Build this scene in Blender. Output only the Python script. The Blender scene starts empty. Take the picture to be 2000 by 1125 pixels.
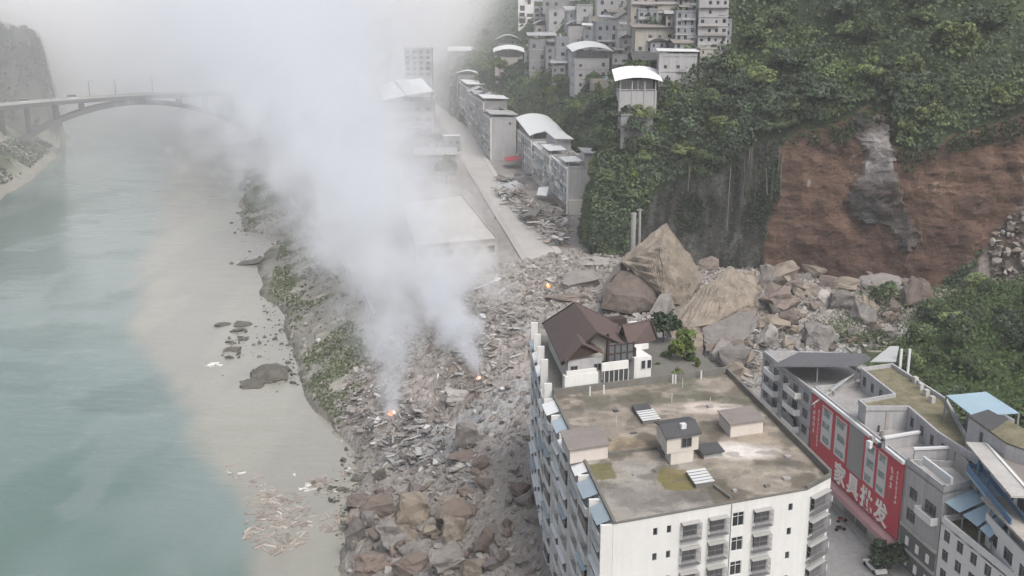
import bpy, bmesh, math, random
import numpy as np
from mathutils import Vector, Matrix

R = random.Random(11)
NP = np.random.RandomState(7)
SC = bpy.context.scene
COL = SC.collection

# ---------------------------------------------------------------- camera, world, sun, exposure
CAM_H = 100.0
PITCH = math.radians(14.5)
FPX = 2100.0
cam_d = bpy.data.cameras.new('camera')
cam_d.sensor_width = 36.0
cam_d.lens = 36.0 * FPX / 2000.0
cam_d.clip_start = 1.0
cam_d.clip_end = 6000.0
cam = bpy.data.objects.new('camera', cam_d)
COL.objects.link(cam)
cam.location = (0, 0, CAM_H)
cam.rotation_euler = (math.radians(90) - PITCH, 0, 0)
SC.camera = cam

SUN_DIR = Vector((0.30, -0.55, 0.85)).normalized()
world = bpy.data.worlds.new('World')
SC.world = world
world.use_nodes = True
wn, wl = world.node_tree.nodes, world.node_tree.links
wn.clear()
sky = wn.new('ShaderNodeTexSky')
sky.sky_type = 'NISHITA'
sky.sun_disc = False
sky.sun_elevation = math.asin(SUN_DIR.z)
sky.sun_rotation = math.atan2(SUN_DIR.x, SUN_DIR.y)
sky.air_density = 1.0
sky.dust_density = 6.0
sky.ozone_density = 1.0
hsv = wn.new('ShaderNodeHueSaturation')
hsv.inputs['Saturation'].default_value = 0.55
bg = wn.new('ShaderNodeBackground')
bg.inputs['Strength'].default_value = 0.15
wo = wn.new('ShaderNodeOutputWorld')
wl.new(sky.outputs[0], hsv.inputs['Color'])
wl.new(hsv.outputs[0], bg.inputs['Color'])
wl.new(bg.outputs[0], wo.inputs['Surface'])

sun_d = bpy.data.lights.new('sun', 'SUN')
sun_d.energy = 1.2
sun_d.angle = math.radians(25)
sun_d.color = (1.0, 0.965, 0.92)
sun = bpy.data.objects.new('sun', sun_d)
COL.objects.link(sun)
sun.location = (0, 0, 400)
sun.rotation_euler = SUN_DIR.to_track_quat('Z', 'Y').to_euler()

SC.view_settings.view_transform = 'Standard'
SC.view_settings.look = 'None'
SC.view_settings.gamma = 1.0
SC.view_settings.use_curve_mapping = False
SC.view_settings.exposure = 0.36
SC.render.engine = 'CYCLES'
SC.cycles.max_bounces = 14
SC.cycles.diffuse_bounces = 3
SC.cycles.glossy_bounces = 2
SC.cycles.transmission_bounces = 2
SC.cycles.transparent_max_bounces = 12
SC.cycles.volume_bounces = 8
SC.cycles.use_adaptive_sampling = True
SC.cycles.adaptive_threshold = 0.025
SC.cycles.adaptive_min_samples = 16
SC.cycles.volume_step_rate = 1.0
SC.cycles.volume_max_steps = 256
SC.cycles.use_denoising = True

# ---------------------------------------------------------------- geometry helpers
def ray(px, py):
    a = (px - 1000) / FPX
    b = -(py - 562.5) / FPX
    return (a, math.cos(PITCH) + b * math.sin(PITCH), -math.sin(PITCH) + b * math.cos(PITCH))

def at(px, py, z):
    """where the sight line meets the level z"""
    r = ray(px, py)
    t = (z - CAM_H) / r[2]
    return (r[0] * t, r[1] * t, z)

def atd(px, py, Y):
    """where the sight line meets the distance Y"""
    r = ray(px, py)
    t = Y / r[1]
    return (r[0] * t, Y, CAM_H + r[2] * t)

def pix(x, y, z):
    d = z - CAM_H
    f = y * math.cos(PITCH) - d * math.sin(PITCH)
    u = y * math.sin(PITCH) + d * math.cos(PITCH)
    return 1000 + FPX * x / f, 562.5 - FPX * u / f

def _hash(ix, iy, iz):
    h = (ix.astype(np.int64) * 374761393 + iy.astype(np.int64) * 668265263 + iz.astype(np.int64) * 2147483647 * 3) & 0xffffffff
    h = ((h ^ (h >> 13)) * 1274126177) & 0xffffffff
    h = h ^ (h >> 16)
    return (h & 0xffff) / 65535.0

def vnoise(x, y, z=None):
    x = np.asarray(x, float); y = np.asarray(y, float)
    z = np.zeros_like(x) if z is None else np.asarray(z, float)
    ix, iy, iz = np.floor(x), np.floor(y), np.floor(z)
    fx, fy, fz = x - ix, y - iy, z - iz
    fx, fy, fz = [f * f * (3 - 2 * f) for f in (fx, fy, fz)]
    r = 0
    for a in (0, 1):
        for b in (0, 1):
            for c in (0, 1):
                w = (fx if a else 1 - fx) * (fy if b else 1 - fy) * (fz if c else 1 - fz)
                r = r + w * _hash(ix + a, iy + b, iz + c)
    return r

def fbm(x, y, z=None, o=4):
    r = 0; a = 1.0; t = 0; s = 1.0
    x = np.asarray(x, float); y = np.asarray(y, float); z = None if z is None else np.asarray(z, float)
    for k in range(o):
        c, q = math.cos(.6 + 1.1 * k), math.sin(.6 + 1.1 * k)
        u, v = x * c - y * q, x * q + y * c
        if z is not None:
            v, w = v * .8 - z * .6, v * .6 + z * .8
            r = r + a * vnoise(u * s + 17.3 * k, v * s + 5.1 * k, w * s)
        else:
            r = r + a * vnoise(u * s + 17.3 * k, v * s + 5.1 * k)
        t += a; a *= 0.5; s *= 2.03
    return r / t - 0.5

def sstep(a, b, x):
    t = np.clip((np.asarray(x, float) - a) / (b - a), 0, 1)
    return t * t * (3 - 2 * t)

def inpoly(px, py, poly):
    px = np.asarray(px, float); py = np.asarray(py, float)
    c = np.zeros(px.shape, bool)
    n = len(poly)
    for i in range(n):
        x1, y1 = poly[i]; x2, y2 = poly[(i + 1) % n]
        if y1 == y2:
            continue
        k = ((y1 > py) != (y2 > py)) & (px < (x2 - x1) * (py - y1) / (y2 - y1) + x1)
        c ^= k
    return c

ORG = {}
def empty(name, loc):
    o = bpy.data.objects.new(name, None)
    o.empty_display_size = 0.5
    COL.objects.link(o)
    o.location = loc
    ORG[o.name] = Vector(loc)
    return o

def tag(o, label=None, cat=None, group=None, kind=None):
    if label: o['label'] = label
    if cat: o['category'] = cat
    if group: o['group'] = group
    if kind: o['kind'] = kind
    return o

def thing(name, label, cat, loc, group=None):
    return tag(empty(name, loc), label, cat, group)

def mesh_np(name, V, F, mats, cols=None, smooth=False, parent=None, loc=None):
    """mesh from numpy: V (n,3), F (m,k) all faces of one size; cols (n,3) per vertex"""
    V = np.asarray(V, np.float32); F = np.asarray(F, np.int32)
    me = bpy.data.meshes.new(name)
    n, k = F.shape
    me.vertices.add(len(V)); me.vertices.foreach_set('co', V.ravel())
    me.loops.add(n * k); me.loops.foreach_set('vertex_index', F.ravel())
    me.polygons.add(n)
    me.polygons.foreach_set('loop_start', np.arange(0, n * k, k, dtype=np.int32))
    me.polygons.foreach_set('use_smooth', np.full(n, smooth, bool))
    me.update(calc_edges=True)
    if cols is not None:
        ca = me.color_attributes.new('Col', 'FLOAT_COLOR', 'POINT')
        c4 = np.ones((len(V), 4), np.float32); c4[:, :3] = cols
        ca.data.foreach_set('color', c4.ravel())
    for m in (mats if isinstance(mats, (list, tuple)) else [mats]):
        me.materials.append(m)
    o = bpy.data.objects.new(name, me)
    COL.objects.link(o)
    if loc is not None: o.location = loc
    if parent is not None:
        o.parent = parent
    return o

class MB:
    def __init__(s):
        s.v = []; s.f = []; s.m = []
    def poly(s, pts, m=0):
        i = len(s.v); s.v += [tuple(p) for p in pts]
        s.f.append(tuple(range(i, i + len(pts)))); s.m.append(m); return s
    def hexa(s, p, m=0):
        """8 points: bottom 4 CCW, top 4 CCW"""
        i = len(s.v); s.v += [tuple(q) for q in p]
        for f in ((3, 2, 1, 0), (4, 5, 6, 7), (0, 1, 5, 4), (1, 2, 6, 5), (2, 3, 7, 6), (3, 0, 4, 7)):
            s.f.append(tuple(i + k for k in f)); s.m.append(m)
        return s
    def box(s, x0, y0, z0, x1, y1, z1, m=0):
        return s.hexa([(x0, y0, z0), (x1, y0, z0), (x1, y1, z0), (x0, y1, z0), (x0, y0, z1), (x1, y0, z1), (x1, y1, z1), (x0, y1, z1)], m)
    def obox(s, P, d, u0, u1, n0, n1, z0, z1, m=0):
        """box along plan direction d from P; n is outward (right of d)"""
        dx, dy = d; nx, ny = dy, -dx
        q = lambda u, n, z: (P[0] + dx * u + nx * n, P[1] + dy * u + ny * n, z)
        return s.hexa([q(u0, n1, z0), q(u1, n1, z0), q(u1, n0, z0), q(u0, n0, z0), q(u0, n1, z1), q(u1, n1, z1), q(u1, n0, z1), q(u0, n0, z1)], m)
    def prism(s, poly, z0, z1, m=0):
        i = len(s.v); n = len(poly)
        s.v += [(p[0], p[1], z0) for p in poly] + [(p[0], p[1], z1) for p in poly]
        s.f.append(tuple(i + k for k in reversed(range(n)))); s.f.append(tuple(i + n + k for k in range(n))); s.m += [m, m]
        for k in range(n):
            s.f.append((i + k, i + (k + 1) % n, i + n + (k + 1) % n, i + n + k)); s.m.append(m)
        return s
    def slab(s, pts, t, m=0):
        """polygon of 3D points thickened downward by t"""
        i = len(s.v); n = len(pts)
        s.v += [tuple(p) for p in pts] + [(p[0], p[1], p[2] - t) for p in pts]
        s.f.append(tuple(i + k for k in range(n))); s.f.append(tuple(i + n + k for k in reversed(range(n)))); s.m += [m, m]
        for k in range(n):
            s.f.append((i + k, i + n + k, i + n + (k + 1) % n, i + (k + 1) % n)); s.m.append(m)
        return s
    def bar(s, p, q, r, n=4, r2=None, m=0):
        p, q = Vector(p), Vector(q); r2 = r if r2 is None else r2
        d = (q - p); d.normalize()
        a = d.orthogonal().normalized(); b = d.cross(a)
        i = len(s.v)
        for c, rr in ((p, r), (q, r2)):
            for k in range(n):
                t = 2 * math.pi * (k + .5) / n
                s.v.append(tuple(c + a * (math.cos(t) * rr) + b * (math.sin(t) * rr)))
        for k in range(n):
            s.f.append((i + k, i + (k + 1) % n, i + n + (k + 1) % n, i + n + k)); s.m.append(m)
        s.f.append(tuple(i + k for k in reversed(range(n)))); s.f.append(tuple(i + n + k for k in range(n))); s.m += [m, m]
        return s
    def build(s, name, mats, parent=None, smooth=False, local=False):
        if not s.f: return None
        me = bpy.data.meshes.new(name)
        off = Vector((0, 0, 0))
        if parent is not None and not local:
            p = parent
            while p.parent is not None: p = p.parent
            off = ORG.get(p.name, Vector((0, 0, 0)))
        me.from_pydata([(x - off.x, y - off.y, z - off.z) for x, y, z in s.v], [], s.f)
        mats = mats if isinstance(mats, (list, tuple)) else [mats]
        for m in mats: me.materials.append(m)
        me.polygons.foreach_set('material_index', s.m)
        if smooth: me.polygons.foreach_set('use_smooth', [True] * len(s.f))
        me.update()
        o = bpy.data.objects.new(name, me)
        COL.objects.link(o)
        if parent is not None: o.parent = parent
        return o

# ---------------------------------------------------------------- materials
def N(nt, t, **kw):
    n = nt.nodes.new(t)
    for k, v in kw.items(): setattr(n, k, v)
    return n

def math_n(nt, op, a, b=None, clamp=False):
    n = N(nt, 'ShaderNodeMath', operation=op, use_clamp=clamp)
    for i, v in enumerate((a, b)):
        if v is None: continue
        if isinstance(v, (int, float)): n.inputs[i].default_value = v
        else: nt.links.new(v, n.inputs[i])
    return n.outputs[0]

def mat(name, col, rough=.85, var=.22, scale=.6, bump=.15, attr=False, streak=0.0, objvar=0.0, spec=.3, stripe=None, metal=0.0, fine=8.0, bscale=None, cracks=0):
    m = bpy.data.materials.new(name); m.use_nodes = True
    nt = m.node_tree; nt.nodes.clear(); L = nt.links.new
    out = N(nt, 'ShaderNodeOutputMaterial'); b = N(nt, 'ShaderNodeBsdfPrincipled')
    L(b.outputs[0], out.inputs[0])
    b.inputs['Roughness'].default_value = rough
    b.inputs['Specular IOR Level'].default_value = spec
    b.inputs['Metallic'].default_value = metal
    tc = N(nt, 'ShaderNodeTexCoord')
    n1 = N(nt, 'ShaderNodeTexNoise'); n1.inputs['Scale'].default_value = scale; n1.inputs['Detail'].default_value = 5; n1.inputs['Roughness'].default_value = .6
    n2 = N(nt, 'ShaderNodeTexNoise'); n2.inputs['Scale'].default_value = scale * fine; n2.inputs['Detail'].default_value = 4
    L(tc.outputs['Object'], n1.inputs['Vector']); L(tc.outputs['Object'], n2.inputs['Vector'])
    f = math_n(nt, 'ADD', math_n(nt, 'MULTIPLY', math_n(nt, 'SUBTRACT', n1.outputs[0], .5), 2.6 * var), math_n(nt, 'MULTIPLY', math_n(nt, 'SUBTRACT', n2.outputs[0], .5), 1.6 * var))
    if streak:
        mp = N(nt, 'ShaderNodeMapping'); mp.inputs['Scale'].default_value = (1.6, 1.6, .09)
        L(tc.outputs['Object'], mp.inputs['Vector'])
        n3 = N(nt, 'ShaderNodeTexNoise'); n3.inputs['Scale'].default_value = 1.0; n3.inputs['Detail'].default_value = 5
        L(mp.outputs[0], n3.inputs['Vector'])
        f = math_n(nt, 'ADD', f, math_n(nt, 'MULTIPLY', math_n(nt, 'SUBTRACT', n3.outputs[0], .5), 2.4 * streak))
    if stripe:
        # bedding: bands along a tilted axis
        mp = N(nt, 'ShaderNodeMapping'); mp.inputs['Rotation'].default_value = stripe[0]; mp.inputs['Scale'].default_value = stripe[1]
        L(tc.outputs['Object'], mp.inputs['Vector'])
        n4 = N(nt, 'ShaderNodeTexNoise'); n4.inputs['Scale'].default_value = 1.0; n4.inputs['Detail'].default_value = 6
        L(mp.outputs[0], n4.inputs['Vector'])
        f = math_n(nt, 'ADD', f, math_n(nt, 'MULTIPLY', math_n(nt, 'SUBTRACT', n4.outputs[0], .5), 2 * stripe[2]))
    if objvar:
        oi = N(nt, 'ShaderNodeObjectInfo')
        f = math_n(nt, 'ADD', f, math_n(nt, 'MULTIPLY', math_n(nt, 'SUBTRACT', oi.outputs['Random'], .5), 2 * objvar))
    f = math_n(nt, 'MULTIPLY', math_n(nt, 'MAXIMUM', math_n(nt, 'ADD', f, 1.0), .12), .86)
    if cracks:
        vo = N(nt, 'ShaderNodeTexVoronoi', feature='DISTANCE_TO_EDGE'); vo.inputs['Scale'].default_value = cracks
        wv = N(nt, 'ShaderNodeVectorMath', operation='ADD'); wn_ = N(nt, 'ShaderNodeTexNoise'); wn_.inputs['Scale'].default_value = cracks * 1.7; wn_.inputs['Detail'].default_value = 4
        L(tc.outputs['Object'], wn_.inputs['Vector']); ws = N(nt, 'ShaderNodeVectorMath', operation='SCALE'); L(wn_.outputs['Color'], ws.inputs[0]); ws.inputs['Scale'].default_value = 2.4 / cracks
        L(tc.outputs['Object'], wv.inputs[0]); L(ws.outputs[0], wv.inputs[1]); L(wv.outputs[0], vo.inputs['Vector'])
        ck = math_n(nt, 'ADD', math_n(nt, 'MULTIPLY', vo.outputs['Distance'], 14.0, clamp=True), 0.0, clamp=True)
        f = math_n(nt, 'MULTIPLY', f, math_n(nt, 'ADD', math_n(nt, 'MULTIPLY', ck, .28), .72))
    vm = N(nt, 'ShaderNodeVectorMath', operation='SCALE')
    if attr:
        at_ = N(nt, 'ShaderNodeAttribute', attribute_name='Col'); L(at_.outputs['Color'], vm.inputs[0])
    else:
        vm.inputs[0].default_value = col[:3]
    L(f, vm.inputs['Scale'])
    L(vm.outputs[0], b.inputs['Base Color'])
    if bump:
        bp = N(nt, 'ShaderNodeBump'); bp.inputs['Strength'].default_value = min(1, bump * 2); bp.inputs['Distance'].default_value = bump
        n5 = N(nt, 'ShaderNodeTexNoise'); n5.inputs['Scale'].default_value = bscale or scale * 4; n5.inputs['Detail'].default_value = 6; n5.inputs['Roughness'].default_value = .65
        L(tc.outputs['Object'], n5.inputs['Vector'])
        L(n5.outputs[0], bp.inputs['Height']); L(bp.outputs[0], b.inputs['Normal'])
    return m

def glass_mat(name, col):
    m = mat(name, col, rough=.12, var=.25, scale=.35, bump=0, objvar=.45, spec=.6)
    return m

def emit_mat(name, col, s):
    m = bpy.data.materials.new(name); m.use_nodes = True
    nt = m.node_tree; nt.nodes.clear()
    e = N(nt, 'ShaderNodeEmission'); e.inputs[0].default_value = (*col, 1); e.inputs[1].default_value = s
    o = N(nt, 'ShaderNodeOutputMaterial'); nt.links.new(e.outputs[0], o.inputs[0])
    return m

M = {}
M['white_wall'] = mat('white_plaster', (.73, .735, .72), var=.06, scale=.25, streak=.08, bump=.02)
M['cream_wall'] = mat('cream_plaster', (.60, .57, .52), var=.06, scale=.4, streak=.08, bump=.02)
M['pink_wall'] = mat('pale_pink_plaster', (.62, .57, .53), var=.06, scale=.5, streak=.07, bump=.02)
M['grey_wall'] = mat('grey_render', (.27, .27, .28), var=.22, scale=.3, streak=.28, bump=.03)
M['pale_wall'] = mat('pale_grey_render', (.41, .41, .42), var=.16, scale=.3, streak=.24, bump=.03)
M['blue_grey_wall'] = mat('blue_grey_render', (.29, .31, .335), var=.2, scale=.3, streak=.26, bump=.03)
M['warm_wall'] = mat('beige_render', (.37, .35, .32), var=.2, scale=.3, streak=.28, bump=.03)
M['dark_wall'] = mat('dark_grey_cladding', (.15, .16, .16), var=.15, scale=.4, streak=.1, bump=.03)
M['concrete'] = mat('concrete', (.34, .33, .325), var=.3, scale=.3, streak=.06, bump=.03)
M['dark_concrete'] = mat('weathered_concrete', (.17, .165, .15), var=.25, scale=.5, streak=.15, bump=.04)
M['pale_concrete'] = mat('pale_concrete', (.46, .45, .435), var=.22, scale=.3, bump=.02)
M['moss_roof'] = mat('mossy_roof', (.19, .175, .115), var=.6, scale=.5, bump=.08)
M['roof_attr'] = mat('weathered_flat_roof', (.3, .3, .3), attr=True, var=.36, scale=.5, bump=.06, fine=7)
M['brown_roof'] = mat('brown_roof_tiles', (.125, .092, .085), var=.12, scale=.5, bump=.06, rough=.7)
M['dark_roof'] = mat('dark_grey_roof', (.085, .087, .092), var=.18, scale=.6, bump=.04)
M['grey_roof'] = mat('grey_brown_roof', (.24, .22, .205), var=.18, scale=.5, bump=.04)
M['tarp_roof'] = mat('dark_tarpaulin', (.15, .15, .16), var=.2, scale=.3, bump=.08, rough=.6)
M['metal_white'] = mat('white_sheet_metal', (.70, .72, .73), var=.05, scale=.3, rough=.5, bump=.02, streak=.03)
M['metal_bright'] = mat('bright_white_sheet_metal', (.86, .87, .88), var=.02, scale=.3, rough=.5, bump=.01)
M['metal_grey'] = mat('grey_sheet_metal', (.40, .41, .42), var=.1, scale=.3, rough=.5, bump=.02, streak=.05)
M['metal_blue'] = mat('pale_blue_sheet_metal', (.36, .49, .58), var=.1, scale=.3, rough=.45, bump=.02)
M['awning_blue'] = mat('faded_blue_awning', (.30, .37, .42), var=.12, scale=.6, rough=.6, bump=.02, objvar=.2)
M['blue_paint'] = mat('blue_painted_wall', (.13, .23, .36), var=.12, scale=.5, bump=.02)
M['frame'] = mat('grey_metal_bars', (.22, .22, .23), var=.15, scale=1, bump=0, rough=.5)
M['white_frame'] = mat('white_window_frame', (.62, .62, .61), var=.06, scale=1, bump=0, rough=.5)
M['dark_wood'] = mat('dark_brown_timber', (.06, .045, .04), var=.2, scale=1, bump=.02)
M['glass'] = glass_mat('dark_window_glass', (.035, .04, .045))
M['glass_pale'] = glass_mat('hazy_window_glass', (.09, .10, .11))
M['red_panel'] = mat('red_sign_vinyl', (.50, .065, .085), var=.07, scale=.25, rough=.55, bump=.01)
M['pink_panel'] = mat('faded_pink_sign', (.48, .30, .31), var=.12, scale=.5, rough=.55, bump=.01)
M['white_sign'] = mat('white_lettering', (.82, .80, .78), var=.04, scale=1, bump=0)
M['poster'] = mat('pale_poster_print', (.62, .62, .62), var=.1, scale=.5, bump=0)
M['poster_green'] = mat('green_poster_photo', (.27, .34, .32), var=.9, scale=1.2, bump=0)
M['stripe_panel'] = mat('ribbed_grey_cladding', (.36, .36, .35), var=.06, scale=.3, bump=.02)
M['asphalt'] = mat('dusty_asphalt', (.27, .27, .275), var=.28, scale=.14, bump=.03)
M['road'] = mat('pale_dusty_road', (.45, .435, .415), var=.2, scale=.09, bump=.03)
M['pavement'] = mat('pavement_slabs', (.40, .39, .38), var=.15, scale=.3, bump=.03)
M['terrain'] = mat('rubble_and_earth', (.3, .3, .3), attr=True, var=.38, scale=.16, bump=.5, fine=9, bscale=1.3)
M['hill'] = mat('hillside_soil_and_rock', (.3, .3, .3), attr=True, var=.5, scale=.2, bump=1.0, fine=5, bscale=.8, stripe=((.1, .22, 0), (.2, .2, .45), .12))
M['rock_tan'] = mat('tan_bedded_rock', (.285, .245, .20), var=.3, scale=.3, bump=.5, objvar=.12, cracks=.13, stripe=((.5, .45, .2), (.25, .25, 1.1), .4))
M['rock_brown'] = mat('red_brown_rock', (.185, .152, .132), var=.36, scale=.5, bump=.4, objvar=.2, stripe=((.3, .7, .4), (.2, .2, 1.3), .2))
M['rock_grey'] = mat('grey_rock', (.215, .20, .19), var=.36, scale=.5, bump=.4, objvar=.22, stripe=((.6, .2, .4), (.2, .2, 1.3), .18))
M['rock_pale'] = mat('pale_rock', (.37, .35, .33), var=.25, scale=.5, bump=.25, objvar=.15)
M['rock_dark'] = mat('wet_dark_rock', (.115, .108, .092), var=.7, scale=.5, bump=.4, rough=.6)
M['debris'] = mat('broken_debris', (.3, .3, .3), attr=True, var=.2, scale=.5, bump=.03)
M['leaf'] = mat('foliage', (.1, .1, .1), attr=True, var=.22, scale=.12, bump=0, objvar=.30, rough=.75, spec=.1)
M['bark'] = mat('bark', (.13, .105, .085), var=.25, scale=1.5, bump=.05)
M['vine'] = mat('hanging_vines', (.2, .2, .2), attr=True, var=.3, scale=.3, bump=0, rough=.8, spec=.1)
M['steel'] = mat('painted_steel', (.30, .31, .32), var=.1, scale=1, bump=0, rough=.5)
M['bridge'] = mat('bridge_concrete', (.10, .10, .105), var=.15, scale=.1, bump=.03, streak=.08)
M['car_white'] = mat('white_car_paint', (.75, .75, .75), var=.02, rough=.3, bump=0, spec=.5)
M['car_dark'] = mat('dark_car_paint', (.05, .05, .06), var=.05, rough=.3, bump=0, spec=.5)
M['car_red'] = mat('red_bike_paint', (.28, .08, .07), var=.08, rough=.4, bump=0, spec=.5)
M['rubber'] = mat('black_rubber', (.02, .02, .02), var=.1, bump=0)
M['cloth_dark'] = mat('dark_clothing', (.04, .045, .06), var=.1, bump=0)
M['skin'] = mat('skin', (.45, .28, .2), var=.05, bump=0)
M['flame'] = emit_mat('flame', (1.0, .30, .08), 2.2)
M['flame_core'] = emit_mat('flame_core', (1.0, .72, .5), 3.2)
M['plant_yellow'] = M['leaf']
# ---------------------------------------------------------------- terrain
SH = np.array([(60, -29), (177, -31.5), (191, -32.5), (210, -33.7), (234, -36), (254, -45), (285, -58.8), (335, -72.4), (360, -80), (381, -90), (425, -100), (471, -103), (482, -106), (492, -126), (507, -130), (570, -144), (640, -160), (695, -173), (900, -215), (1200, -300), (1800, -440)], float)
WL = np.array([(60, 2), (180, -4), (240, -22), *[at(*p, 9.5)[1::-1] for p in ((735, 660), (690, 545), (625, 455), (592, 430))], (520, -110), (600, -128), (695, -150), (900, -190), (1800, -400)], float)
XL = np.array([(60, -330), (450, -288), (577, -279), (613, -285), (700, -306), (760, -322), (860, -352), (945, -392), (1200, -470), (1800, -600)], float)
def shore(y): return np.interp(y, SH[:, 0], SH[:, 1])
def wallx(y): return np.interp(y, WL[:, 0], WL[:, 1])
def leftx(y): return np.interp(y, XL[:, 0], XL[:, 1])
SLIDE = [at(*p, 15)[:2] for p in ((1050, 525), (1200, 485), (1500, 520), (1850, 545), (1980, 560), (1900, 610), (1760, 690), (1600, 735), (1480, 790), (1430, 735), (1300, 690), (1050, 660))] + \
        [(3, 190), (5, 160), (9, 112), (9, 90), (-45, 90)] + [at(*p, 4)[:2] for p in ((640, 1125), (690, 900), (640, 800), (740, 700))] + [at(*p, 14)[:2] for p in ((850, 590), (980, 540))]
FLAT = [(7.5, 60), (200, 60), (105, 175), (84, 205), (60, 224), (51, 222), (42, 190), (20, 196), (2.5, 193)]

def slide_mask(x, y):
    wx = x + 9 * fbm(x * .05, y * .05); wy = y + 9 * fbm(x * .05 + 9, y * .05 + 3)
    return inpoly(wx, wy, SLIDE).astype(float)

def ground_z(x, y, detail=True):
    x = np.asarray(x, float); y = np.asarray(y, float)
    dist = np.maximum(y, 80) / 300.0
    jag = 11 * fbm(x * .045 + 3, y * .03, o=4) * np.clip(dist, .5, 1.5)
    s = shore(y) + jag * sstep(170, 260, y) + 3 * fbm(x * .2, y * .2) * (1 - sstep(170, 260, y)); w = wallx(y)
    t = np.clip((x - s) / np.maximum(w - s, 3), -2, 2)
    bar = np.where(t > 0, 8.2 * np.clip(t, 0, 1) ** .9, np.maximum(-5, (x - s) * .25))
    # rock lumps in the shallows
    up = sstep(1, 34, x - w); up = np.where(x > w, .12 + .88 * up, 0)
    z = bar * (1 - up) + 18 * up
    near = 1 - sstep(255, 300, y)
    z2 = np.where(t > 0, 18 * np.clip((x - s) / 38.0, 0, 1) ** .72, bar)
    z = z * (1 - near) + z2 * near
    m = slide_mask(x, y)
    rough = np.where(x > s, 1, .3) * sstep(-1, 3, x - s)
    if detail:
        z = z + rough * (m * (4.2 * fbm(x * .09, y * .09, o=5) + 1.4 * np.abs(fbm(x * .42, y * .42, o=3)) * 2) + (1 - m) * sstep(3, 0, np.abs(t - .5) * 3) * 1.5 * fbm(x * .14, y * .14, o=5))
    z = z + m * (3.5 * np.exp(-(((x - 84) / 22) ** 2 + ((y - 292) / 26) ** 2)) + 2.0 * np.exp(-(((x - 62) / 48) ** 2 + ((y - 282) / 46) ** 2)) + 3 * np.exp(-(((x - 2) / 20) ** 2 + ((y - 262) / 50) ** 2)))
    # wooded knoll behind the street
    kn = sstep(0, 24, x - (84 + 7 * fbm(x * .04, y * .04)) - np.maximum(0, (y - 235)) * .42) * (1 - sstep(285, 305, y)) * sstep(110, 165, y)
    z = z + kn * (2.5 + np.clip((x - 86) * .12, 0, 9))
    fl = inpoly(x, y, FLAT)
    z = np.where(fl, 18.0 - .06, z)
    # left bank
    jl = 7 * fbm(x * .03, y * .03 + 40)
    dl = leftx(y) + jl - x
    zl = np.where(dl > 0, dl * .55 + 6 * fbm(x * .06, y * .06 + 7, o=5) * sstep(0, 15, dl), -5 + np.clip(dl + 30, 0, 30) * .16)
    cl = sstep(0, 16, -356 + 12 * fbm(y * .04, y * .01, o=3) - (y - 860) * .42 - x) * sstep(800, 835, y)
    rise = np.clip((-(.47 * y + 8) - x) * 1.3, 0, 95) * (dl > 12) * (1 - sstep(760, 860, y)) * (.8 + .6 * fbm(x * .03, y * .03))
    zl = np.where(dl > 0, np.minimum(zl, 36) + cl * (60 + 30 * fbm(x * .02, y * .02, o=3) + 22 * fbm(x * .09, y * .09, o=4)) + rise, zl)
    mid = (s + leftx(y)) * .5
    z = np.where(x < mid, zl, z)
    return z

def fan(ys, us):
    Y, U = np.meshgrid(ys, us, indexing='ij')
    return U * Y, Y
def grid_faces(a, b):
    i = np.arange(a - 1)[:, None] * b + np.arange(b - 1)[None, :]
    return np.stack([i, i + 1, i + b + 1, i + b], -1).reshape(-1, 4)

ys = np.concatenate([np.geomspace(85, 620, 430), np.geomspace(625, 1750, 80), np.geomspace(1800, 5500, 10)])
us = np.linspace(-.62, .62, 460)
X, Y = fan(ys, us)
x, y = X.ravel(), Y.ravel()
z = ground_z(x, y)
GZ = z.reshape(X.shape)
def ground_at(x, y):
    """height of the built ground sheet, looked up on its own grid"""
    x = np.asarray(x, float); y = np.asarray(y, float)
    i = np.clip(np.interp(y, ys_g, np.arange(len(ys_g))), 0, len(ys_g) - 1.001); j = np.clip((x / y - us_g[0]) / (us_g[1] - us_g[0]), 0, len(us_g) - 1.001)
    a, b = i.astype(int), j.astype(int); fi, fj = i - a, j - b
    return (GZ[a, b] * (1 - fj) + GZ[a, b + 1] * fj) * (1 - fi) + (GZ[a + 1, b] * (1 - fj) + GZ[a + 1, b + 1] * fj) * fi
ys_g, us_g = ys, us
s_m = slide_mask(x, y)
sx = shore(y); wx_ = wallx(y)
col = np.tile(np.array([.30, .285, .27]), (len(x), 1))                       # plain trampled earth
def mixc(c, m):
    global col
    col = col * (1 - m[:, None]) + np.array(c) * m[:, None]
n1 = fbm(x * .06, y * .06, o=4); n2 = fbm(x * .2 + 8, y * .2, o=3); n3 = fbm(x * .03 + 50, y * .03, o=3)
barm = ((x > sx - 25) & (x < wx_ + 1) & (y > 250)).astype(float)
mixc((.275, .265, .235), barm)
mixc((.18, .183, .135), barm * sstep(-.02, .16, n1 + .25 * n2) * (1 - sstep(.35, .8, (x - sx) / np.maximum(wx_ - sx, 5))))
mixc((.40, .38, .33), barm * sstep(.1, .2, n2))
mixc((.33, .31, .25), barm * sstep(440, 470, y) * (1 - sstep(560, 640, y)) * sstep(-.1, .1, n1))
mixc((.09, .09, .075), barm * (1 - sstep(.2, 1.6, z)) * sstep(-.3, .1, n2))
mixc((.30, .28, .258), s_m)
mixc((.36, .33, .315), s_m * sstep(.02, .16, n1))
mixc((.235, .205, .185), s_m * sstep(.02, .14, n3) * .9)
mixc((.34, .35, .36), s_m * sstep(.0, .1, fbm(x * .03 + 5, y * .03 + 80)) * (1 - sstep(250, 300, y)) * sstep(190, 215, y) * .8)
mixc((.06, .085, .035), ((x > 84) & (y < 300) & (y > 110) & (s_m < .5)).astype(float))
lb = (x < leftx(y) + 6).astype(float)
mixc((.30, .29, .25), lb)
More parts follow.
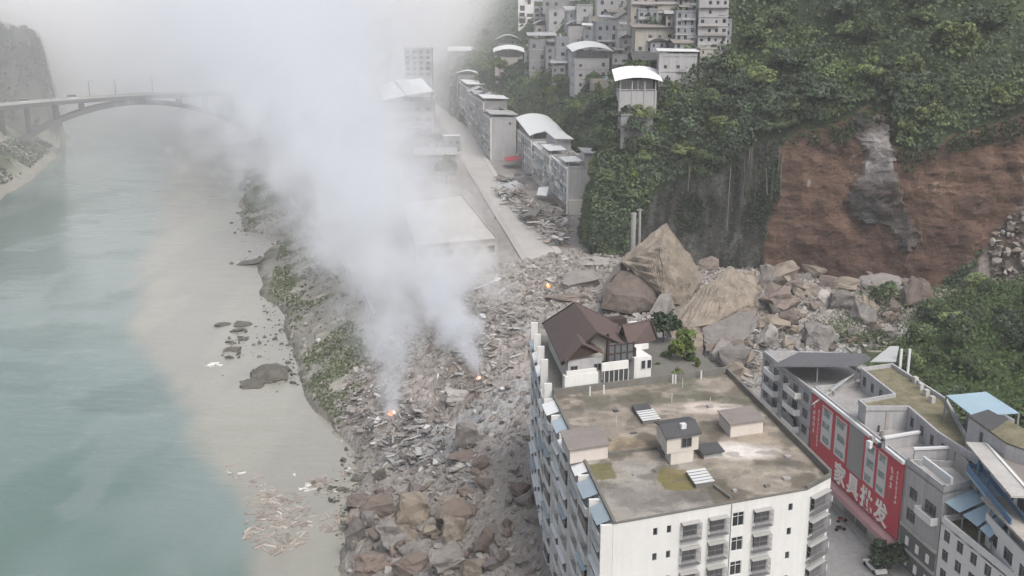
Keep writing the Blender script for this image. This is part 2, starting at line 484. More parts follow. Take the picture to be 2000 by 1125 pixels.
mixc((.10, .12, .06), lb * sstep(-.05, .1, n1) * sstep(3, 9, z))
mixc((.10, .11, .10), lb * sstep(40, 52, z))
mixc((.075, .085, .07), ((x < -338) & (y > 780)).astype(float) * sstep(5, 14, z))
mixc((.2, .19, .16), (z < 0).astype(float))
g = mesh_np('ground', np.stack([x, y, z], 1), grid_faces(len(ys), len(us)), M['terrain'], col, smooth=False)
tag(g, kind='structure')

# ---------------------------------------------------------------- water
ys = np.concatenate([np.geomspace(85, 1800, 290), np.geomspace(1900, 5500, 10)]); us = np.linspace(-.66, .12, 240)
X, Y = fan(ys, us); x, y = X.ravel(), Y.ravel()
BB = np.array([at(*p, 0)[:2] for p in ((480, 1250), (455, 1125), (440, 950), (395, 860), (330, 740), (268, 640), (262, 560), (300, 480), (305, 400), (320, 330), (350, 270), (380, 210))])
xb = np.interp(y, BB[:, 1], BB[:, 0])
wob = 16 * fbm(x * .02, y * .012, o=4) + 5 * fbm(x * .09, y * .06)
bei = sstep(-5, 6, (x - xb + wob) / np.clip(y / 300, .6, 2))
n1 = fbm(x * .03, y * .02, o=4); n2 = fbm(x * .012 + 4, y * .006, o=3)
teal = np.array([.118, .185, .16]); light = np.array([.25, .30, .29]); beige = np.array([.315, .30, .26]); sheen = np.array([.165, .23, .212])
c = np.tile(teal, (len(x), 1))
pxx = x / y * 2172
def mx(c, k, m): return c * (1 - m[:, None]) + np.asarray(k) * m[:, None]
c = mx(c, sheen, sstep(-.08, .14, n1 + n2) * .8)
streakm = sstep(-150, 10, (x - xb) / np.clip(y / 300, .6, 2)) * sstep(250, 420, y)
c = mx(c, light, streakm * .75)  # paler far mid-river: reflection of bright mist put into the vertex colour
c = mx(c, light, sstep(-30, 5, (x - xb + wob)) * .6 * sstep(-.2, .1, n1))
c = mx(c, (.07, .125, .105), (1 - sstep(-.44, -.40, x / y + .03 * n1)) * sstep(330, 420, y) * (1 - sstep(560, 640, y)) * .8)  # darker left band: the bank's reflection painted into the water colour
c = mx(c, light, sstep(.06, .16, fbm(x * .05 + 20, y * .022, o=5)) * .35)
c = mx(c, teal * .8, sstep(.06, .18, fbm(x * .035 + 60, y * .05, o=5)) * .5)
c = mx(c, beige, bei * (.9 + .2 * np.clip(n1, -.5, .3)))
c = mx(c, (.345, .345, .285), bei * sstep(.0, .12, fbm(x * .05 + 9, y * .012)) * .5)
wm = mat('river_water', (.2, .3, .3), attr=True, var=.05, scale=.05, bump=0, rough=.14, spec=.5)
nt = wm.node_tree; pb = [q for q in nt.nodes if q.type == 'BSDF_PRINCIPLED'][0]; tcn = [q for q in nt.nodes if q.type == 'TEX_COORD'][0]
hs_ = None
for sc_, rot_, amp_ in (((.07, .15, 1), .6, .9), ((.2, .42, 1), -.15, .4), ((.6, 1.1, 1), .5, .14)):
    mp_ = N(nt, 'ShaderNodeMapping'); mp_.inputs['Scale'].default_value = sc_; mp_.inputs['Rotation'].default_value = (0, 0, rot_); nt.links.new(tcn.outputs['Object'], mp_.inputs[0])
    nz_ = N(nt, 'ShaderNodeTexNoise'); nz_.inputs['Scale'].default_value = 1; nz_.inputs['Detail'].default_value = 3; nt.links.new(mp_.outputs[0], nz_.inputs['Vector'])
    t_ = math_n(nt, 'MULTIPLY', nz_.outputs[0], amp_); hs_ = t_ if hs_ is None else math_n(nt, 'ADD', hs_, t_)
bp_ = N(nt, 'ShaderNodeBump'); bp_.inputs['Strength'].default_value = .3; bp_.inputs['Distance'].default_value = 1.0; nt.links.new(hs_, bp_.inputs['Height']); nt.links.new(bp_.outputs[0], pb.inputs['Normal'])
wt = mesh_np('river', np.stack([x, y, np.zeros_like(x)], 1), grid_faces(len(ys), len(us)), wm, c, smooth=True)
tag(wt, kind='structure')

# ---------------------------------------------------------------- hillside with the landslide scar
FT = [(330, 282, 0, 1, 0), (200, 296, 0, 1, 0), (150, 306, 0, 1, 0), (126, 312, 0, 1, 0), (84, 337, .12, 1, 0), (50, 352, .3, 1, 0), (27, 364, .5, .85, 0), (25, 400, .95, .3, .6), (35, 445, 1, .1, 1), (30, 500, 1, .1, 1), (22, 560, 1, .1, 1), (6, 610, 1, .15, 1), (-14, 680, 1, .2, 1), (-24, 740, 1, .2, 1), (-55, 900, 1, .2, 1), (-110, 1200, 1, .2, 1), (-210, 1750, 1, .2, 1)]
PD0 = np.array([0, 3, 6, 10, 15, 22, 32, 50, 80, 140, 230]); PZ0 = np.array([-5, 14, 29, 41, 48, 55, 65, 85, 115, 165, 220])
PD1 = np.array([0, 4, 10, 20, 30, 45, 70, 100, 140, 200, 290]); PZ1 = np.array([-5, 10, 24, 36, 43, 54, 78, 102, 132, 170, 215])
FT = np.array(FT, float)
seg = np.concatenate([[0], np.cumsum(np.hypot(np.diff(FT[:, 0]), np.diff(FT[:, 1])))])
def hill_pt(s, v):
    """s: metres along the foot, v: 0..1 up the slope"""
    fx, fy, nx, ny, k = [np.interp(s, seg, FT[:, i]) for i in range(5)]
    l = np.hypot(nx, ny); nx, ny = nx / l, ny / l
    q = np.asarray(v) * 10
    i = np.arange(11)
    d = (1 - k) * np.interp(q, i, PD0) + k * np.interp(q, i, PD1)
    zz = (1 - k) * np.interp(q, i, PZ0) + k * np.interp(q, i, PZ1)
    bul = 5 * fbm(s * .035, q * .35, o=3) + 2.2 * fbm(s * .15, q * 1.2, o=4)
    d = d + bul * sstep(0, 1, q) * 1.3
    return fx + nx * d, fy + ny * d, 18 + zz + 2.5 * fbm(s * .06 + 3, q * .8) * sstep(.5, 2, q)
s_list = np.concatenate([np.arange(40, 330, 1.1), np.arange(330, 560, 2.2), np.arange(560, seg[-1], 9)])
v_list = np.concatenate([np.linspace(0, .5, 74), np.linspace(.51, 1, 46)])
S, V = np.meshgrid(s_list, v_list, indexing='ij')
hx, hy, hz = hill_pt(S.ravel(), V.ravel())
hx, hy, hz = np.array(hx), np.array(hy), np.array(hz)
SCAR = [(1500, 600), (1492, 500), (1496, 440), (1522, 380), (1528, 285), (1560, 258), (1640, 244), (1690, 205), (1735, 210), (1748, 285), (1800, 300), (1850, 268), (1930, 240), (2000, 222), (2400, 210), (2400, 430), (1985, 425), (1910, 500), (1840, 560), (1830, 620)]
GREYCOL = [(1668, 215), (1732, 225), (1740, 290), (1745, 350), (1765, 410), (1800, 475), (1775, 500), (1725, 440), (1665, 425), (1650, 390), (1682, 345), (1690, 290), (1660, 260)]
DARKC = [(1235, 540), (1240, 450), (1280, 380), (1320, 350), (1400, 345), (1480, 285), (1526, 280), (1526, 385), (1500, 445), (1494, 540)]
def hpix(x, y, z):
    f = y * math.cos(PITCH) - (z - CAM_H) * math.sin(PITCH)
    u = y * math.sin(PITCH) + (z - CAM_H) * math.cos(PITCH)
    return 1000 + FPX * x / f, 562.5 - FPX * u / f
def hill_zone(x, y, z, j=10):
    """which cover the slope carries: 0 green, 1 bare soil scar, 2 grey rock rib, 3 dark vine cliff, 4 rock chute"""
    a, b = hpix(x, y, z)
    a = a + j * 2 * fbm(x * .12, z * .12 + y * .05, o=4); b = b + j * 2 * fbm(x * .12 + 7, z * .12 + y * .05 + 3, o=4)
    zn = np.zeros(len(x), int)
    zn[inpoly(a, b, DARKC)] = 3
    zn[inpoly(a, b, SCAR)] = 1
    zn[inpoly(a, b, GREYCOL)] = 2
    zn[inpoly(a, b, [(1985, 400), (2200, 380), (2200, 620), (1850, 620), (1900, 520), (1950, 450)])] = 4
    return zn
zone = hill_zone(hx, hy, hz)
strata = fbm(hx * .03, hz * .5 + hx * .03, hy * .05, o=4)
hcol = np.tile(np.array([.045, .065, .03]), (len(hx), 1))
nA = fbm(hx * .1, hz * .1, hy * .1, o=5)
red = np.array([.122, .074, .054]) + np.clip(strata, -.3, .3)[:, None] * np.array([.05, .035, .025]) + np.clip(nA, -.3, .3)[:, None] * np.array([.15, .095, .07])
ora = np.array([.155, .098, .066])
hcol[zone == 1] = np.clip(red, .02, .6)[zone == 1]
pm = ((zone == 1) & (nA + .6 * strata > .06))
hcol[pm] = hcol[pm] * .4 + ora * .6
wp = (zone == 1) & (fbm(hx * .5 + 30, hz * .28, hy * .3, o=4) + .35 * nA > .27)
hcol[wp] = (.30, .26, .235)
hcol[zone == 2] = (np.array([.125, .112, .104]) + np.clip(nA, -.2, .3)[:, None] * .6)[zone == 2].clip(.05, .6)
hcol[zone == 4] = (np.array([.125, .10, .085]) + np.clip(nA, -.2, .3)[:, None] * .5)[zone == 4].clip(.05, .6)
vs = fbm(hx * .5, hz * .03, hy * .5, o=4)
hcol[zone == 3] = (np.array([.062, .061, .057]) + np.clip(vs, -.2, .3)[:, None] * .24)[zone == 3].clip(.02, .4)
# ledges on the bare ground stand proud
led = np.where((zone == 1) | (zone == 2) | (zone == 4), strata * .9 + .45 * ((hz / 4.3 + 2.6 * fbm(hx * .05, hy * .04, hz * .03, o=4) + .7 * nA) % 1.0) * sstep(-.1, .1, fbm(hx * .05 + 3, hz * .08, o=3)) + (zone == 2) * (1.8 + 4 * fbm(hx * .3 + 9, hz * .35, hy * .2, o=4)) + 5.0 * fbm(hx * .16, hz * .2 + hx * .04, hy * .15, o=6), 0)
hy = hy - led
hill = mesh_np('hillside', np.stack([hx, hy, hz], 1), grid_faces(len(s_list), len(v_list))[:, ::-1], M['hill'], hcol, smooth=False)
tag(hill, kind='structure')

# ---------------------------------------------------------------- roads, kerbs and railing
def strip(name, left, right, z, m, kind='structure', t=.0):
    mb = MB(); n = len(left)
    for i in range(n - 1):
        mb.poly([(*left[i], z), (*right[i], z), (*right[i + 1], z), (*left[i + 1], z)])
    o = mb.build(name, m); tag(o, kind=kind); return o
rl = [(7.3, 342), (0, 400), (-9, 470), (-21, 564), (-36, 690), (-60, 880), (-105, 1150)]
rr = [(16.9, 352), (9, 410), (1, 470), (-9.5, 545), (-25, 690), (-48, 880), (-92, 1150)]
strip('road', rl, rr, 18.30, M['road'])
kl = [(a - 2.6, b) for a, b in rl]
strip('pavement', kl, [(a - .0, b) for a, b in rl], 18.42, M['pavement'])
strip('pavement', rr, [(a + 2.2, b + 2) for a, b in rr], 18.42, M['pale_concrete'])
mb = MB()
for pts, off in ((rl, -.15), (rr, .15)):
    for i in range(len(pts) - 1):
        d = Vector((pts[i + 1][0] - pts[i][0], pts[i + 1][1] - pts[i][1])); Ln = d.length; d.normalize()
        mb.obox(pts[i], d, 0, Ln, -.22 if off < 0 else .02, -.02 if off < 0 else .22, 18.0, 18.46)
tag(mb.build('kerb', M['pale_concrete']), kind='structure')
strip('street', [(41.5, 95), (41.5, 150), (41, 190), (40, 235)], [(64, 95), (60.2, 138), (56, 181), (51, 235)], 17.99, M['asphalt'])
strip('pavement', [(59.6, 100), (57.6, 138), (53.2, 181), (49, 215)], [(66, 100), (60.6, 138), (56.2, 181), (52, 215)], 18.12, M['pavement'])
# riverside wall and railing along the top of the shingle bank
wy = np.arange(318, 560, 5.0)
top = [(float(wallx(v)) + 2.0, float(v)) for v in wy]
wroot = thing('riverside_wall', 'long pale river wall with a railing above the shingle bank', 'wall', (*top[20], 8))
mb = MB(); mr = MB()
for i in range(len(top) - 1):
    d = Vector((top[i + 1][0] - top[i][0], top[i + 1][1] - top[i][1])); Ln = d.length; d.normalize()
    mb.obox(top[i], d, 0, Ln, -.5, .5, 3.5, 10.3)
    for hh in (.55, 1.1):
        mr.bar((*top[i], 10.3 + hh), (*top[i + 1], 10.3 + hh), .07)
    mr.bar((*top[i], 10.2), (*top[i], 11.45), .1)
mb.build('wall', M['pale_concrete'], wroot)
tag(mr.build('railing', M['steel'], wroot), kind='stuff')
# ---------------------------------------------------------------- building kit
WCACHE = {}
def window_mesh(w, h, style):
    k = (round(w, 2), round(h, 2), style)
    if k in WCACHE: return WCACHE[k]
    f = MB(); t = .07
    fm = M['frame'] if style in ('dark', 'shop') else M['white_frame']
    # local: x along the wall, y outward negative = into the wall
    f.box(-w / 2, -.16, -h / 2, w / 2, -.06, -h / 2 + t); f.box(-w / 2, -.16, h / 2 - t, w / 2, -.06, h / 2)
    f.box(-w / 2, -.16, -h / 2 + t, -w / 2 + t, -.06, h / 2 - t); f.box(w / 2 - t, -.16, -h / 2 + t, w / 2, -.06, h / 2 - t)
    nm = 1 if w > 1.1 else 0
    if w > 2.2: nm = 2
    for i in range(nm):
        x = -w / 2 + w * (i + 1) / (nm + 1)
        f.box(x - .035, -.15, -h / 2 + t, x + .035, -.07, h / 2 - t)
    if h > 1.6 and style != 'shop':
        f.box(-w / 2 + t, -.145, h * .2, w / 2 - t, -.075, h * .2 + .06)
    g = MB(); g.box(-w / 2 + .03, -.14, -h / 2 + .03, w / 2 - .03, -.12, h / 2 - .03)
    fo = f.build('window', fm); go = g.build('pane', M['glass'] if style != 'pale' else M['glass_pale'])
    WCACHE[k] = (fo.data, go.data)
    for o in (fo, go): bpy.data.objects.remove(o)
    return WCACHE[k]

def put(me, name, parent, loc, rz=0):
    """a new object on shared mesh data; loc in world coordinates under a root Empty"""
    o = bpy.data.objects.new(name, me); COL.objects.link(o)
    p = parent
    while p.parent is not None: p = p.parent
    o.parent = parent
    o.location = Vector(loc) - ORG.get(p.name, Vector((0, 0, 0)))
    o.rotation_euler = (0, 0, rz)
    return o

def add_window(root, P, d, u, v, w, h, style='dark', depth=.12):
    nx, ny = d[1], -d[0]
    a, b = window_mesh(w, h, style)
    rz = math.atan2(-d[1], -d[0])       # local +y looks outward
    o = put(a, 'window', root, (P[0] + d[0] * u - nx * (depth - .11), P[1] + d[1] * u - ny * (depth - .11), v), rz)
    g = bpy.data.objects.new('pane', b); COL.objects.link(g); g.parent = o
    return o

def edge(poly, i):
    p, q = poly[i], poly[(i + 1) % len(poly)]
    L = math.hypot(q[0] - p[0], q[1] - p[1])
    return p, ((q[0] - p[0]) / L, (q[1] - p[1]) / L), L

def wall_holes(mb, P, d, L, z0, z1, holes, depth=.25, m=0):
    """a wall sheet with real openings and their reveals; outward = right of d"""
    nx, ny = d[1], -d[0]
    q = lambda u, v, k=0: (P[0] + d[0] * u - nx * k, P[1] + d[1] * u - ny * k, v)
    us = sorted({0, L, *[h[0] for h in holes], *[h[1] for h in holes]})
    vs = sorted({z0, z1, *[h[2] for h in holes], *[h[3] for h in holes]})
    us = [u for u in us if 0 <= u <= L]; vs = [v for v in vs if z0 <= v <= z1]
    for i in range(len(us) - 1):
        run = None
        for j in range(len(vs) - 1):
            cu, cv = (us[i] + us[i + 1]) / 2, (vs[j] + vs[j + 1]) / 2
            if any(h[0] < cu < h[1] and h[2] < cv < h[3] for h in holes): continue
            mb.poly([q(us[i], vs[j]), q(us[i + 1], vs[j]), q(us[i + 1], vs[j + 1]), q(us[i], vs[j + 1])], m)
    for u0, u1, v0, v1 in holes:
        mb.poly([q(u0, v0), q(u0, v0, depth), q(u0, v1, depth), q(u0, v1)], m); mb.poly([q(u1, v0, depth), q(u1, v0), q(u1, v1), q(u1, v1, depth)], m)
        mb.poly([q(u0, v0), q(u1, v0), q(u1, v0, depth), q(u0, v0, depth)], m); mb.poly([q(u0, v1, depth), q(u1, v1, depth), q(u1, v1), q(u0, v1)], m)
        mb.poly([q(u0 - .01, v0 - .01, depth), q(u1 + .01, v0 - .01, depth), q(u1 + .01, v1 + .01, depth), q(u0 - .01, v1 + .01, depth)], m)

def grid(L, n, w, h, z0, z1, floors, off=0.0, sill=.9, skip=()):
    """window rectangles: n columns, floors rows between z0 and z1"""
    fh = (z1 - z0) / floors; r = []
    for f in range(floors):
        for k in range(n):
            if (f, k) in skip: continue
            u = L * (k + .5) / n + off
            hh = min(h, fh - .8)
            v = z0 + f * fh + min(sill, fh - hh - .3)
            r.append((u - w / 2, u + w / 2, v, v + hh))
    return [q for q in r if q[0] > .15 and q[1] < L - .15]

def bld(name, label, cat, poly, z0, z1, wm, roofm=None, fac=None, parapet=.7, group=None, style='dark', slabs=0, root=None, lintel=True):
    """a building: walls with openings, windows with panes, roof slab with a parapet"""
    if root is None:
        cx = sum(p[0] for p in poly) / len(poly); cy = sum(p[1] for p in poly) / len(poly)
        root = thing(name, label, cat, (cx, cy, z0), group)
    fac = fac or {}
    mb = MB()
    for i in range(len(poly)):
        P, d, L = edge(poly, i)
        hs = [h for h in fac.get(i, []) if h[0] > 0 and h[1] < L and h[2] > z0 and h[3] < z1]
        wall_holes(mb, P, d, L, z0, z1, hs)
        for h in hs:
            add_window(root, P, d, (h[0] + h[1]) / 2, (h[2] + h[3]) / 2, h[1] - h[0], h[3] - h[2], style)
    if parapet:
        n = len(poly)
        for i in range(n):
            P, d, L = edge(poly, i)
            mb.obox(P, d, .0, L, -.28, .04, z1, z1 + parapet)
    mb.build('wall', wm, root)
    rb = MB(); rb.prism([(p[0], p[1]) for p in poly], z1 - .3, z1 + .06)
    if parapet is not None and roofm is not None: rb.build('roof', roofm, root)
    if slabs:
        sb = MB(); fh = (z1 - z0) / slabs
        for f in range(1, slabs):
            for i in (0, 3) if len(poly) == 4 else range(len(poly)):
                P, d, L = edge(poly, i)
                sb.obox(P, d, -.05, L + .05, .002, .12, z0 + f * fh - .16, z0 + f * fh + .1)
        sb.build('floor_band', M['concrete'], root)
    return root

def vault(root, P, d, L, W, z, rise, m, over=.8, n=10, t=.14, name='roof', tilt=0.0):
    """barrel roof of sheet metal: P front-left corner, d along the front, W deep; arch runs along d"""
    nx, ny = -d[1], d[0]
    pts = []
    mb = MB()
    for k in range(n):
        q = []
        for kk in (k, k + 1):
            u = -over + (L + 2 * over) * kk / n
            zz = z + rise * (1 - ((kk / n - .5) * 2) ** 2)
            q.append((u, zz))
        (u0, a0), (u1, a1) = q
        g = lambda u, w, zz: (P[0] + d[0] * u + nx * w, P[1] + d[1] * u + ny * w, zz)
        mb.hexa([g(u0, -over, a0 - t), g(u1, -over, a1 - t), g(u1, W + over, a1 - t + tilt), g(u0, W + over, a0 - t + tilt), g(u0, -over, a0), g(u1, -over, a1), g(u1, W + over, a1 + tilt), g(u0, W + over, a0 + tilt)])
    return mb.build(name, m, root)

def posts(root, pts, z0, z1, r=.12, m=None, name='post'):
    for p in pts:
        MB().box(p[0] - r, p[1] - r, z0, p[0] + r, p[1] + r, z1).build(name, m or M['steel'], root)

# ---------------------------------------------------------------- the white apartment block in front
ZR = 43.0
A = [(11.6, 112.4), (36.2, 121.5), (40.2, 125.2), (34.9, 165.2), (6.2, 154.5)]
rootA = thing('apartment_building', 'white apartment block in the foreground with a stained flat roof and small roof huts', 'building', (20, 125, 14))
P0, d0, L0 = edge(A, 0)
FH = 3.25
rowsA = [41.55 - FH * k for k in range(8)]           # window head levels
mbA = MB(); holes = []; wins = []
for r, zt in enumerate(rowsA):
    for (u0, u1, t, h, st) in ((5.16, 5.75, 0, .95, 'dark'), (6.97, 7.55, 0, .95, 'dark'), (9.1, 11.0, -.35, 1.5, 'dark'), (12.7, 14.8, -.35, 1.5, 'dark'), (15.85, 17.45, .1, 1.85, 'white'), (18.85, 21.0, -.3, 1.5, 'dark'), (23.68, 24.3, 0, .95, 'dark')):
        holes.append((u0, u1, zt + t - h, zt + t)); wins.append((st, h))
wall_holes(mbA, P0, d0, L0, 14, ZR, holes)
for (u0, u1, v0, v1), (st, h) in zip(holes, wins):
    add_window(rootA, P0, d0, (u0 + u1) / 2, (v0 + v1) / 2, u1 - u0, v1 - v0, st)
P1, d1, L1 = edge(A, 1)
hs = [(1.0, 4.6, zt - 1.9, zt - .2) for zt in rowsA]
wall_holes(mbA, P1, d1, L1, 14, ZR, hs)
for h in hs: add_window(rootA, P1, d1, 2.8, (h[2] + h[3]) / 2, 3.6, 1.7, 'dark')
for i in (2, 3):
    P, d, L = edge(A, i); wall_holes(mbA, P, d, L, 14, ZR, [])
P4, d4, L4 = edge(A, 4)
hl = []
for zt in rowsA:
    for c in (3.5, 10.5, 17.5, 24.5, 31.5, 38.5):
        hl.append((L4 - c - 1.6, L4 - c + 1.6, zt - 2.2, zt - .3))
wall_holes(mbA, P4, d4, L4, 14, ZR, hl)
for h in hl: add_window(rootA, P4, d4, (h[0] + h[1]) / 2, (h[2] + h[3]) / 2, 3.2, 1.9, 'dark')
mbA.build('wall', M['white_wall'], rootA)
# roof sheet with its own stains
nu, nv = 130, 170
U, V = np.meshgrid(np.linspace(0, 1, nu), np.linspace(0, 1, nv), indexing='ij')
fl, fr, bl_, br_ = [np.array(p) for p in ((11.75, 112.6), (40.0, 123.0), (6.35, 154.3), (34.75, 164.9))]
XY = (fl * (1 - U[..., None]) + fr * U[..., None]) * (1 - V[..., None]) + (bl_ * (1 - U[..., None]) + br_ * U[..., None]) * V[..., None]
rx, ry = XY[..., 0].ravel(), XY[..., 1].ravel()
keep_y = 112.4 + (rx - 11.6) * (9.1 / 24.6)
ry = np.maximum(ry, keep_y + .12)
rx_lim = 36.2 + (ry - 121.5) * (4.0 / 3.7)
cut = (ry < 125.2) & (rx > rx_lim); rx = np.where(cut, rx_lim - .05, rx)
rc = np.tile(np.array([.27, .235, .195]), (len(rx), 1))
def mr(c, m):
    global rc
    rc = rc * (1 - m[:, None]) + np.array(c) * m[:, None]
def blob(cx, cy, ax, ay, soft=.35):
    dd = np.hypot((rx - cx) / ax, (ry - cy) / ay) + .9 * fbm(rx * .45, ry * .45, o=4)
    return 1 - sstep(1 - soft, 1 + soft, dd)
def inq(pts, j=.4):
    return inpoly(rx + j * fbm(rx * .8, ry * .8), ry + j * fbm(rx * .8 + 9, ry * .8), pts).astype(float)
nz = fbm(rx * .16, ry * .16, o=5); nz2 = fbm(rx * .5, ry * .5 + 9, o=4)
mr((.13, .115, .09), sstep(-.04, .14, nz) * .85)
mr((.35, .315, .265), sstep(.02, .18, nz2) * .8)
mr((.31, .295, .265), (ry < 131).astype(float) * (rx < 24) * .9)
mr((.20, .19, .175), (ry < 131).astype(float) * (rx < 24) * sstep(0, .15, nz) * .8)
mr((.13, .135, .10), ((ry > 148) & (rx > 11)).astype(float) * sstep(-.1, .12, nz) * .6)
mr((.30, .24, .16), blob(16.5, 135.5, 5.5, 2.6) * .75)
mr((.095, .085, .065), sstep(.04, .15, fbm(rx * .3 + 70, ry * .3, o=5)) * .6)
mr((.52, .48, .43), blob(30.8, 133.6, 5.0, 2.9) * .95)
mr((.68, .65, .61), blob(31, 133.4, 3.2, 1.7) * .95)
mr((.52, .46, .41), blob(29.5, 149.3, 6.0, 2.3) * .95)
mr((.62, .57, .52), blob(32, 148.6, 2.6, .9) * .9)
mr((.42, .37, .33), blob(22.5, 148.3, 3.6, 1.2) * .7)
mr((.38, .32, .25), blob(34, 138.6, 3.2, 3.6) * .7)
mr((.15, .14, .065), inq([(8.6, 128.6), (12.8, 129.6), (13.1, 124.6), (9.8, 124.0)]) * .9)
mr((.17, .15, .055), inq([(19.1, 128), (22.4, 127.2), (22.6, 121.2), (18.9, 121.3), (18.2, 124.5)]) * .92)
mr((.21, .17, .10), inq([(19.4, 128), (22.4, 127.4), (22.4, 125.6), (19.2, 126)]) * .7)
mr((.10, .10, .08), blob(27.8, 143.3, 1.6, 1.0) * .8)
mr((.36, .33, .27), blob(30, 127, 6, 2.2) * .5)
mr((.14, .13, .12), sstep(.16, .2, fbm(rx * .35 + 40, ry * .5, o=2)) * .5)
roofA = mesh_np('roof', np.stack([rx, ry, np.full_like(rx, ZR + .06)], 1) - np.array(rootA.location), grid_faces(nu, nv), M['roof_attr'], rc, parent=rootA)
mb = MB()
for i, (hgt, th) in enumerate(((.12, .3), (.5, .3), (1.0, .35), (1.15, .35), (.35, .3))):
    P, d, L = edge(A, i); mb.obox(P, d, 0.003 * i, L - .004 * i, -th, .05, ZR - .02, ZR + hgt)
mb.build('parapet', M['dark_concrete'], rootA)
# low upstands that split the roof
for p, q in (((11.7, 131.6), (19.4, 134.0)), ((24.9, 122.2), (26.3, 118.6)), ((19.3, 134.2), (20.2, 131.5))):
    d = Vector((q[0] - p[0], q[1] - p[1])); L = d.length; d.normalize(); MB().obox(p, d, 0, L, -.15, .15, ZR + .05, ZR + .45).build('roof_upstand', M['dark_concrete'], rootA)
dX = Vector((24.6, 9.1)).normalized(); dY = Vector((-.13, .99)).normalized()
def para(P, lx, ly):
    P = Vector(P[:2]); return [tuple(P), tuple(P + dX * lx), tuple(P + dX * lx + dY * ly), tuple(P + dY * ly)]
def hut(P, lx, ly, h, wm, rm, over=.25, name='roof_hut'):
    b = MB().prism(para(P, lx, ly), ZR + .05, ZR + h).build(name, wm, rootA)
    c = para(Vector(P) - dX * over - dY * over, lx + 2 * over, ly + 2 * over)
    MB().prism(c, ZR + h, ZR + h + .18).build('roof_slab', rm, b)
    return b
hut((7.5, 129.2), 5.4, 6.2, 1.9, M['pink_wall'], M['grey_roof'])
hut((30.0, 138), 5.2, 5.0, 1.9, M['pink_wall'], M['grey_roof'])
hut((25.1, 130.6), 2.7, 2.7, .75, M['pale_wall'], M['dark_roof'], .3, 'roof_hatch')
# lift tower with a two-slope roof
tw = MB().prism(para((20.5, 128.8), 3.3, 4.6), ZR + .05, ZR + 1.7).prism(para((19.9, 128.5), 4.6, 5.2), ZR + 1.7, ZR + 4.0).build('lift_tower', M['cream_wall'], rootA)
q = para((19.6, 128.1), 5.3, 6.0); m0 = (Vector(q[0]) + Vector(q[3])) / 2; m1 = (Vector(q[1]) + Vector(q[2])) / 2
g = MB()
z1_, z2_ = ZR + 4.0, ZR + 4.75
g.slab([(*q[0], z1_), (*q[1], z1_), (*m1, z2_), (*m0, z2_)], .16).slab([(*m0, z2_), (*m1, z2_), (*q[2], z1_), (*q[3], z1_)], .16)
g.build('tower_roof', M['dark_roof'], tw)
v = MB().obox((22.0, 130.4), tuple(dX), 0, .7, -.6, 0, ZR + 4.3, ZR + 5.0).build('vent', M['metal_white'], tw)
for off in (.35,):
    P = Vector((19.9, 128.5)); 
    a, b = window_mesh(1.5, 1.35, 'dark')
    o = put(a, 'window', rootA, (*(P + dX * 2.8 - Vector((-dX.y, dX.x)) * .17), ZR + 2.95), math.atan2(-dX.y, -dX.x))
    gg = bpy.data.objects.new('pane', b); COL.objects.link(gg); gg.parent = o
# glazed skylights
def skylight(P, lx, ly):
    c = para(P, lx, ly)
    base = MB().prism(c, ZR + .05, ZR + .55).build('skylight', M['dark_concrete'], rootA)
    n = 5
    for k in range(n):
        a = Vector(P) + dY * (ly * k / n + .03)
        s = para(a - dX * .12, lx + .24, ly / n - .1)
        MB().slab([(*s[0], ZR + .75), (*s[1], ZR + .75), (*s[2], ZR + .62), (*s[3], ZR + .62)], .1).build('skylight_pane', M['metal_white'], base)
skylight((22.6, 121.7), 2.5, 4.2)
skylight((18.6, 142.6), 2.6, 4.4)
MB().prism(para((17.9, 146.4), 2.6, 2.3), ZR + .05, ZR + .8).build('roof_hatch', M['dark_roof'], rootA)
mb = MB()
for p in ((14.7, 142), (23.9, 151.5), (29.3, 149.7), (33.5, 143.5), (26.5, 158)): mb.bar((*p, ZR), (*p, ZR + 1.6), .05)
tag(mb.build('vent_pipe', M['white_frame'], rootA), kind='stuff')
for p in ((29.0, 149.2), (18.2, 126.5), (15.4, 125.3), (31.2, 121.9), (36, 131), (20.5, 140.8), (16.5, 139.2), (12.8, 136.5), (34, 124), (27, 120.6), (10.5, 140.5), (15, 147.5)):
    MB().obox(p, tuple(dX), 0, R.uniform(.5, 1.1), -R.uniform(.4, .8), 0, ZR + .06, ZR + R.uniform(.15, .45)).build('roof_block', M[R.choice(['dark_roof', 'concrete', 'dark_concrete'])], rootA)
# window cages with small awnings on the front
def cage_mesh(w, h, dep):
    c = MB()
    n = max(5, int(w / .16))
    for k in range(n + 1):
        x = -w / 2 + w * k / n; c.bar((x, dep, -h / 2), (x, dep, h / 2), .038)
    for zz in (-h / 2, -h / 6, h / 6, h / 2):
        c.bar((-w / 2, dep, zz), (w / 2, dep, zz), .03); c.bar((-w / 2, 0, zz), (-w / 2, dep, zz), .03); c.bar((w / 2, 0, zz), (w / 2, dep, zz), .03)
    c.box(-w / 2, .02, -h / 2 - .06, w / 2, dep, -h / 2)
    o = c.build('window_cage', M['frame']); me = o.data; bpy.data.objects.remove(o)
    a = MB(); a.slab([(-w / 2, 0, h / 2 + .2), (w / 2, 0, h / 2 + .2), (w / 2, dep, h / 2 + .03), (-w / 2, dep, h / 2 + .03)], .04)
    o = a.build('awning', M['stripe_panel']); ma = o.data; bpy.data.objects.remove(o)
    return me, ma
cg = cage_mesh(2.5, 2.1, .62); cg2 = cage_mesh(3.9, 2.2, .7)
rzA = math.atan2(-d0[1], -d0[0])
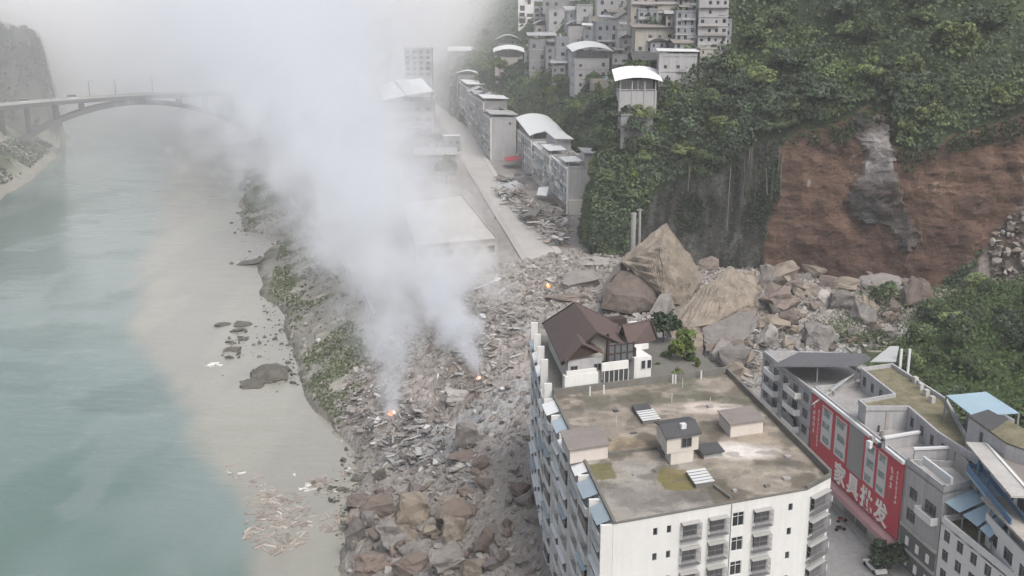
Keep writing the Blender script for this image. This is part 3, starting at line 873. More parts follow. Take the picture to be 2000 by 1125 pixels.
for r, zt in enumerate(rowsA):
    for u in (10.05, 13.75, 19.92):
        if (r, u) in ((0, 10.05),): pass
        loc = (P0[0] + d0[0] * u, P0[1] + d0[1] * u, zt - 1.1)
        o = put(cg[0], 'window_cage', rootA, loc, rzA)
        a = bpy.data.objects.new('awning', cg[1]); COL.objects.link(a); a.parent = o
    loc = (P1[0] + d1[0] * 2.8, P1[1] + d1[1] * 2.8, zt - 1.0)
    o = put(cg2[0], 'window_cage', rootA, loc, math.atan2(-d1[1], -d1[0]))
    a = bpy.data.objects.new('awning', cg2[1]); COL.objects.link(a); a.parent = o
    # air conditioner on the street side
    P, d, L = edge(A, 2)
    MB().obox(P, d, .6, 1.6, 0, .75, zt - 2.2, zt - 1.5).build('air_conditioner', M['white_frame'], rootA)
mb = MB().obox(P0, d0, 15.55, 15.63, 0.004, .09, 14, ZR - .1); mb.build('drain_pipe', M['frame'], rootA)
# balconies down the river side
def balcony(root, P, d, u, w, z, dep, awn, glazed):
    b = MB().obox(P, d, u - w / 2, u + w / 2, .003, dep, z - .16, z).build('balcony', M['white_wall'], root)
    p = MB()
    p.obox(P, d, u - w / 2, u + w / 2, dep - .12, dep, z, z + 1.0).obox(P, d, u - w / 2, u - w / 2 + .12, .003, dep - .12, z, z + 1.0).obox(P, d, u + w / 2 - .12, u + w / 2, .003, dep - .12, z, z + 1.0)
    p.build('parapet', M['white_wall'], b)
    if glazed:
        gl = MB().obox(P, d, u - w / 2 + .05, u + w / 2 - .05, dep - .09, dep - .03, z + 1.0, z + 2.5).build('balcony_glass', M['glass_pale'], b)
    if awn:
        n = (d[1], -d[0]); q = lambda uu, k, zz: (P[0] + d[0] * uu + n[0] * k, P[1] + d[1] * uu + n[1] * k, zz)
        MB().slab([q(u - w / 2 - .2, .02, z + 3.05), q(u - w / 2 - .2, dep + .35, z + 2.45), q(u + w / 2 + .2, dep + .35, z + 2.45), q(u + w / 2 + .2, .02, z + 3.05)], .06).build('awning', M[awn], b)
    return b
for r in range(9):
    z = ZR - FH * (r + 1) + .2
    if z < 14: break
    for j, c in enumerate((3.5, 10.5, 17.5, 24.5, 31.5, 38.5)):
        a = R.choice(['awning_blue', None, None, 'metal_white', None, 'metal_grey']) if r else ['awning_blue', 'awning_blue', 'metal_white', 'metal_white', 'awning_blue', 'metal_white'][j]
        balcony(rootA, P4, d4, L4 - c, R.choice([4.2, 5.0, 5.6]), z, 1.35 + .25 * (j % 2), a, R.random() < .4)
for c in (.25, 7, 14, 21, 28, 35, 41.8):
    MB().obox(P4, d4, L4 - c - .2, L4 - c + .2, .003, 1.45, 14, ZR - .15).build('pilaster', M['white_wall'], rootA)

# ---------------------------------------------------------------- brown-roofed building behind it
B = [(6.3, 155.4), (34.0, 166.0), (31.0, 184), (20, 186.5), (4.6, 186)]
rootB = thing('apartment_building', 'apartment building with a chalet-like brown gabled roof behind the white block', 'building', (15, 170, 14))
mb = MB()
for i in range(5):
    P, d, L = edge(B, i)
    hs = []
    if i == 4:
        for r in range(8):
            for c in (4, 11, 18, 25): hs.append((c - 1.5, c + 1.5, ZR - FH * (r + 1) + 1.0, ZR - FH * (r + 1) + 2.7))
    wall_holes(mb, P, d, L, 14, ZR, hs)
    for h in hs: add_window(rootB, P, d, (h[0] + h[1]) / 2, (h[2] + h[3]) / 2, 3, 1.7, 'dark')
mb.build('wall', M['white_wall'], rootB)
MB().prism(B, ZR - .25, ZR + .02).build('terrace_floor', M['dark_concrete'], rootB)
P5, d5, L5 = edge(B, 4)
for r in range(8):
    for c in (4, 11, 18, 25):
        balcony(rootB, P5, d5, c, 5.0, ZR - FH * (r + 1) + .2, 1.3, R.choice([None, 'awning_blue', 'metal_white']), R.random() < .4)
for c in (.5, 7.5, 14.5, 21.5, 28.5):
    MB().obox(P5, d5, c - .25, c + .25, .003, 1.2, 14, ZR + (2.6 if c < 22 else 1)).build('pilaster', M['white_wall'], rootB)
# penthouse walls under the brown roof
ph = [(8.6, 159.6), (18.9, 163.4), (18.2, 179.0), (6.4, 179.0)]
mb = MB()
for i in range(4):
    P, d, L = edge(ph, i)
    hs = [(1.0, 2.2, 44.6, 46.2), (L - 5.4, L - 4.2, 44.6, 46.2)] if i == 0 else []
    wall_holes(mb, P, d, L, ZR, 47.3, hs)
    for h in hs: add_window(rootB, P, d, (h[0] + h[1]) / 2, 45.4, 1.2, 1.6, 'dark')
# gable wall
P, d, L = edge(ph, 0)
mb.poly([(*ph[0], 47.3), (*ph[1], 47.3), (12.9, 161.2, 51.2)])
mb.build('penthouse_wall', M['cream_wall'], rootB)
rp = {k: Vector(at(1030 + x * .2133, 560 + y * .2133, z)) for k, (x, y, z) in dict(eBL=(140, 330, 46.6), rB=(430, 140, 52.2), rF=(642, 418, 52.2), eFL=(312, 700, 46.6), eBR=(850, 345, 46.6), eFR=(950, 562, 46.6), wB=(1130, 300, 50.0), wF=(1190, 470, 46.6), wM=(870, 345, 50.2)).items()}
g = MB().slab([rp['rB'], rp['eBL'], rp['eFL'], rp['rF']], .3)
g.slab([rp['rB'], rp['rF'], rp['eFR'], rp['eBR']], .3)
g.build('roof', M['brown_roof'], rootB)
rw = MB().slab([rp['wM'], rp['eFR'] + Vector((-.3, .3, .02)), rp['wF'], rp['wB']], .3)
bk = Vector((0, 5.5, -3.2))
rw.slab([rp['wM'] + Vector((0, .01, 0)), rp['wB'] + Vector((0, .01, 0)), rp['wB'] + bk, rp['wM'] + bk], .3)
rw.build('roof', M['brown_roof'], rootB)
# barge boards
g = MB()
for a, b in (('rF', 'eFR'), ('rF', 'eFL'), ('rB', 'eBR'), ('wB', 'wF'), ('eBL', 'rB')):
    g.bar(rp[a] + Vector((0, -.1, -.15)), rp[b] + Vector((0, -.1, -.15)), .24)
g.build('barge_board', M['dark_wood'], rootB)
# small front gable
ap, l, r_ = [Vector(atd(1030 + x * .2133, 560 + y * .2133, Y)) for x, y, Y in ((500, 515, 156.4), (345, 690, 155.6), (695, 605, 157.6))]
bkv = Vector((-.5, 5.0, .0))
g = MB().slab([ap, l, l + bkv * .45, ap + bkv], .22).slab([ap, ap + bkv, r_ + bkv * .45, r_], .22); g.build('dormer_roof', M['brown_roof'], rootB)
MB().poly([l + Vector((.4, .5, 0)), r_ + Vector((-.4, .4, 0)), ap + Vector((0, .5, -.3))]).build('dormer_gable', M['dark_wood'], rootB)
g = MB(); d_ = (r_ - l); d_ = Vector((d_.x, d_.y)).normalized()
g.obox((l.x + .5, l.y + .9), tuple(d_), 0, 5.6, -.2, 0, ZR, l.z); g.build('porch_wall', M['pale_wall'], rootB)
for u in (1.0, 4.9):
    add_window(rootB, (l.x + .5, l.y + .9), tuple(d_), u, 46.55, 1.2, 1.1, 'dark', depth=-.06)
# timber-framed glazing in the main gable
gp = Vector((15.0, 161.0)); gd = Vector((.93, .36)).normalized()
gl = MB().obox(gp, tuple(gd), 0, 4.6, .12, .2, 46.2, 49.2).build('gable_window', M['glass_pale'], rootB)
g = MB()
for k in range(5): g.obox(gp, tuple(gd), k * 1.1, k * 1.1 + .16, .2, .34, 46.1, 49.3 if k else 50.0)
for zz in (46.2, 47.6, 49.0): g.obox(gp, tuple(gd), 0.02, 4.58, .21, .33, zz, zz + .15)
g.obox(gp, tuple(gd), 4.6, 4.9, -.1, .36, ZR, 48.2); g.obox(gp, tuple(gd), -.2, .1, -.1, .36, ZR, 51.0)
g.build('timber_frame', M['dark_wood'], gl)
# white terrace box, balcony fronts, side wing wall
d2 = Vector((.952, .306))
def tbox(name, px, py, pz, lx, ly, z0, z1, m):
    p = Vector(at(1030 + px * .2133, 560 + py * .2133, pz)[:2])
    return MB().obox(p, tuple(Vector((24.6, 9.1)).normalized()), 0, lx, -ly, 0, z0, z1).build(name, M[m], rootB)
dA = tuple(Vector((24.6, 9.1)).normalized())
def ybox(name, px, py, Y, lx, ly, z0, z1, m):
    p = atd(px, py, Y); return MB().obox(p[:2], dA, 0, lx, -ly, 0, z0, z1).build(name, M[m], rootB)
ybox('terrace_wall', 1103, 760, 155.75, 5.6, .9, 43.0, 45.75, 'white_wall')
ybox('balcony_front', 1107, 735, 155.95, 5.0, .3, 45.76, 46.45, 'white_wall')
ybox('balcony_front', 1176, 722, 157.3, 4.5, .4, 46.0, 47.3, 'white_wall')
tbox('side_wing', 975, 860, 43, 3.0, 5.0, 43, 46.75, 'white_wall')
sp = Vector(at(1030 + 975 * .2133, 560 + 860 * .2133, 43)[:2])
for u in (1.55, 2.6):
    add_window(rootB, sp, tuple(Vector((24.6, 9.1)).normalized()), u, 45.5, .8, 1.5, 'white', depth=-.06)
ts_ = ybox('terrace_screen', 1178, 745, 157.5, 4.4, .15, 43, 45.9, 'glass_pale')
tp_ = atd(1178, 745, 157.5)
for k in range(6): MB().obox(tp_[:2], dA, .1 + k * .82, .22 + k * .82, .003, .08, 43, 45.9).build('screen_post', M['white_frame'], ts_)
tbox('balcony_front', 975, 660, 45.4, 2.6, .3, 46.8, 47.7, 'white_wall')
tbox('rear_hatch', 770, 330, 47.5, 3.0, 2.2, 44, 48.0, 'dark_wood'); tbox('rear_parapet', 930, 330, 47.5, 1.6, .4, 44, 47.6, 'white_wall')
# gutter wall between the two blocks
MB().obox((6.3, 155.35), tuple(Vector((28.7, 10.7)).normalized()), 0, 30, -.15, .15, 42.5, 43.45).build('boundary_wall', M['dark_concrete'], rootB)
for p, nm in (((573, 1000), 0), ((700, 985), 0), ((1330, 890), 1), ((1355, 890), 1), ((1590, 850), 1)):
    q = at(1030 + p[0] * .2133, 560 + p[1] * .2133, 43)
    MB().box(q[0] - .12, q[1] - .12, 42.8, q[0] + .12, q[1] + .12, 44.5).build('post', M['white_frame'], rootB)
# ---------------------------------------------------------------- street row on the right
def fline(y): return 58.7 - (y - 148) * .155 if y > 148 else 58.7 + (148 - y) * .175
def fp(y): return (fline(y), y)
# furniture store with the red billboard
C2 = [fp(180.5), fp(148.2), (66.5, 147.2), (71.6, 166), (66.5, 184)]
def fgrid(poly, i, n, w, h, z0, z1, fl, **k):
    return grid(edge(poly, i)[2], n, w, h, z0, z1, fl, **k)
rootC = bld('shop_building', 'grey furniture shop with roof terraces carrying the red sign along the street', 'building', C2, 17.5, 34.4, M['pale_wall'], M['concrete'], {}, parapet=.9)
# raised rear block with the mossy roof
UP = [(62.1, 181.5), (63.4, 168.2), (56.6, 165.2), (56.9, 162.3), (63.6, 162.3), (64.2, 151.4), (66.3, 141.6), (71.1, 165.8), (68.4, 183.8)]
mb = MB()
for i in range(len(UP)):
    P, d, L = edge(UP, i)
    hs = grid(L, max(1, int(L / 3.2)), 1.3, 1.7, 34.6, 37.6, 1) if i in (0, 4, 5) else []
    wall_holes(mb, P, d, L, 34.45, 37.7, hs)
    for h in hs: add_window(rootC, P, d, (h[0] + h[1]) / 2, (h[2] + h[3]) / 2, 1.3, 1.7, 'dark')
    mb.obox(P, d, -.1, L + .1, -.25, .12, 37.7, 38.45 + .004 * i)
mb.build('upper_wall', M['pale_wall'], rootC)
MB().prism(UP, 37.6, 37.8).build('roof', M['moss_roof'], rootC)
for u in (4, 8, 12, 16):
    P, d, L = edge(UP, 7); MB().obox((69.8 - u * .06, 178 - u * .8), tuple(Vector((-.2, .98))), 0, .9, -.4, .3, 37.8, 38.9).build('roof_post', M['pale_concrete'], rootC)
P, d, L = edge(UP, 8); MB().obox(P, d, -2, L, .4, .65, 36.2, 37.3).build('eave_beam', M['pale_concrete'], rootC)
# columns under the roof arm and terrace clutter
for p in ((57.2, 162.6), (57.0, 164.9), (60.4, 162.4)): MB().box(p[0] - .25, p[1] - .25, 34.5, p[0] + .25, p[1] + .25, 37.6).build('column', M['warm_wall'], rootC)
MB().obox((57.2, 153.6), (.93, .36), 0, 6.5, -.3, 0, 34.5, 36.4).build('terrace_wall', M['pale_wall'], rootC)
MB().obox((57.1, 153.5), (.93, .36), -.1, 6.7, -.45, .12, 36.4, 36.75).build('coping', M['metal_white'], rootC)
for k in range(14):
    p = (R.uniform(55.5, 62), R.choice([R.uniform(153.5, 161), R.uniform(169, 179)])); s = R.uniform(.35, .9)
    MB().obox(p, tuple(Vector((R.uniform(-1, 1), 1)).normalized()), 0, s, -s * .7, 0, 34.47, 34.47 + R.uniform(.4, 1.3)).build('storage_box', M[R.choice(['metal_white', 'dark_roof', 'concrete', 'blue_paint', 'warm_wall'])], rootC)
# front ledge above the sign
mb = MB(); P, d, L = edge(C2, 0)
mb.obox(P, d, .3, L - .2, .1, .6, 34.5, 35.05); mb.build('ledge', M['metal_white'], rootC)
# ground-floor shop awning and openings
for k in range(7):
    MB().obox(P, d, 2 + k * 4.3, 5.6 + k * 4.3, .002, .12, 18.1, 21.2).build('shutter', M[['frame', 'dark_wall', 'metal_grey'][k % 3]], rootC)
mb = MB(); mb.obox(P, d, .5, L - .3, .05, 1.7, 21.4, 21.75); mb.build('canopy', M['metal_grey'], rootC)

# the red sign
sg0 = Vector(P); sd = Vector(d); sL = L - .25
roots = thing('billboard', 'long red billboard with big white characters and white posters on the grey shop front', 'sign', (P[0], P[1], 22))
def sgn(name, u0, u1, z0, z1, n0, n1, m, par=None):
    return MB().obox(P, d, u0, u1, n0, n1, z0, z1).build(name, M[m], par or roots)
ZB, ZM, ZT = 22.0, 26.2, 34.3
sgn('lower_panel', 9.6, sL, ZB, ZM, .12, .3, 'red_panel')
sgn('side_panel', .3, 10.0, ZM - 1.4, ZT, .12, .302, 'red_panel')
sgn('upper_panel', 9.6, 14.6, ZM, ZT, .12, .298, 'red_panel')
sgn('ribbed_panel', 14.6, 20.0, ZM, ZT + .2, .10, .2, 'stripe_panel')
for k in range(14): sgn('rib', 14.8 + k * .37, 14.98 + k * .37, ZM + .05, ZT + .15, .2, .245, 'stripe_panel')
sgn('end_panel', 20.0, sL, ZM, ZT, .12, .3, 'red_panel')
sgn('fascia', 9.6, sL, 20.9, 21.8, .3, 1.75, 'pink_panel')
sgn('side_panel', .6, 9.6, 23.4, 24.8, .12, .28, 'red_panel')
random_pic = random.Random(3)
for (u0, u1) in ((4.6, 8.6), (9.9, 14.0), (20.7, 24.0), (24.9, 27.7)):
    ps = sgn('poster', u0, u1, ZM + .5, ZT - .7, .304, .34, 'poster')
    n = 3
    for k in range(n):
        zc = ZM + 1.5 + (ZT - ZM - 3.2) * k / (n - 1)
        for j in range(1):
            w = (u1 - u0) * random_pic.uniform(.55, .75); uc = u0 + (u1 - u0) * random_pic.uniform(.42, .58)
            MB().obox(P, d, uc - w / 2, uc + w / 2, .345, .36, zc - random_pic.uniform(.4, .7), zc + random_pic.uniform(.3, .8)).build('picture', M['poster_green'], ps)
    MB().obox(P, d, u0 + .25, u1 - .25, .345, .36, ZT - 1.15, ZT - .95).build('title_line', M['red_panel'], ps)
# big characters
def glyph(ch):
    cu = bpy.data.curves.new('character', 'FONT'); cu.body = ch; cu.size = 1.0; cu.extrude = .02; cu.offset = .03; cu.resolution_u = 2
    o = bpy.data.objects.new('character', cu); COL.objects.link(o)
    dg = bpy.context.evaluated_depsgraph_get()
    me = bpy.data.meshes.new_from_object(o.evaluated_get(dg))
    bpy.data.objects.remove(o); bpy.data.curves.remove(cu)
    return me
def put_char(ch, u, z, size, n=.34, wx=1.0):
    me = glyph(ch)
    co = np.zeros(len(me.vertices) * 3); me.vertices.foreach_get('co', co); co = co.reshape(-1, 3)
    c = (co.max(0) + co.min(0)) / 2
    o = np.zeros_like(co)
    uu = (co[:, 0] - c[0]) * size * wx + u; nn = co[:, 2] * 1.5 + n + .02; zz = (co[:, 1] - c[1]) * size + z
    o[:, 0] = P[0] + d[0] * uu + d[1] * nn; o[:, 1] = P[1] + d[1] * uu - d[0] * nn; o[:, 2] = zz
    o -= np.array(ORG[roots.name])
    me.vertices.foreach_set('co', o.ravel()); me.materials.clear(); me.materials.append(M['white_sign']); me.update()
    ob = bpy.data.objects.new('character', me); COL.objects.link(ob); ob.parent = roots
for k, ch in enumerate('家具批发'):
    put_char(ch, 12.9 + k * 4.75, 24.15, 3.9, wx=1.08)
# columns of small lettering too small to read: kept as one raised strip of strokes
mb = MB()
for (uc, w, za, zb) in ((1.5, 1.0, 27.2, 33.4), (3.3, .7, 25.2, 32.6), (29.3, 1.1, 29.2, 33.0), (31.0, .7, 27.4, 33.4)):
    z = za
    while z < zb - w:
        for q in range(4):
            a = random_pic.uniform(-.5, .1) * w; b_ = random_pic.uniform(.1, .5) * w; zz = z + w * (.1 + .22 * q)
            mb.obox(P, d, uc + a, uc + b_, .302, .33, zz, zz + .1 * w)
        x_ = random_pic.uniform(-.2, .2) * w; mb.obox(P, d, uc + x_, uc + x_ + .12 * w, .332, .345, z + .08, z + w * .85)
        z += w * 1.12
tag(mb.build('small_lettering', M['white_sign'], roots), kind='stuff')
sgn('dark_emblem', 1.1, 2.0, 25.6, 26.6, .304, .33, 'car_red'); sgn('dark_emblem', 28.9, 29.7, 27.6, 28.7, .304, .33, 'car_red')

# grey corner building left of the sign, under the dark canopy
C1 = [fp(204), fp(181.2), (67, 185), (64, 203)]
rC1 = bld('apartment_building', 'drab grey apartment house left of the red sign under a dark draped canopy', 'building', C1, 17, 33.6, M['pale_wall'], M['concrete'], {0: fgrid(C1, 0, 5, 2.4, 1.7, 18, 33.4, 5), 1: []}, parapet=.8, slabs=5)
P1c, d1c, L1c = edge(C1, 0)
for r in range(1, 5):
    for c in (6, 16):
        balcony(rC1, P1c, d1c, c, 5.5, 18 + r * 3.3, 1.2, None, R.random() < .5)
cp = [Vector(atd(px, py, Y)) for px, py, Y in ((1502, 716, 190), (1600, 716, 184), (1676, 714, 183), (1702, 700, 187), (1690, 690, 193), (1560, 688, 200))]
g = MB().slab([cp[0], cp[1], cp[5]], .12).slab([cp[1], cp[2], cp[3], cp[4], cp[5]], .12)
g.build('canopy', M['tarp_roof'], rC1)
for i in (1, 2, 3): MB().bar(cp[i] - Vector((0, -.8, .1)), (cp[i].x, cp[i].y + .8, 34.5), .12).build('post', M['steel'], rC1)
g = MB(); P_ = Vector(atd(1640, 745, 181)); Q_ = Vector(atd(1585, 790, 176))
g.slab([P_ + Vector((3, 1, 1.2)), P_, Q_, Q_ + Vector((2.0, 1, .6))], .1); g.build('lean_to_roof', M['metal_grey'], rC1)
g = MB(); w = Vector(atd(1745, 690, 190)); 
g.slab([Vector(atd(1700, 706, 186)), Vector(atd(1750, 706, 186)), Vector(atd(1756, 676, 191)), Vector(atd(1738, 676, 191))], .15); g.build('roof_sheet', M['metal_grey'], rC1)
MB().box(w.x - .2, w.y - 4, 34, w.x + .2, w.y - 3.6, 40.4).build('post', M['metal_white'], rC1)
MB().box(w.x + 1.3, w.y - 4, 34, w.x + 1.7, w.y - 3.6, 40.4).build('post', M['metal_white'], rC1)

# banded grey house right of the sign
C3 = [fp(148.0), fp(138.5), (66.4, 141), (66.2, 147.0)]
rC3 = bld('apartment_building', 'narrow house right of the red sign with dark banded cladding and a pale roof terrace', 'building', C3, 17.5, 34.6, M['pale_wall'], M['pale_concrete'], {0: [(1.2, 3.4, 30.0, 31.8), (5.4, 8.4, 29.8, 31.8), (1.0, 3.4, 26.4, 28.4)]}, parapet=1.0)
Pc, dc, Lc = edge(C3, 0)
for z in (18.9, 22.2):
    b = MB().obox(Pc, dc, .25, Lc - .2, .003, .22, z, z + 2.7).build('cladding_band', M['dark_wall'], rC3)
    for u in (1.9, 4.7, 7.5): MB().obox(Pc, dc, u, u + .8, .225, .34, z + .6, z + 1.9).build('wall_sign', M['white_sign'], b)
for z in (21.75, 25.1): MB().obox(Pc, dc, -.05, Lc, .003, .35, z, z + .4).build('ledge', M['pale_concrete'], rC3)
balcony(rC3, Pc, dc, 6.9, 4.4, 29.4, 1.1, None, False)
MB().obox((60.6, 146.6), (.16, -.987), 0, 7.6, .0, .3, 35.3, 36.6).build('terrace_coping', M['metal_white'], rC3)
MB().obox((59.6, 148), (.95, .1), 0, 5.6, -.3, 0, 34.6, 37.0).build('terrace_wall', M['pale_wall'], rC3)
MB().obox((59.5, 147.9), (.95, .1), -.1, 5.8, -.45, .1, 37.0, 37.3).build('coping', M['metal_white'], rC3)
MB().obox((65.6, 150), (-.02, -1), 0, 11, 0, .3, 34.6, 37.2).build('terrace_wall', M['warm_wall'], rC3)
# white house with the sagging blue sheets over its terrace
C4 = [fp(138.2), fp(122.5), (68, 122), (68.5, 140.5)]
rC4 = bld('apartment_building', 'white house with pale blue corrugated sheets sagging over its roof terrace', 'building', C4, 17.5, 30.3, M['white_wall'], M['moss_roof'], {0: fgrid(C4, 0, 5, 1.5, 1.7, 18.2, 30.0, 4)}, parapet=.9)
z = 33.2
pts = [((1835, 973), (1912, 930)), ((1878, 1003), (1965, 965)), ((1912, 1030), (1975, 985)), ((1935, 1052), (1985, 1010))]
rows = [(Vector(at(*a, z - .5 * (i % 2))), Vector(at(*b, z + 1.6))) for i, (a, b) in enumerate(pts)]
for i in range(3):
    g = MB(); a, b = rows[i]; c, e = rows[i + 1]
    k = (c - a) * .08; k2 = (e - b) * .08
    g.slab([a + k, c - k, e - k2 + Vector((0, 0, .1 * i)), b + k2], .1); g.build('roof_sheet', M['metal_blue'], rC4)
for i in range(4):
    a, b = rows[i]; g = MB().bar(a - Vector((0, 0, .3)), b - Vector((0, 0, .3)), .25); g.build('rafter', M['dark_roof'], rC4)
    MB().box(a.x + .1, a.y - .1, 30.3, a.x + .3, a.y + .1, a.z - .2).build('post', M['steel'], rC4)
# blue-walled upper flat
C5 = [(66.6, 141.2), (65.2, 124), (90, 122), (90, 139)]
rC5 = bld('apartment_building', 'taller white house with a blue painted gallery at the right edge of the photo', 'building', C5, 17.5, 40.6, M['white_wall'], M['grey_roof'], {0: [(1.5, 2.9, 37.6, 39.8), (5.2, 6.4, 37.9, 39.8), (9.0, 12, 37.6, 39.8), (13, 15.6, 37.6, 39.8)]}, parapet=.5)
P5c, d5c, L5c = edge(C5, 0)
b = MB().obox(P5c, d5c, .2, L5c, .003, 2.2, 36.4, 36.7).build('gallery_floor', M['metal_blue'], rC5)
MB().obox(P5c, d5c, .2, L5c, 2.0, 2.15, 36.7, 37.8).obox(P5c, d5c, .2, .35, 0.01, 2.0, 36.7, 37.8).build('parapet', M['blue_paint'], b)
MB().obox(P5c, d5c, .1, L5c, .004, .05, 36.7, 37.55).build('blue_dado', M['blue_paint'], rC5)
MB().obox(P5c, d5c, -.3, L5c, -.6, 2.5, 40.65, 40.9).build('roof_edge', M['pale_concrete'], rC5)
for u in (3.9, 7.8): MB().obox(P5c, d5c, u, u + .25, 1.85, 2.1, 37.8, 40.65).build('column', M['blue_paint'], rC5)
C6 = [(63.6, 131.5), (63.4, 118), (69, 117.5), (69, 131)]
rC6 = bld('apartment_building', 'pale house with a beige terrace slab at the lower right corner', 'building', C6, 17.5, 34.0, M['white_wall'], M['warm_wall'], {0: fgrid(C6, 0, 3, 2.6, 1.8, 18, 33.6, 5)}, parapet=None)
MB().obox((63.0, 132.4), (.0, -1), 0, 14, -4.5, .2, 36.6, 36.9).build('roof', M['warm_wall'], rC6)
MB().obox((63.3, 131.5), (.0, -1), 0, 13, -.2, .0, 34, 35.0).build('terrace_wall', M['white_wall'], rC6)
MB().obox((65.4, 131.3), (0, -1), 0, 13, -.2, 0, 34, 36.6).build('inner_wall', M['warm_wall'], rC6)
for u in (.2, 6, 12): MB().box(63.4, 131 - u, 35, 63.75, 131.3 - u, 36.6).build('post', M['pale_wall'], rC6)
# rooftop sheds in the second row
c = [at(*p, 42) for p in ((1848, 772), (1926, 765), (1990, 806), (1900, 812))]
sh = thing('roof_shed', 'open rooftop shed with a pale blue sheet metal roof beside the trees', 'shed', (70, 154, 37.8))
MB().slab([c[3], c[2], c[1], c[0]], .15).build('roof', M['metal_blue'], sh)
for p in c: MB().box(p[0] - .12, p[1] - .12, 17.5 if p[0] > 72 else 37.8, p[0] + .12, p[1] + .12, 41.8).build('post', M['steel'], sh)
MB().prism([(72.6, 151.2), (75.4, 151.2), (74.2, 158.5), (71.4, 158.5)], 17.5, 40.5).build('wall', M['pale_wall'], sh)
c = [at(*p, 43) for p in ((1892, 812), (1930, 800), (2010, 842), (2010, 880), (1966, 864))]
sh = thing('roof_shed', 'brown-roofed rooftop room behind the blue gallery at the right edge', 'shed', (68, 140, 37.8))
MB().slab([c[0], c[4], c[3], c[2], c[1]], .25).build('roof', M['moss_roof'], sh)
MB().prism([(q[0], q[1]) for q in (c[0], c[4], c[3], c[2], c[1])][::1], 37.8, 42.7).build('wall', M['pale_wall'], sh)
MB().slab([Vector(c[0]) + Vector((0, 0, .05)), (Vector(c[0]) * .4 + Vector(c[4]) * .6) + Vector((0, 0, .05)), (Vector(c[1]) * .5 + Vector(c[2]) * .5) + Vector((.0, 0, .05)), Vector(c[1]) + Vector((0, 0, .05))], .04).build('roof_sheet', M['dark_roof'], sh)
tk = thing('water_tank', 'dark rooftop water tank pair by the blue gallery', 'tank', at(1920, 858, 40.9))
q = at(1920, 858, 40.9)
for k in (0, 1): MB().bar((q[0] + k * 1.2, q[1], 40.5), (q[0] + k * 1.2, q[1], 42.0), .5, 10).build('tank', M['dark_roof'], tk)

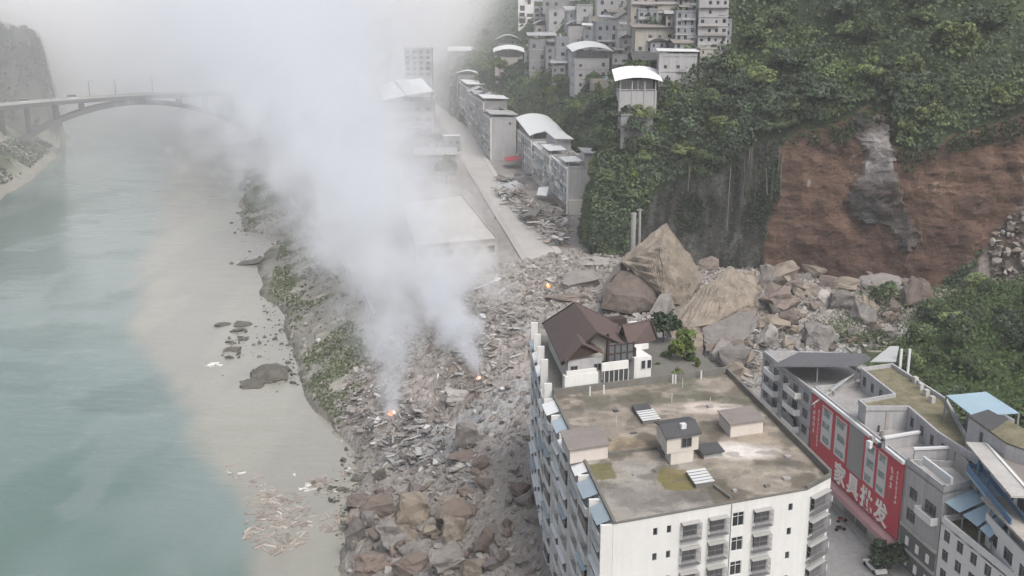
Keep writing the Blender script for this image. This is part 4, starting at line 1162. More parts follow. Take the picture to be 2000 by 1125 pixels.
# ---------------------------------------------------------------- lower terrace along the upper road
def house(label, pxL, pxR, pyT, pyB, Y, depth, ang=0, roof='flat', wm='grey_wall', rm='concrete', rows=2, cols=3, side=2, drop=14, w=1.5, h=1.6, rise=1.6, gap=2.4, group=None, cat='house', name='house', slabs=False, over=1.0, parapet=.6, style='dark', auto=False, tilt=0.0):
    a = math.radians(ang); d = (math.cos(a), math.sin(a)); nb = (-d[1], d[0])
    if auto:
        r_ = Vector(ray((pxL + pxR) / 2, pyB)); ht = HILL.ray_cast(Vector((0, 0, CAM_H)), r_.normalized())
        if ht[0] is not None: Y = ht[0].y - 1.5
        q_ = Y / 520; w, h, rise, gap, over, depth, drop = w * q_, h * q_, rise * q_, gap * q_, over * q_, depth * q_, 5
    P = atd(pxL, pyB, Y); zt = atd(pxL, pyT, Y)[2]
    # length so that the right end lands at pxR
    k = (pxR - 1000) / FPX * (1 / math.cos(PITCH)) * .985
    L = None
    lo, hi = 1, 120
    for _ in range(40):
        m_ = (lo + hi) / 2
        if pix(P[0] + d[0] * m_, P[1] + d[1] * m_, zt)[0] < pxR: lo = m_
        else: hi = m_
    L = lo
    p = lambda u, v: (P[0] + d[0] * u + nb[0] * v, P[1] + d[1] * u + nb[1] * v)
    poly = [p(0, 0), p(L, 0), p(L, depth), p(0, depth)]
    z0 = P[2]
    fac = {0: grid(L, cols, w, h, z0, zt, rows), 3: grid(depth, side, w, h, z0, zt, rows) if side else [], 1: grid(depth, side, w, h, z0, zt, rows) if side else []}
    if auto:
        hr = random.Random(label)
        for k_ in fac: fac[k_] = [(a_ + (b_ - a_) * hr.choice([0, 0, .12]), b_ + (b_ - a_) * hr.choice([0, 0, -.3, .12]), c_, e_ + (e_ - c_) * hr.choice([0, 0, .18, -.2])) for a_, b_, c_, e_ in fac[k_] if hr.random() > .16]
    rt = thing(name, label, cat, (P[0], P[1], z0 - drop), group)
    bld(name, label, cat, poly, z0 - drop, zt, M[wm], M[rm], fac, parapet=parapet if roof == 'flat' else (0.01 if roof != 'none' else .3), root=rt, style=style)
    if auto:
        q_ = Y / 520; fh = (zt - z0) / rows; Q, dd, LL = edge(poly, 0)
        if hr.random() < .75 and rows > 0:
            for f in range(rows):
                if hr.random() < .35: continue
                u0_, u1_ = sorted((hr.choice([.02, .3, .5]) * LL, hr.choice([.55, .7, .98]) * LL))
                if u1_ - u0_ < 1.5: continue
                bz = z0 + f * fh; b_ = MB().obox(Q, dd, u0_, u1_, .003, 1.2 * q_, bz - .2, bz).build('balcony', M['concrete'], rt)
                MB().obox(Q, dd, u0_, u1_, 1.08 * q_, 1.2 * q_, bz, bz + .85 * q_).build('parapet', M[hr.choice(['pale_wall', 'grey_wall', 'concrete', 'pale_concrete'])], b_)
        if roof == 'flat' and hr.random() < .6 and LL > 5:
            za = zt + 2.6 * q_; u0_ = hr.choice([0, .25]) * LL; u1_ = hr.choice([.7, 1.0]) * LL; v1_ = depth * hr.uniform(.5, .95)
            qq = lambda u, v, z_: (*p(u, v), z_)
            MB().slab([qq(u0_ - q_, -.8 * q_, za), qq(u1_ + q_, -.8 * q_, za - .2), qq(u1_ + q_, v1_, za + .7 * q_), qq(u0_ - q_, v1_, za + .9 * q_)], .16).build('roof_canopy', M[hr.choice(['metal_grey', 'metal_white', 'grey_roof', 'metal_grey'])], rt)
            posts(rt, [p(u0_ + .3, .3), p(u1_ - .3, .3), p(u1_ - .3, v1_ - .5), p(u0_ + .3, v1_ - .5)], zt, za, .16 * q_, M['concrete'])
        if hr.random() < .5:
            tq = p(LL * hr.uniform(.2, .8), depth * .7); MB().bar((*tq, zt), (*tq, zt + 1.8 * q_), .7 * q_, 8).build('water_tank', M[hr.choice(['metal_grey', 'dark_roof', 'metal_blue'])], rt)
    if slabs:
        sb = MB(); fh = (zt - z0) / rows
        for f in range(rows):
            for i in (0, 3, 1):
                Q, dd, LL = edge(poly, i); sb.obox(Q, dd, -.1, LL + .1, .003, .2, z0 + f * fh - .2, z0 + f * fh + .1)
        sb.build('floor_band', M['pale_concrete'], rt)
    if roof == 'vault':
        vault(rt, poly[0], d, L, depth, zt + gap, rise, M[rm], over=over, tilt=tilt)
        posts(rt, [p(.4, .4), p(L - .4, .4), p(L - .4, depth - .4), p(.4, depth - .4), p(L / 2, .4)], zt, zt + gap + rise * .12, .16, M['concrete'])
        MB().prism([p(1, depth * .35), p(L - 1, depth * .35), p(L - 1, depth - 1), p(1, depth - 1)], zt + .07, zt + gap).build('attic_wall', M['grey_wall'], rt)
    elif roof == 'gable':
        zz = zt + .1
        q = lambda u, v, z_: (*p(u, v), z_)
        g = MB().slab([q(-over, -over, zz), q(L + over, -over, zz), q(L + over, depth / 2, zz + rise), q(-over, depth / 2, zz + rise)], .2)
        g.slab([q(-over, depth / 2, zz + rise), q(L + over, depth / 2, zz + rise), q(L + over, depth + over, zz), q(-over, depth + over, zz)], .2)
        g.build('roof', M[rm], rt)
    elif roof == 'gablefront':
        zz = zt + .1; q = lambda u, v, z_: (*p(u, v), z_)
        g = MB().slab([q(-over, -over, zz), q(L / 2, -over, zz + rise), q(L / 2, depth + over, zz + rise), q(-over, depth + over, zz)], .2)
        g.slab([q(L / 2, -over, zz + rise), q(L + over, -over, zz), q(L + over, depth + over, zz), q(L / 2, depth + over, zz + rise)], .2)
        g.build('roof', M[rm], rt)
        MB().poly([q(0, .01, zt), q(L, .01, zt), q(L / 2, .01, zt + rise - .1)]).build('gable_wall', M[wm], rt)
    elif roof == 'shed':
        zz = zt + gap; q = lambda u, v, z_: (*p(u, v), z_)
        MB().slab([q(-over, -over, zz), q(L + over, -over, zz), q(L + over, depth + over, zz + rise), q(-over, depth + over, zz + rise)], .15).build('roof', M[rm], rt)
        posts(rt, [p(.4, .4), p(L - .4, .4), p(L - .4, depth - .4), p(.4, depth - .4)], zt, zt + gap, .15, M['concrete'])
    return rt, poly, z0, zt, d, L

# nearest terrace house (its long face looks at the road)
def rowhouse(label, Pn, L, W, zt, wm, rowsn, colsn, ang=97.5):
    a = math.radians(ang); d = (math.cos(a), math.sin(a)); e = (d[1], -d[0])
    p = lambda u, v: (Pn[0] + d[0] * u + e[0] * v, Pn[1] + d[1] * u + e[1] * v)
    poly = [p(0, 0), p(0, W), p(L, W), p(L, 0)]
    rt = thing('house', label, 'house', (*Pn, 17.5))
    bld('house', label, 'house', poly, 17.5, zt, M[wm], M['concrete'], {3: grid(L, colsn, 2.4, 2.1, 18.5, zt, rowsn), 0: grid(W, 2, 1.4, 1.6, 18.5, zt, rowsn, skip=[(i, 0) for i in range(9)] + [(i, 1) for i in range(rowsn - 1)])}, root=rt, parapet=.9)
    sb = MB(); fh = (zt - 18.5) / rowsn
    Q, dd, LL = edge(poly, 3)
    for f in range(1, rowsn + 1): sb.obox(Q, dd, 0, LL, .003, .9, 18.5 + f * fh - .55, 18.5 + f * fh + .25)
    sb.build('floor_band', M['white_wall'], rt)
    for k in range(colsn + 1):
        u = min(LL - .3, max(.3, LL * k / colsn)); MB().obox(Q, dd, u - .3, u + .3, .004, .7, 17.5, zt - .3).build('pilaster', M['white_wall'], rt)
    rq = random.Random(label)
    fh = (zt - 18.5) / rowsn
    for f in range(1, rowsn):
        for k in range(colsn):
            if rq.random() < .45: continue
            u = LL * (k + .5) / colsn; bz = 18.5 + f * fh + .26
            b_ = MB().obox(Q, dd, u - LL / colsn * .4, u + LL / colsn * .4, .9, 1.3, bz - .3, bz).build('balcony', M['concrete'], rt)
            MB().obox(Q, dd, u - LL / colsn * .4, u + LL / colsn * .4, 1.2, 1.3, bz, bz + rq.choice([.8, 1.1, 2.2])).build('parapet', M[rq.choice(['white_wall', 'pale_wall', 'grey_wall', 'metal_blue', 'warm_wall'])], b_)
    for k in range(3):
        u = LL * rq.uniform(.12, .85); v = W * rq.uniform(.45, .75); s_ = rq.uniform(2.5, 4.5)
        c_ = [p(u, v), p(u, v + W * .22), p(u + s_ * 1.6, v + W * .22), p(u + s_ * 1.6, v)]
        MB().prism(c_, zt + .07, zt + rq.uniform(2, 3)).build('roof_hut', M[rq.choice(['pale_wall', 'grey_wall', 'warm_wall'])], rt)
    return rt, poly, p
r1, pl1, pp1 = rowhouse('pale four-storey terrace house nearest the rubble with a blank grey end wall', (23.2, 440), 38, 11.5, 37.0, 'pale_wall', 5, 6)
MB().slab([(*pp1(1, -1), 39.6), (*pp1(1, 6), 39.9), (*pp1(16, 6), 39.9), (*pp1(16, -1), 39.6)], .2).build('roof', M['metal_white'], r1)
posts(r1, [pp1(1.5, .3), pp1(1.5, 5.6), pp1(15, .3), pp1(15, 5.6)], 37, 39.6, .18, M['concrete'])
MB().prism([pp1(.2, 6.8), pp1(.2, 11.4), pp1(10, 11.4), pp1(10, 6.8)], 37.05, 42.5).build('stair_tower', M['pale_wall'], r1)
MB().slab([(*pp1(-1, 6), 43.4), (*pp1(-1, 12.4), 43.0), (*pp1(11, 12.4), 43.8), (*pp1(11, 6), 44.2)], .2).build('roof', M['metal_grey'], r1)
posts(r1, [pp1(-.5, 6.4), pp1(-.5, 12)], 37, 43.1, .15, M['concrete'])
MB().prism([pp1(-2.5, 0), pp1(-2.5, 12), pp1(-.05, 12), pp1(-.05, 0)], 17.5, 24).build('ground_storey', M['cream_wall'], r1)
MB().slab([(*pp1(0, -3.2), 21.0), (*pp1(0, -.1), 21.9), (*pp1(30, -.1), 21.9), (*pp1(30, -3.2), 21.0)], .2).build('awning', M['brown_roof'], r1)
r2, pl2, pp2 = rowhouse('white middle terrace house with stepped sheet metal roofs', (17.6, 483), 52, 12.5, 36.0, 'white_wall', 5, 8)
MB().slab([(*pp2(0, -1), 38.8), (*pp2(0, 7), 39.2), (*pp2(24, 7), 39.2), (*pp2(24, -1), 38.8)], .2).build('roof', M['metal_white'], r2)
posts(r2, [pp2(.6, .3), pp2(.6, 6.6), pp2(23, .3), pp2(23, 6.6)], 36, 38.8, .18, M['concrete'])
MB().slab([(*pp2(14, 4), 42.6), (*pp2(14, 13), 42.2), (*pp2(46, 13), 42.6), (*pp2(46, 4), 43.2)], .2).build('roof', M['metal_white'], r2)
MB().prism([pp2(16, 5), pp2(16, 12), pp2(44, 12), pp2(44, 5)], 36.05, 42.3).build('attic_wall', M['pale_wall'], r2)
r3, pl3, pp3 = rowhouse('far terrace house with a big curved sheet metal roof above the road', (10.2, 540), 50, 16.2, 36.5, 'pale_wall', 4, 6)
vault(r3, pp3(0, -.2), (pl3[1][0] - pl3[0][0]) and tuple(Vector((pl3[1][0] - pl3[0][0], pl3[1][1] - pl3[0][1])).normalized()), 16.4, 50, 39.2, 2.2, M['metal_white'], over=1.4, tilt=4.0)
posts(r3, [pp3(.6, .5), pp3(.6, 15.7), pp3(30, .5), pp3(49, .5)], 36.5, 39.6, .22, M['concrete'])
MB().prism([pp3(5, 1), pp3(5, 15), pp3(48, 15), pp3(48, 1)], 36.55, 39.6).build('attic_wall', M['grey_wall'], r3)
MB().slab([(*pp3(30, -9), 22.5), (*pp3(30, -.5), 23.6), (*pp3(44, -.5), 23.6), (*pp3(44, -9), 22.5)], .3).build('awning', M['red_panel'], r3)
for i, (lab, y, L, zt, wm) in enumerate((('grey tall house behind the red awning on the upper road', 606, 40, 41, 'pale_wall'), ('narrow grey house with a stepped roof farther up the misty road', 655, 44, 46, 'grey_wall'), ('hazy house beyond the tall grey one on the upper road', 708, 60, 44, 'pale_wall'), ('faint last house of the road row fading into mist', 780, 80, 46, 'grey_wall'))):
    xr = float(np.interp(y, [p[1] for p in rr], [p[0] for p in rr])) + 4.5
    rt, pl, pp = rowhouse(lab, (xr, y), L, 14, zt, wm, 5, 6, 98)
    MB().slab([(*pp(-1, -1), zt + 2.9), (*pp(-1, 15), zt + 2.2), (*pp(L * .6, 15), zt + 2.2), (*pp(L * .6, -1), zt + 3.2)], .25).build('roof', M[['metal_grey', 'metal_white'][i % 2]], rt)
    posts(rt, [pp(.4, .4), pp(.4, 13.4)], zt, zt + 2.5, .25, M['concrete'])
    q0 = L * (.62 + .05 * i)
    MB().slab([(*pp(q0, -1), zt + 1.2), (*pp(q0, 7), zt + 4.6), (*pp(L, 7), zt + 4.6), (*pp(L, -1), zt + 1.2)], .25).slab([(*pp(q0, 7), zt + 4.6), (*pp(q0, 15), zt + 1.2), (*pp(L, 15), zt + 1.2), (*pp(L, 7), zt + 4.6)], .25).build('roof', M[['grey_roof', 'dark_roof', 'metal_grey', 'grey_roof'][i]], rt)

# ---------------------------------------------------------------- hill town
UPT = 'houses stacked on the hillside'
from mathutils.bvhtree import BVHTree
HILL = BVHTree.FromObject(hill, bpy.context.evaluated_depsgraph_get())
def H(*a_, **k_): return house(*a_, auto=True, **k_)
H('cream apartment block with rows of windows at the top left of the hill town', 1012, 1042, -14, 48, 660, 12, -4, 'flat', 'white_wall', 'concrete', 5, 2, 2, w=2.6, h=2.0, name='apartment_building', cat='building')
H('lower cream wing attached right of the cream apartment block', 1043, 1076, 14, 47, 650, 12, -4, 'flat', 'white_wall', 'concrete', 3, 3, 0, w=2.0, h=1.8)
H('grey house with a long low roof behind the curved-wall house', 1060, 1165, -12, 14, 640, 14, -3, 'shed', 'grey_wall', 'metal_grey', 2, 6, 0, gap=.5, rise=3)
H('grey house with a curved end wall and dark roof edge', 1072, 1122, 19, 50, 575, 11, 6, 'flat', 'pale_wall', 'dark_roof', 2, 2, 2)
H('square grey block with a pale flat roof above the double-vaulted house', 1126, 1158, 10, 42, 560, 10, 0, 'flat', 'pale_wall', 'metal_grey', 2, 1, 1, w=1.2)
H('windowless grey block under a low curved roof', 1110, 1162, 50, 80, 540, 10, 0, 'vault', 'pale_wall', 'metal_grey', 1, 0, 0, gap=.6, rise=2.2)
H('large grey house with a broad curved roof over an open attic', 1122, 1190, 115, 172, 500, 12, 8, 'vault', 'pale_wall', 'metal_white', 3, 3, 3, gap=3.4, rise=2.2, over=1.6, slabs=True, tilt=2.6)
H('small house with two white curved roofs at the left end of the hill town', 967, 1020, 112, 150, 700, 14, 0, 'vault', 'warm_wall', 'metal_white', 2, 2, 1, gap=2.4, rise=1.6, tilt=2.0)
H('little house behind it with a bright curved roof', 972, 1012, 86, 100, 735, 12, 0, 'vault', 'grey_wall', 'metal_white', 1, 2, 1, gap=2.0, rise=2.2)
H('grey house with stacked pale balconies left of the big curved roof', 1034, 1084, 76, 138, 585, 12, 2, 'shed', 'grey_wall', 'metal_grey', 3, 3, 1, gap=1.6, rise=1.2, slabs=True)
H('narrow house between the balconied house and the big curved roof', 1086, 1112, 74, 150, 560, 11, 2, 'flat', 'blue_grey_wall', 'concrete', 4, 1, 1, slabs=True)
H('tall grey house behind the big curved roof with vertical window strips', 1164, 1206, 44, 118, 535, 13, 4, 'flat', 'blue_grey_wall', 'concrete', 4, 3, 1, h=2.2)
H('pale grey house with a dark pointed gable and verandah', 1205, 1246, 36, 62, 545, 13, 8, 'gablefront', 'pale_wall', 'grey_roof', 1, 2, 1, rise=3.4, w=2.4, h=2.6)
H('wide beige-grey block at the top middle of the hill town', 1232, 1330, -10, 42, 600, 16, 0, 'flat', 'warm_wall', 'concrete', 3, 5, 0)
H('plain grey block left of the beige one at the top edge', 1166, 1226, -8, 32, 610, 14, 0, 'flat', 'pale_wall', 'dark_roof', 2, 3, 1)
H('wide old house with a long sagging eave and grey-green front', 1240, 1318, 54, 104, 515, 13, 2, 'shed', 'warm_wall', 'grey_roof', 2, 4, 1, gap=.3, rise=1.6, over=1.4)
H('narrow block with a pale front left of the old long-eaved house', 1205, 1240, 58, 118, 520, 11, 0, 'flat', 'pale_wall', 'metal_white', 3, 2, 1, slabs=True)
H('dark low house with a slate-grey gable roof behind the bright white roof', 1238, 1286, 118, 138, 470, 10, 4, 'gable', 'dark_wall', 'dark_roof', 1, 3, 1, rise=4.0)
H('tall stair tower block with open landings near the woods', 1318, 1360, 24, 110, 500, 12, -3, 'flat', 'blue_grey_wall', 'concrete', 6, 3, 1, slabs=True, h=2.0)
H('tall grey apartment block by the trees at the top right of the town', 1362, 1424, -4, 104, 505, 14, -4, 'flat', 'pale_wall', 'concrete', 6, 4, 1, slabs=True)
H('grey upper block behind the tall stair tower', 1332, 1404, -16, 22, 590, 14, -2, 'flat', 'grey_wall', 'concrete', 3, 4, 0)
H('pale square house with a flat roof terrace right of the bright white roof', 1286, 1362, 110, 168, 445, 12, -2, 'flat', 'pale_wall', 'pale_concrete', 2, 3, 1, slabs=True, parapet=1.0)
H('white-roofed small house on posts below the big curved roof', 1158, 1198, 158, 182, 455, 8, 6, 'flat', 'warm_wall', 'pale_concrete', 1, 2, 1)
rt, pl, z0, zt, d, L = H('house with a bright white barrel roof standing alone among the trees', 1207, 1283, 176, 240, 385, 13, 0, 'vault', 'pale_wall', 'metal_bright', 2, 0, 1, gap=4.4, rise=1.8, over=2.2, tilt=3.2)
Q, dd, LL = edge(pl, 0)
MB().obox(Q, dd, 2.4, LL, .003, 1.3, z0 + 2.4, z0 + 2.8).build('balcony', M['metal_blue'], rt)
for u in (.5, LL * .35, LL * .68, LL - .5): MB().obox(Q, dd, u - .2, u + .2, .004, .3, z0 - 6, zt + 3.0).build('pilaster', M['pale_wall'], rt)
for u in (3, 7, 11): add_window(rt, Q, dd, u, z0 + 1.2, 2.2, 1.7, 'dark', depth=-.06)
H('small grey annex at the foot of the white barrel-roofed house', 1212, 1276, 226, 262, 372, 6, 0, 'flat', 'grey_wall', 'moss_roof', 1, 3, 0)
fr = random.Random(5)
for i, (a_, t_, w_, h_) in enumerate(((1066, 92, 30, 40), (1108, 22, 34, 30), (1150, 34, 30, 34), (1190, 24, 28, 30), (1214, 76, 30, 40), (1246, 20, 40, 34), (1300, 30, 36, 40), (1196, 108, 30, 34), (1316, 84, 34, 46), (1270, 84, 30, 26), (1366, 96, 40, 44), (1340, 60, 34, 40), (1396, 40, 34, 50), (1110, 96, 26, 40), (1046, 50, 30, 30), (1026, 102, 26, 36), (1078, 126, 26, 34), (1140, 60, 28, 34), (1284, -4, 44, 34), (1180, 0, 44, 26))):
    kind_ = ['flat', 'shed', 'flat', 'gable', 'vault'][i % 5]; wm_ = ['grey_wall', 'pale_wall', 'warm_wall', 'blue_grey_wall'][(i * 3) % 4]
    H('small ' + {'grey_wall': 'grey', 'pale_wall': 'pale', 'warm_wall': 'beige-grey', 'blue_grey_wall': 'blue-grey'}[wm_] + ' hillside house with a ' + {'flat': 'flat', 'shed': 'sloping sheet', 'gable': 'gabled', 'vault': 'curved sheet'}[kind_] + ' roof squeezed between larger ones', a_, a_ + w_, t_, t_ + h_, 500, 11, fr.uniform(-6, 8), kind_, wm_, {'flat': 'concrete', 'shed': 'metal_grey', 'gable': 'grey_roof', 'vault': 'metal_grey'}[kind_], max(1, int(h_ / 13)), max(2, w_ // 12), 2, gap=.8, rise=1.6, group='small houses squeezed into the hill town')
# buildings across the road on the river side, half lost in smoke
H = house
H('hazy block with two bright metal roofs behind the smoke', 748, 846, 200, 300, 640, 34, 2, 'flat', 'pale_wall', 'concrete', 5, 5, 3, slabs=True, w=3.0, h=2.2, name='apartment_building', cat='building')
def sheet(root_label, pts, Y, m, legs=22):
    q = [Vector(atd(px, py, y)) for px, py, y in pts]
    c_ = sum(q, Vector()) / len(q)
    rt = thing('canopy_roof', root_label, 'roof canopy', (c_.x, c_.y, legs))
    MB().slab(q, .3).build('roof', M[m], rt)
    for p in q: MB().box(p.x * .9 + c_.x * .1 - .25, p.y * .9 + c_.y * .1 - .25, legs, p.x * .9 + c_.x * .1 + .25, p.y * .9 + c_.y * .1 + .25, p.z - .2).build('post', M['concrete'], rt)
sheet('left bright sheet metal roof on the hazy block behind the smoke', ((748, 196, 636), (792, 186, 632), (766, 158, 680), (738, 168, 690)), 0, 'metal_bright', 40)
sheet('right wider pale metal roof on the hazy block behind the smoke', ((794, 186, 632), (846, 178, 630), (824, 153, 690), (772, 156, 692)), 0, 'metal_white', 40)
H('dark-roofed low house in the haze below the two metal roofs', 786, 862, 274, 322, 580, 22, 4, 'gablefront', 'pale_wall', 'dark_roof', 3, 4, 2, rise=2.6, drop=10)
H('ruined low house with a grey roof by the upper road', 812, 890, 306, 352, 545, 20, 4, 'shed', 'grey_wall', 'metal_grey', 2, 4, 2, gap=1.0, rise=1.0, drop=8)
H('faint tower block high up in the smoke', 706, 760, 36, 160, 900, 20, 0, 'flat', 'pale_wall', 'metal_white', 9, 4, 2, slabs=True, w=3, h=2.4, name='apartment_building', cat='building')
H('pale roofed house glimpsed in mist at the end of the road', 876, 930, 106, 128, 960, 20, 0, 'shed', 'grey_wall', 'metal_white', 1, 4, 0, gap=3, rise=3)
H('misty house at the bend of the road below the hill', 894, 930, 146, 170, 840, 16, 0, 'vault', 'grey_wall', 'metal_white', 2, 2, 0, gap=1, rise=2)
H('grey block with a long sheet roof deep in the smoke left of the road', 690, 748, 210, 300, 690, 24, 3, 'shed', 'grey_wall', 'metal_grey', 4, 4, 2, w=2.6, h=2, gap=1.2, rise=2)
H('low hazy house with a gabled roof in front of the two bright metal roofs', 742, 800, 300, 338, 560, 18, 5, 'gable', 'pale_wall', 'grey_roof', 2, 3, 2, rise=3.5)
H('small hazy house with a blue-grey front beside the upper road', 860, 900, 268, 300, 640, 14, 4, 'flat', 'blue_grey_wall', 'metal_white', 2, 3, 2)
H('pale three-storey block half hidden by smoke far left of the road', 640, 700, 246, 310, 640, 20, 2, 'flat', 'pale_wall', 'concrete', 3, 4, 2, w=2.4, h=2, slabs=True)
H('misty tall block beyond the bright metal roofs', 790, 842, 96, 150, 820, 20, 0, 'flat', 'pale_wall', 'metal_white', 5, 4, 2, slabs=True, w=2.8, h=2.2)
# large pale flat-roofed hall beside the road
pd = [at(*p, 23)[:2] for p in ((812, 482), (972, 468), (902, 382), (786, 398))]
hall = thing('market_hall', 'large low hall with a pale dusty flat roof beside the upper road', 'hall', (*pd[0], 18))
mb = MB()
for i in range(4):
    Pq, dq, Lq = edge(pd, i)
    hs = grid(Lq, 6, 2.6, 2.6, 18.1, 22.6, 1, sill=.4) if i in (0, 3) else []
    wall_holes(mb, Pq, dq, Lq, 16, 23, hs)
    for h in hs: add_window(hall, Pq, dq, (h[0] + h[1]) / 2, (h[2] + h[3]) / 2, h[1] - h[0], h[3] - h[2], 'shop')
mb.build('wall', M['warm_wall'], hall)
MB().prism(pd, 22.7, 23.02).build('roof', M['pale_concrete'], hall)
mb = MB()
for i in range(4):
    Pq, dq, Lq = edge(pd, i); mb.obox(Pq, dq, 0, Lq, -.3, .1, 23, 23.5 + .003 * i)
mb.build('parapet', M['concrete'], hall)

# ---------------------------------------------------------------- arch bridge
def bpt(t):
    """along the bridge: t = 0 at the left edge of the photo, 1 where the smoke hides it"""
    a = Vector(atd(0, 206, 745)); b = Vector(atd(392, 181, 820))
    p = a + (b - a) * t; p.z += 1.6 * (1 - (2 * t - 1) ** 2) * .8
    return p
br = thing('arch_bridge', 'concrete arch bridge across the river fading into smoke', 'bridge', bpt(.4) - Vector((0, 0, 30)))
dv = (bpt(1) - bpt(0)); dv.z = 0; dv.normalize(); nv_ = Vector((dv.y, -dv.x, 0))
deck = MB(); par = MB(); W2 = 6.0
T = np.linspace(-.35, 1.75, 43)
for i in range(len(T) - 1):
    a, b = bpt(T[i]), bpt(T[i + 1])
    deck.hexa([a + nv_ * W2 - Vector((0, 0, 2.7)), b + nv_ * W2 - Vector((0, 0, 2.7)), b - nv_ * W2 - Vector((0, 0, 2.7)), a - nv_ * W2 - Vector((0, 0, 2.7)), a + nv_ * W2, b + nv_ * W2, b - nv_ * W2, a - nv_ * W2])
    for s in (1, -1):
        c, e = a + nv_ * W2 * s, b + nv_ * W2 * s
        k = nv_ * (.25 * s)
        par.hexa([c, e, e - k, c - k, c + Vector((0, 0, 1.2)), e + Vector((0, 0, 1.2)), e - k + Vector((0, 0, 1.2)), c - k + Vector((0, 0, 1.2))])
deck.build('deck', M['bridge'], br); par.build('parapet', M['pale_concrete'], br)
def arch(t): 
    q = (t - .64) / .86
    return bpt(t).z - 3.2 - 46 * q * q
TA = np.linspace(-.22, 1.5, 44)
for s in (.75, -.75):
    g = MB()
    for i in range(len(TA) - 1):
        a, b = bpt(TA[i]), bpt(TA[i + 1]); k = nv_ * (W2 * s); m_ = nv_ * 1.1
        za, zb = arch(TA[i]), arch(TA[i + 1])
        f = lambda p, z: Vector((p.x, p.y, z))
        th = 3.4
        g.hexa([f(a + k + m_, za - th), f(b + k + m_, zb - th), f(b + k - m_, zb - th), f(a + k - m_, za - th), f(a + k + m_, za), f(b + k + m_, zb), f(b + k - m_, zb), f(a + k - m_, za)])
    g.build('arch_rib', M['bridge'], br)
for t in (-.12, .0, .12, .255, .38, .62, .88, 1.02, 1.16, 1.3):
    for s in (.75, -.75):
        p = bpt(t) + nv_ * (W2 * s); z0 = arch(t) - .6
        MB().box(p.x - .9, p.y - .9, z0, p.x + .9, p.y + .9, p.z - 1.7).build('spandrel_column', M['bridge'], br)
lamps = []
lm = MB().bar((0, 0, 0), (0, 0, 11.5), .4, 6, .28).bar((0, 0, 11.3), (2.2, 0, 11.9), .1).bar((0, 0, 11.3), (-2.2, 0, 11.9), .1)
lp = lm.build('pole', M['steel']); hd = MB().box(1.5, -.3, 11.85, 2.9, .3, 12.1).box(-2.9, -.3, 11.85, -1.5, .3, 12.1).build('lamp_head', M['metal_grey'])
lpm, hdm = lp.data, hd.data
for o in (lp, hd): bpy.data.objects.remove(o)
for i, (t, s) in enumerate(((.245, -1), (.435, -1), (.565, -1), (.755, -1), (.895, -1), (1.08, -1))):
    p = bpt(t) + nv_ * (W2 - .7) * s
    rt = thing('street_lamp', ['street lamp at the left end of the bridge against the dark cliff', 'second street lamp from the left on the bridge', 'street lamp in the middle of the bridge with its head facing the river', 'fourth street lamp from the left on the bridge, paler in haze', 'faint street lamp on the bridge just before the smoke', 'street lamp on the bridge swallowed by the smoke'][i], 'street lamp', p, 'street lamps on the bridge')
    for me, nm in ((lpm, 'pole'), (hdm, 'lamp_head')):
        o = bpy.data.objects.new(nm, me); COL.objects.link(o); o.parent = rt
    rt.rotation_euler = (0, 0, math.atan2(dv.y, dv.x))

# ---------------------------------------------------------------- vehicles and people
def car(label, loc, rz, m, s=1.0, cat='car', name='parked_car', van=False):
    rt = thing(name, label, cat, loc)
    L, Wd = 4.3 * s, 1.75 * s
    b = MB()
    prof = [(-L / 2, .35), (-L / 2, .85), (-L * .30, .95), (L * .18, .95), (L / 2 - .1, .75), (L / 2, .35)]
    for (ya, yb) in ((-Wd / 2, Wd / 2),):
        n = len(prof)
        for k in range(n):
            x0, z0 = prof[k]; x1, z1 = prof[(k + 1) % n]
            b.poly([(x0, ya, z0), (x0, yb, z0), (x1, yb, z1), (x1, ya, z1)])
        b.poly([(x, ya, z) for x, z in prof[::-1]]); b.poly([(x, yb, z) for x, z in prof])
    bo = b.build('body', M[m], rt, local=True)
    c = MB(); hgt = 1.9 if van else 1.45; w = Wd / 2 - .08
    x0, x1 = (-L / 2 + .05, L * .3) if van else (-L * .38, L * .2)
    c.hexa([(x0, -w, .93), (x1, -w, .93), (x1, w, .93), (x0, w, .93), (x0 + .35, -w + .15, hgt), (x1 - .6, -w + .15, hgt), (x1 - .6, w - .15, hgt), (x0 + .35, w - .15, hgt)])
    c.build('cabin_glass', M['glass'], rt, local=True)
    MB().box(x0 + .38, -w + .17, hgt, x1 - .62, w - .17, hgt + .05).build('roof', M[m], rt, local=True)
    for x in (-L * .31, L * .31):
        for y in (-Wd / 2, Wd / 2):
            MB().bar((x, y - .1, .33), (x, y + .1, .33), .33, 12).build('wheel', M['rubber'], rt, local=True)
    for y in (-Wd * .33, Wd * .33): MB().box(L / 2 - .06, y - .2, .5, L / 2 + .02, y + .2, .68).build('headlight', M['white_sign'], rt, local=True)
    rt.rotation_euler = (0, 0, rz)
    return rt
for t, lab, m, van in ((.345, 'white van crossing the arch bridge', 'car_white', True), (.115, 'white vehicle at the left end of the bridge', 'car_white', True)):
    p = bpt(t); p.z += .05; rt = car(lab, p, math.atan2(dv.y, dv.x), m, 1.0, 'van', 'van', van); rt.scale = (1.9, 1.5, 1.6)
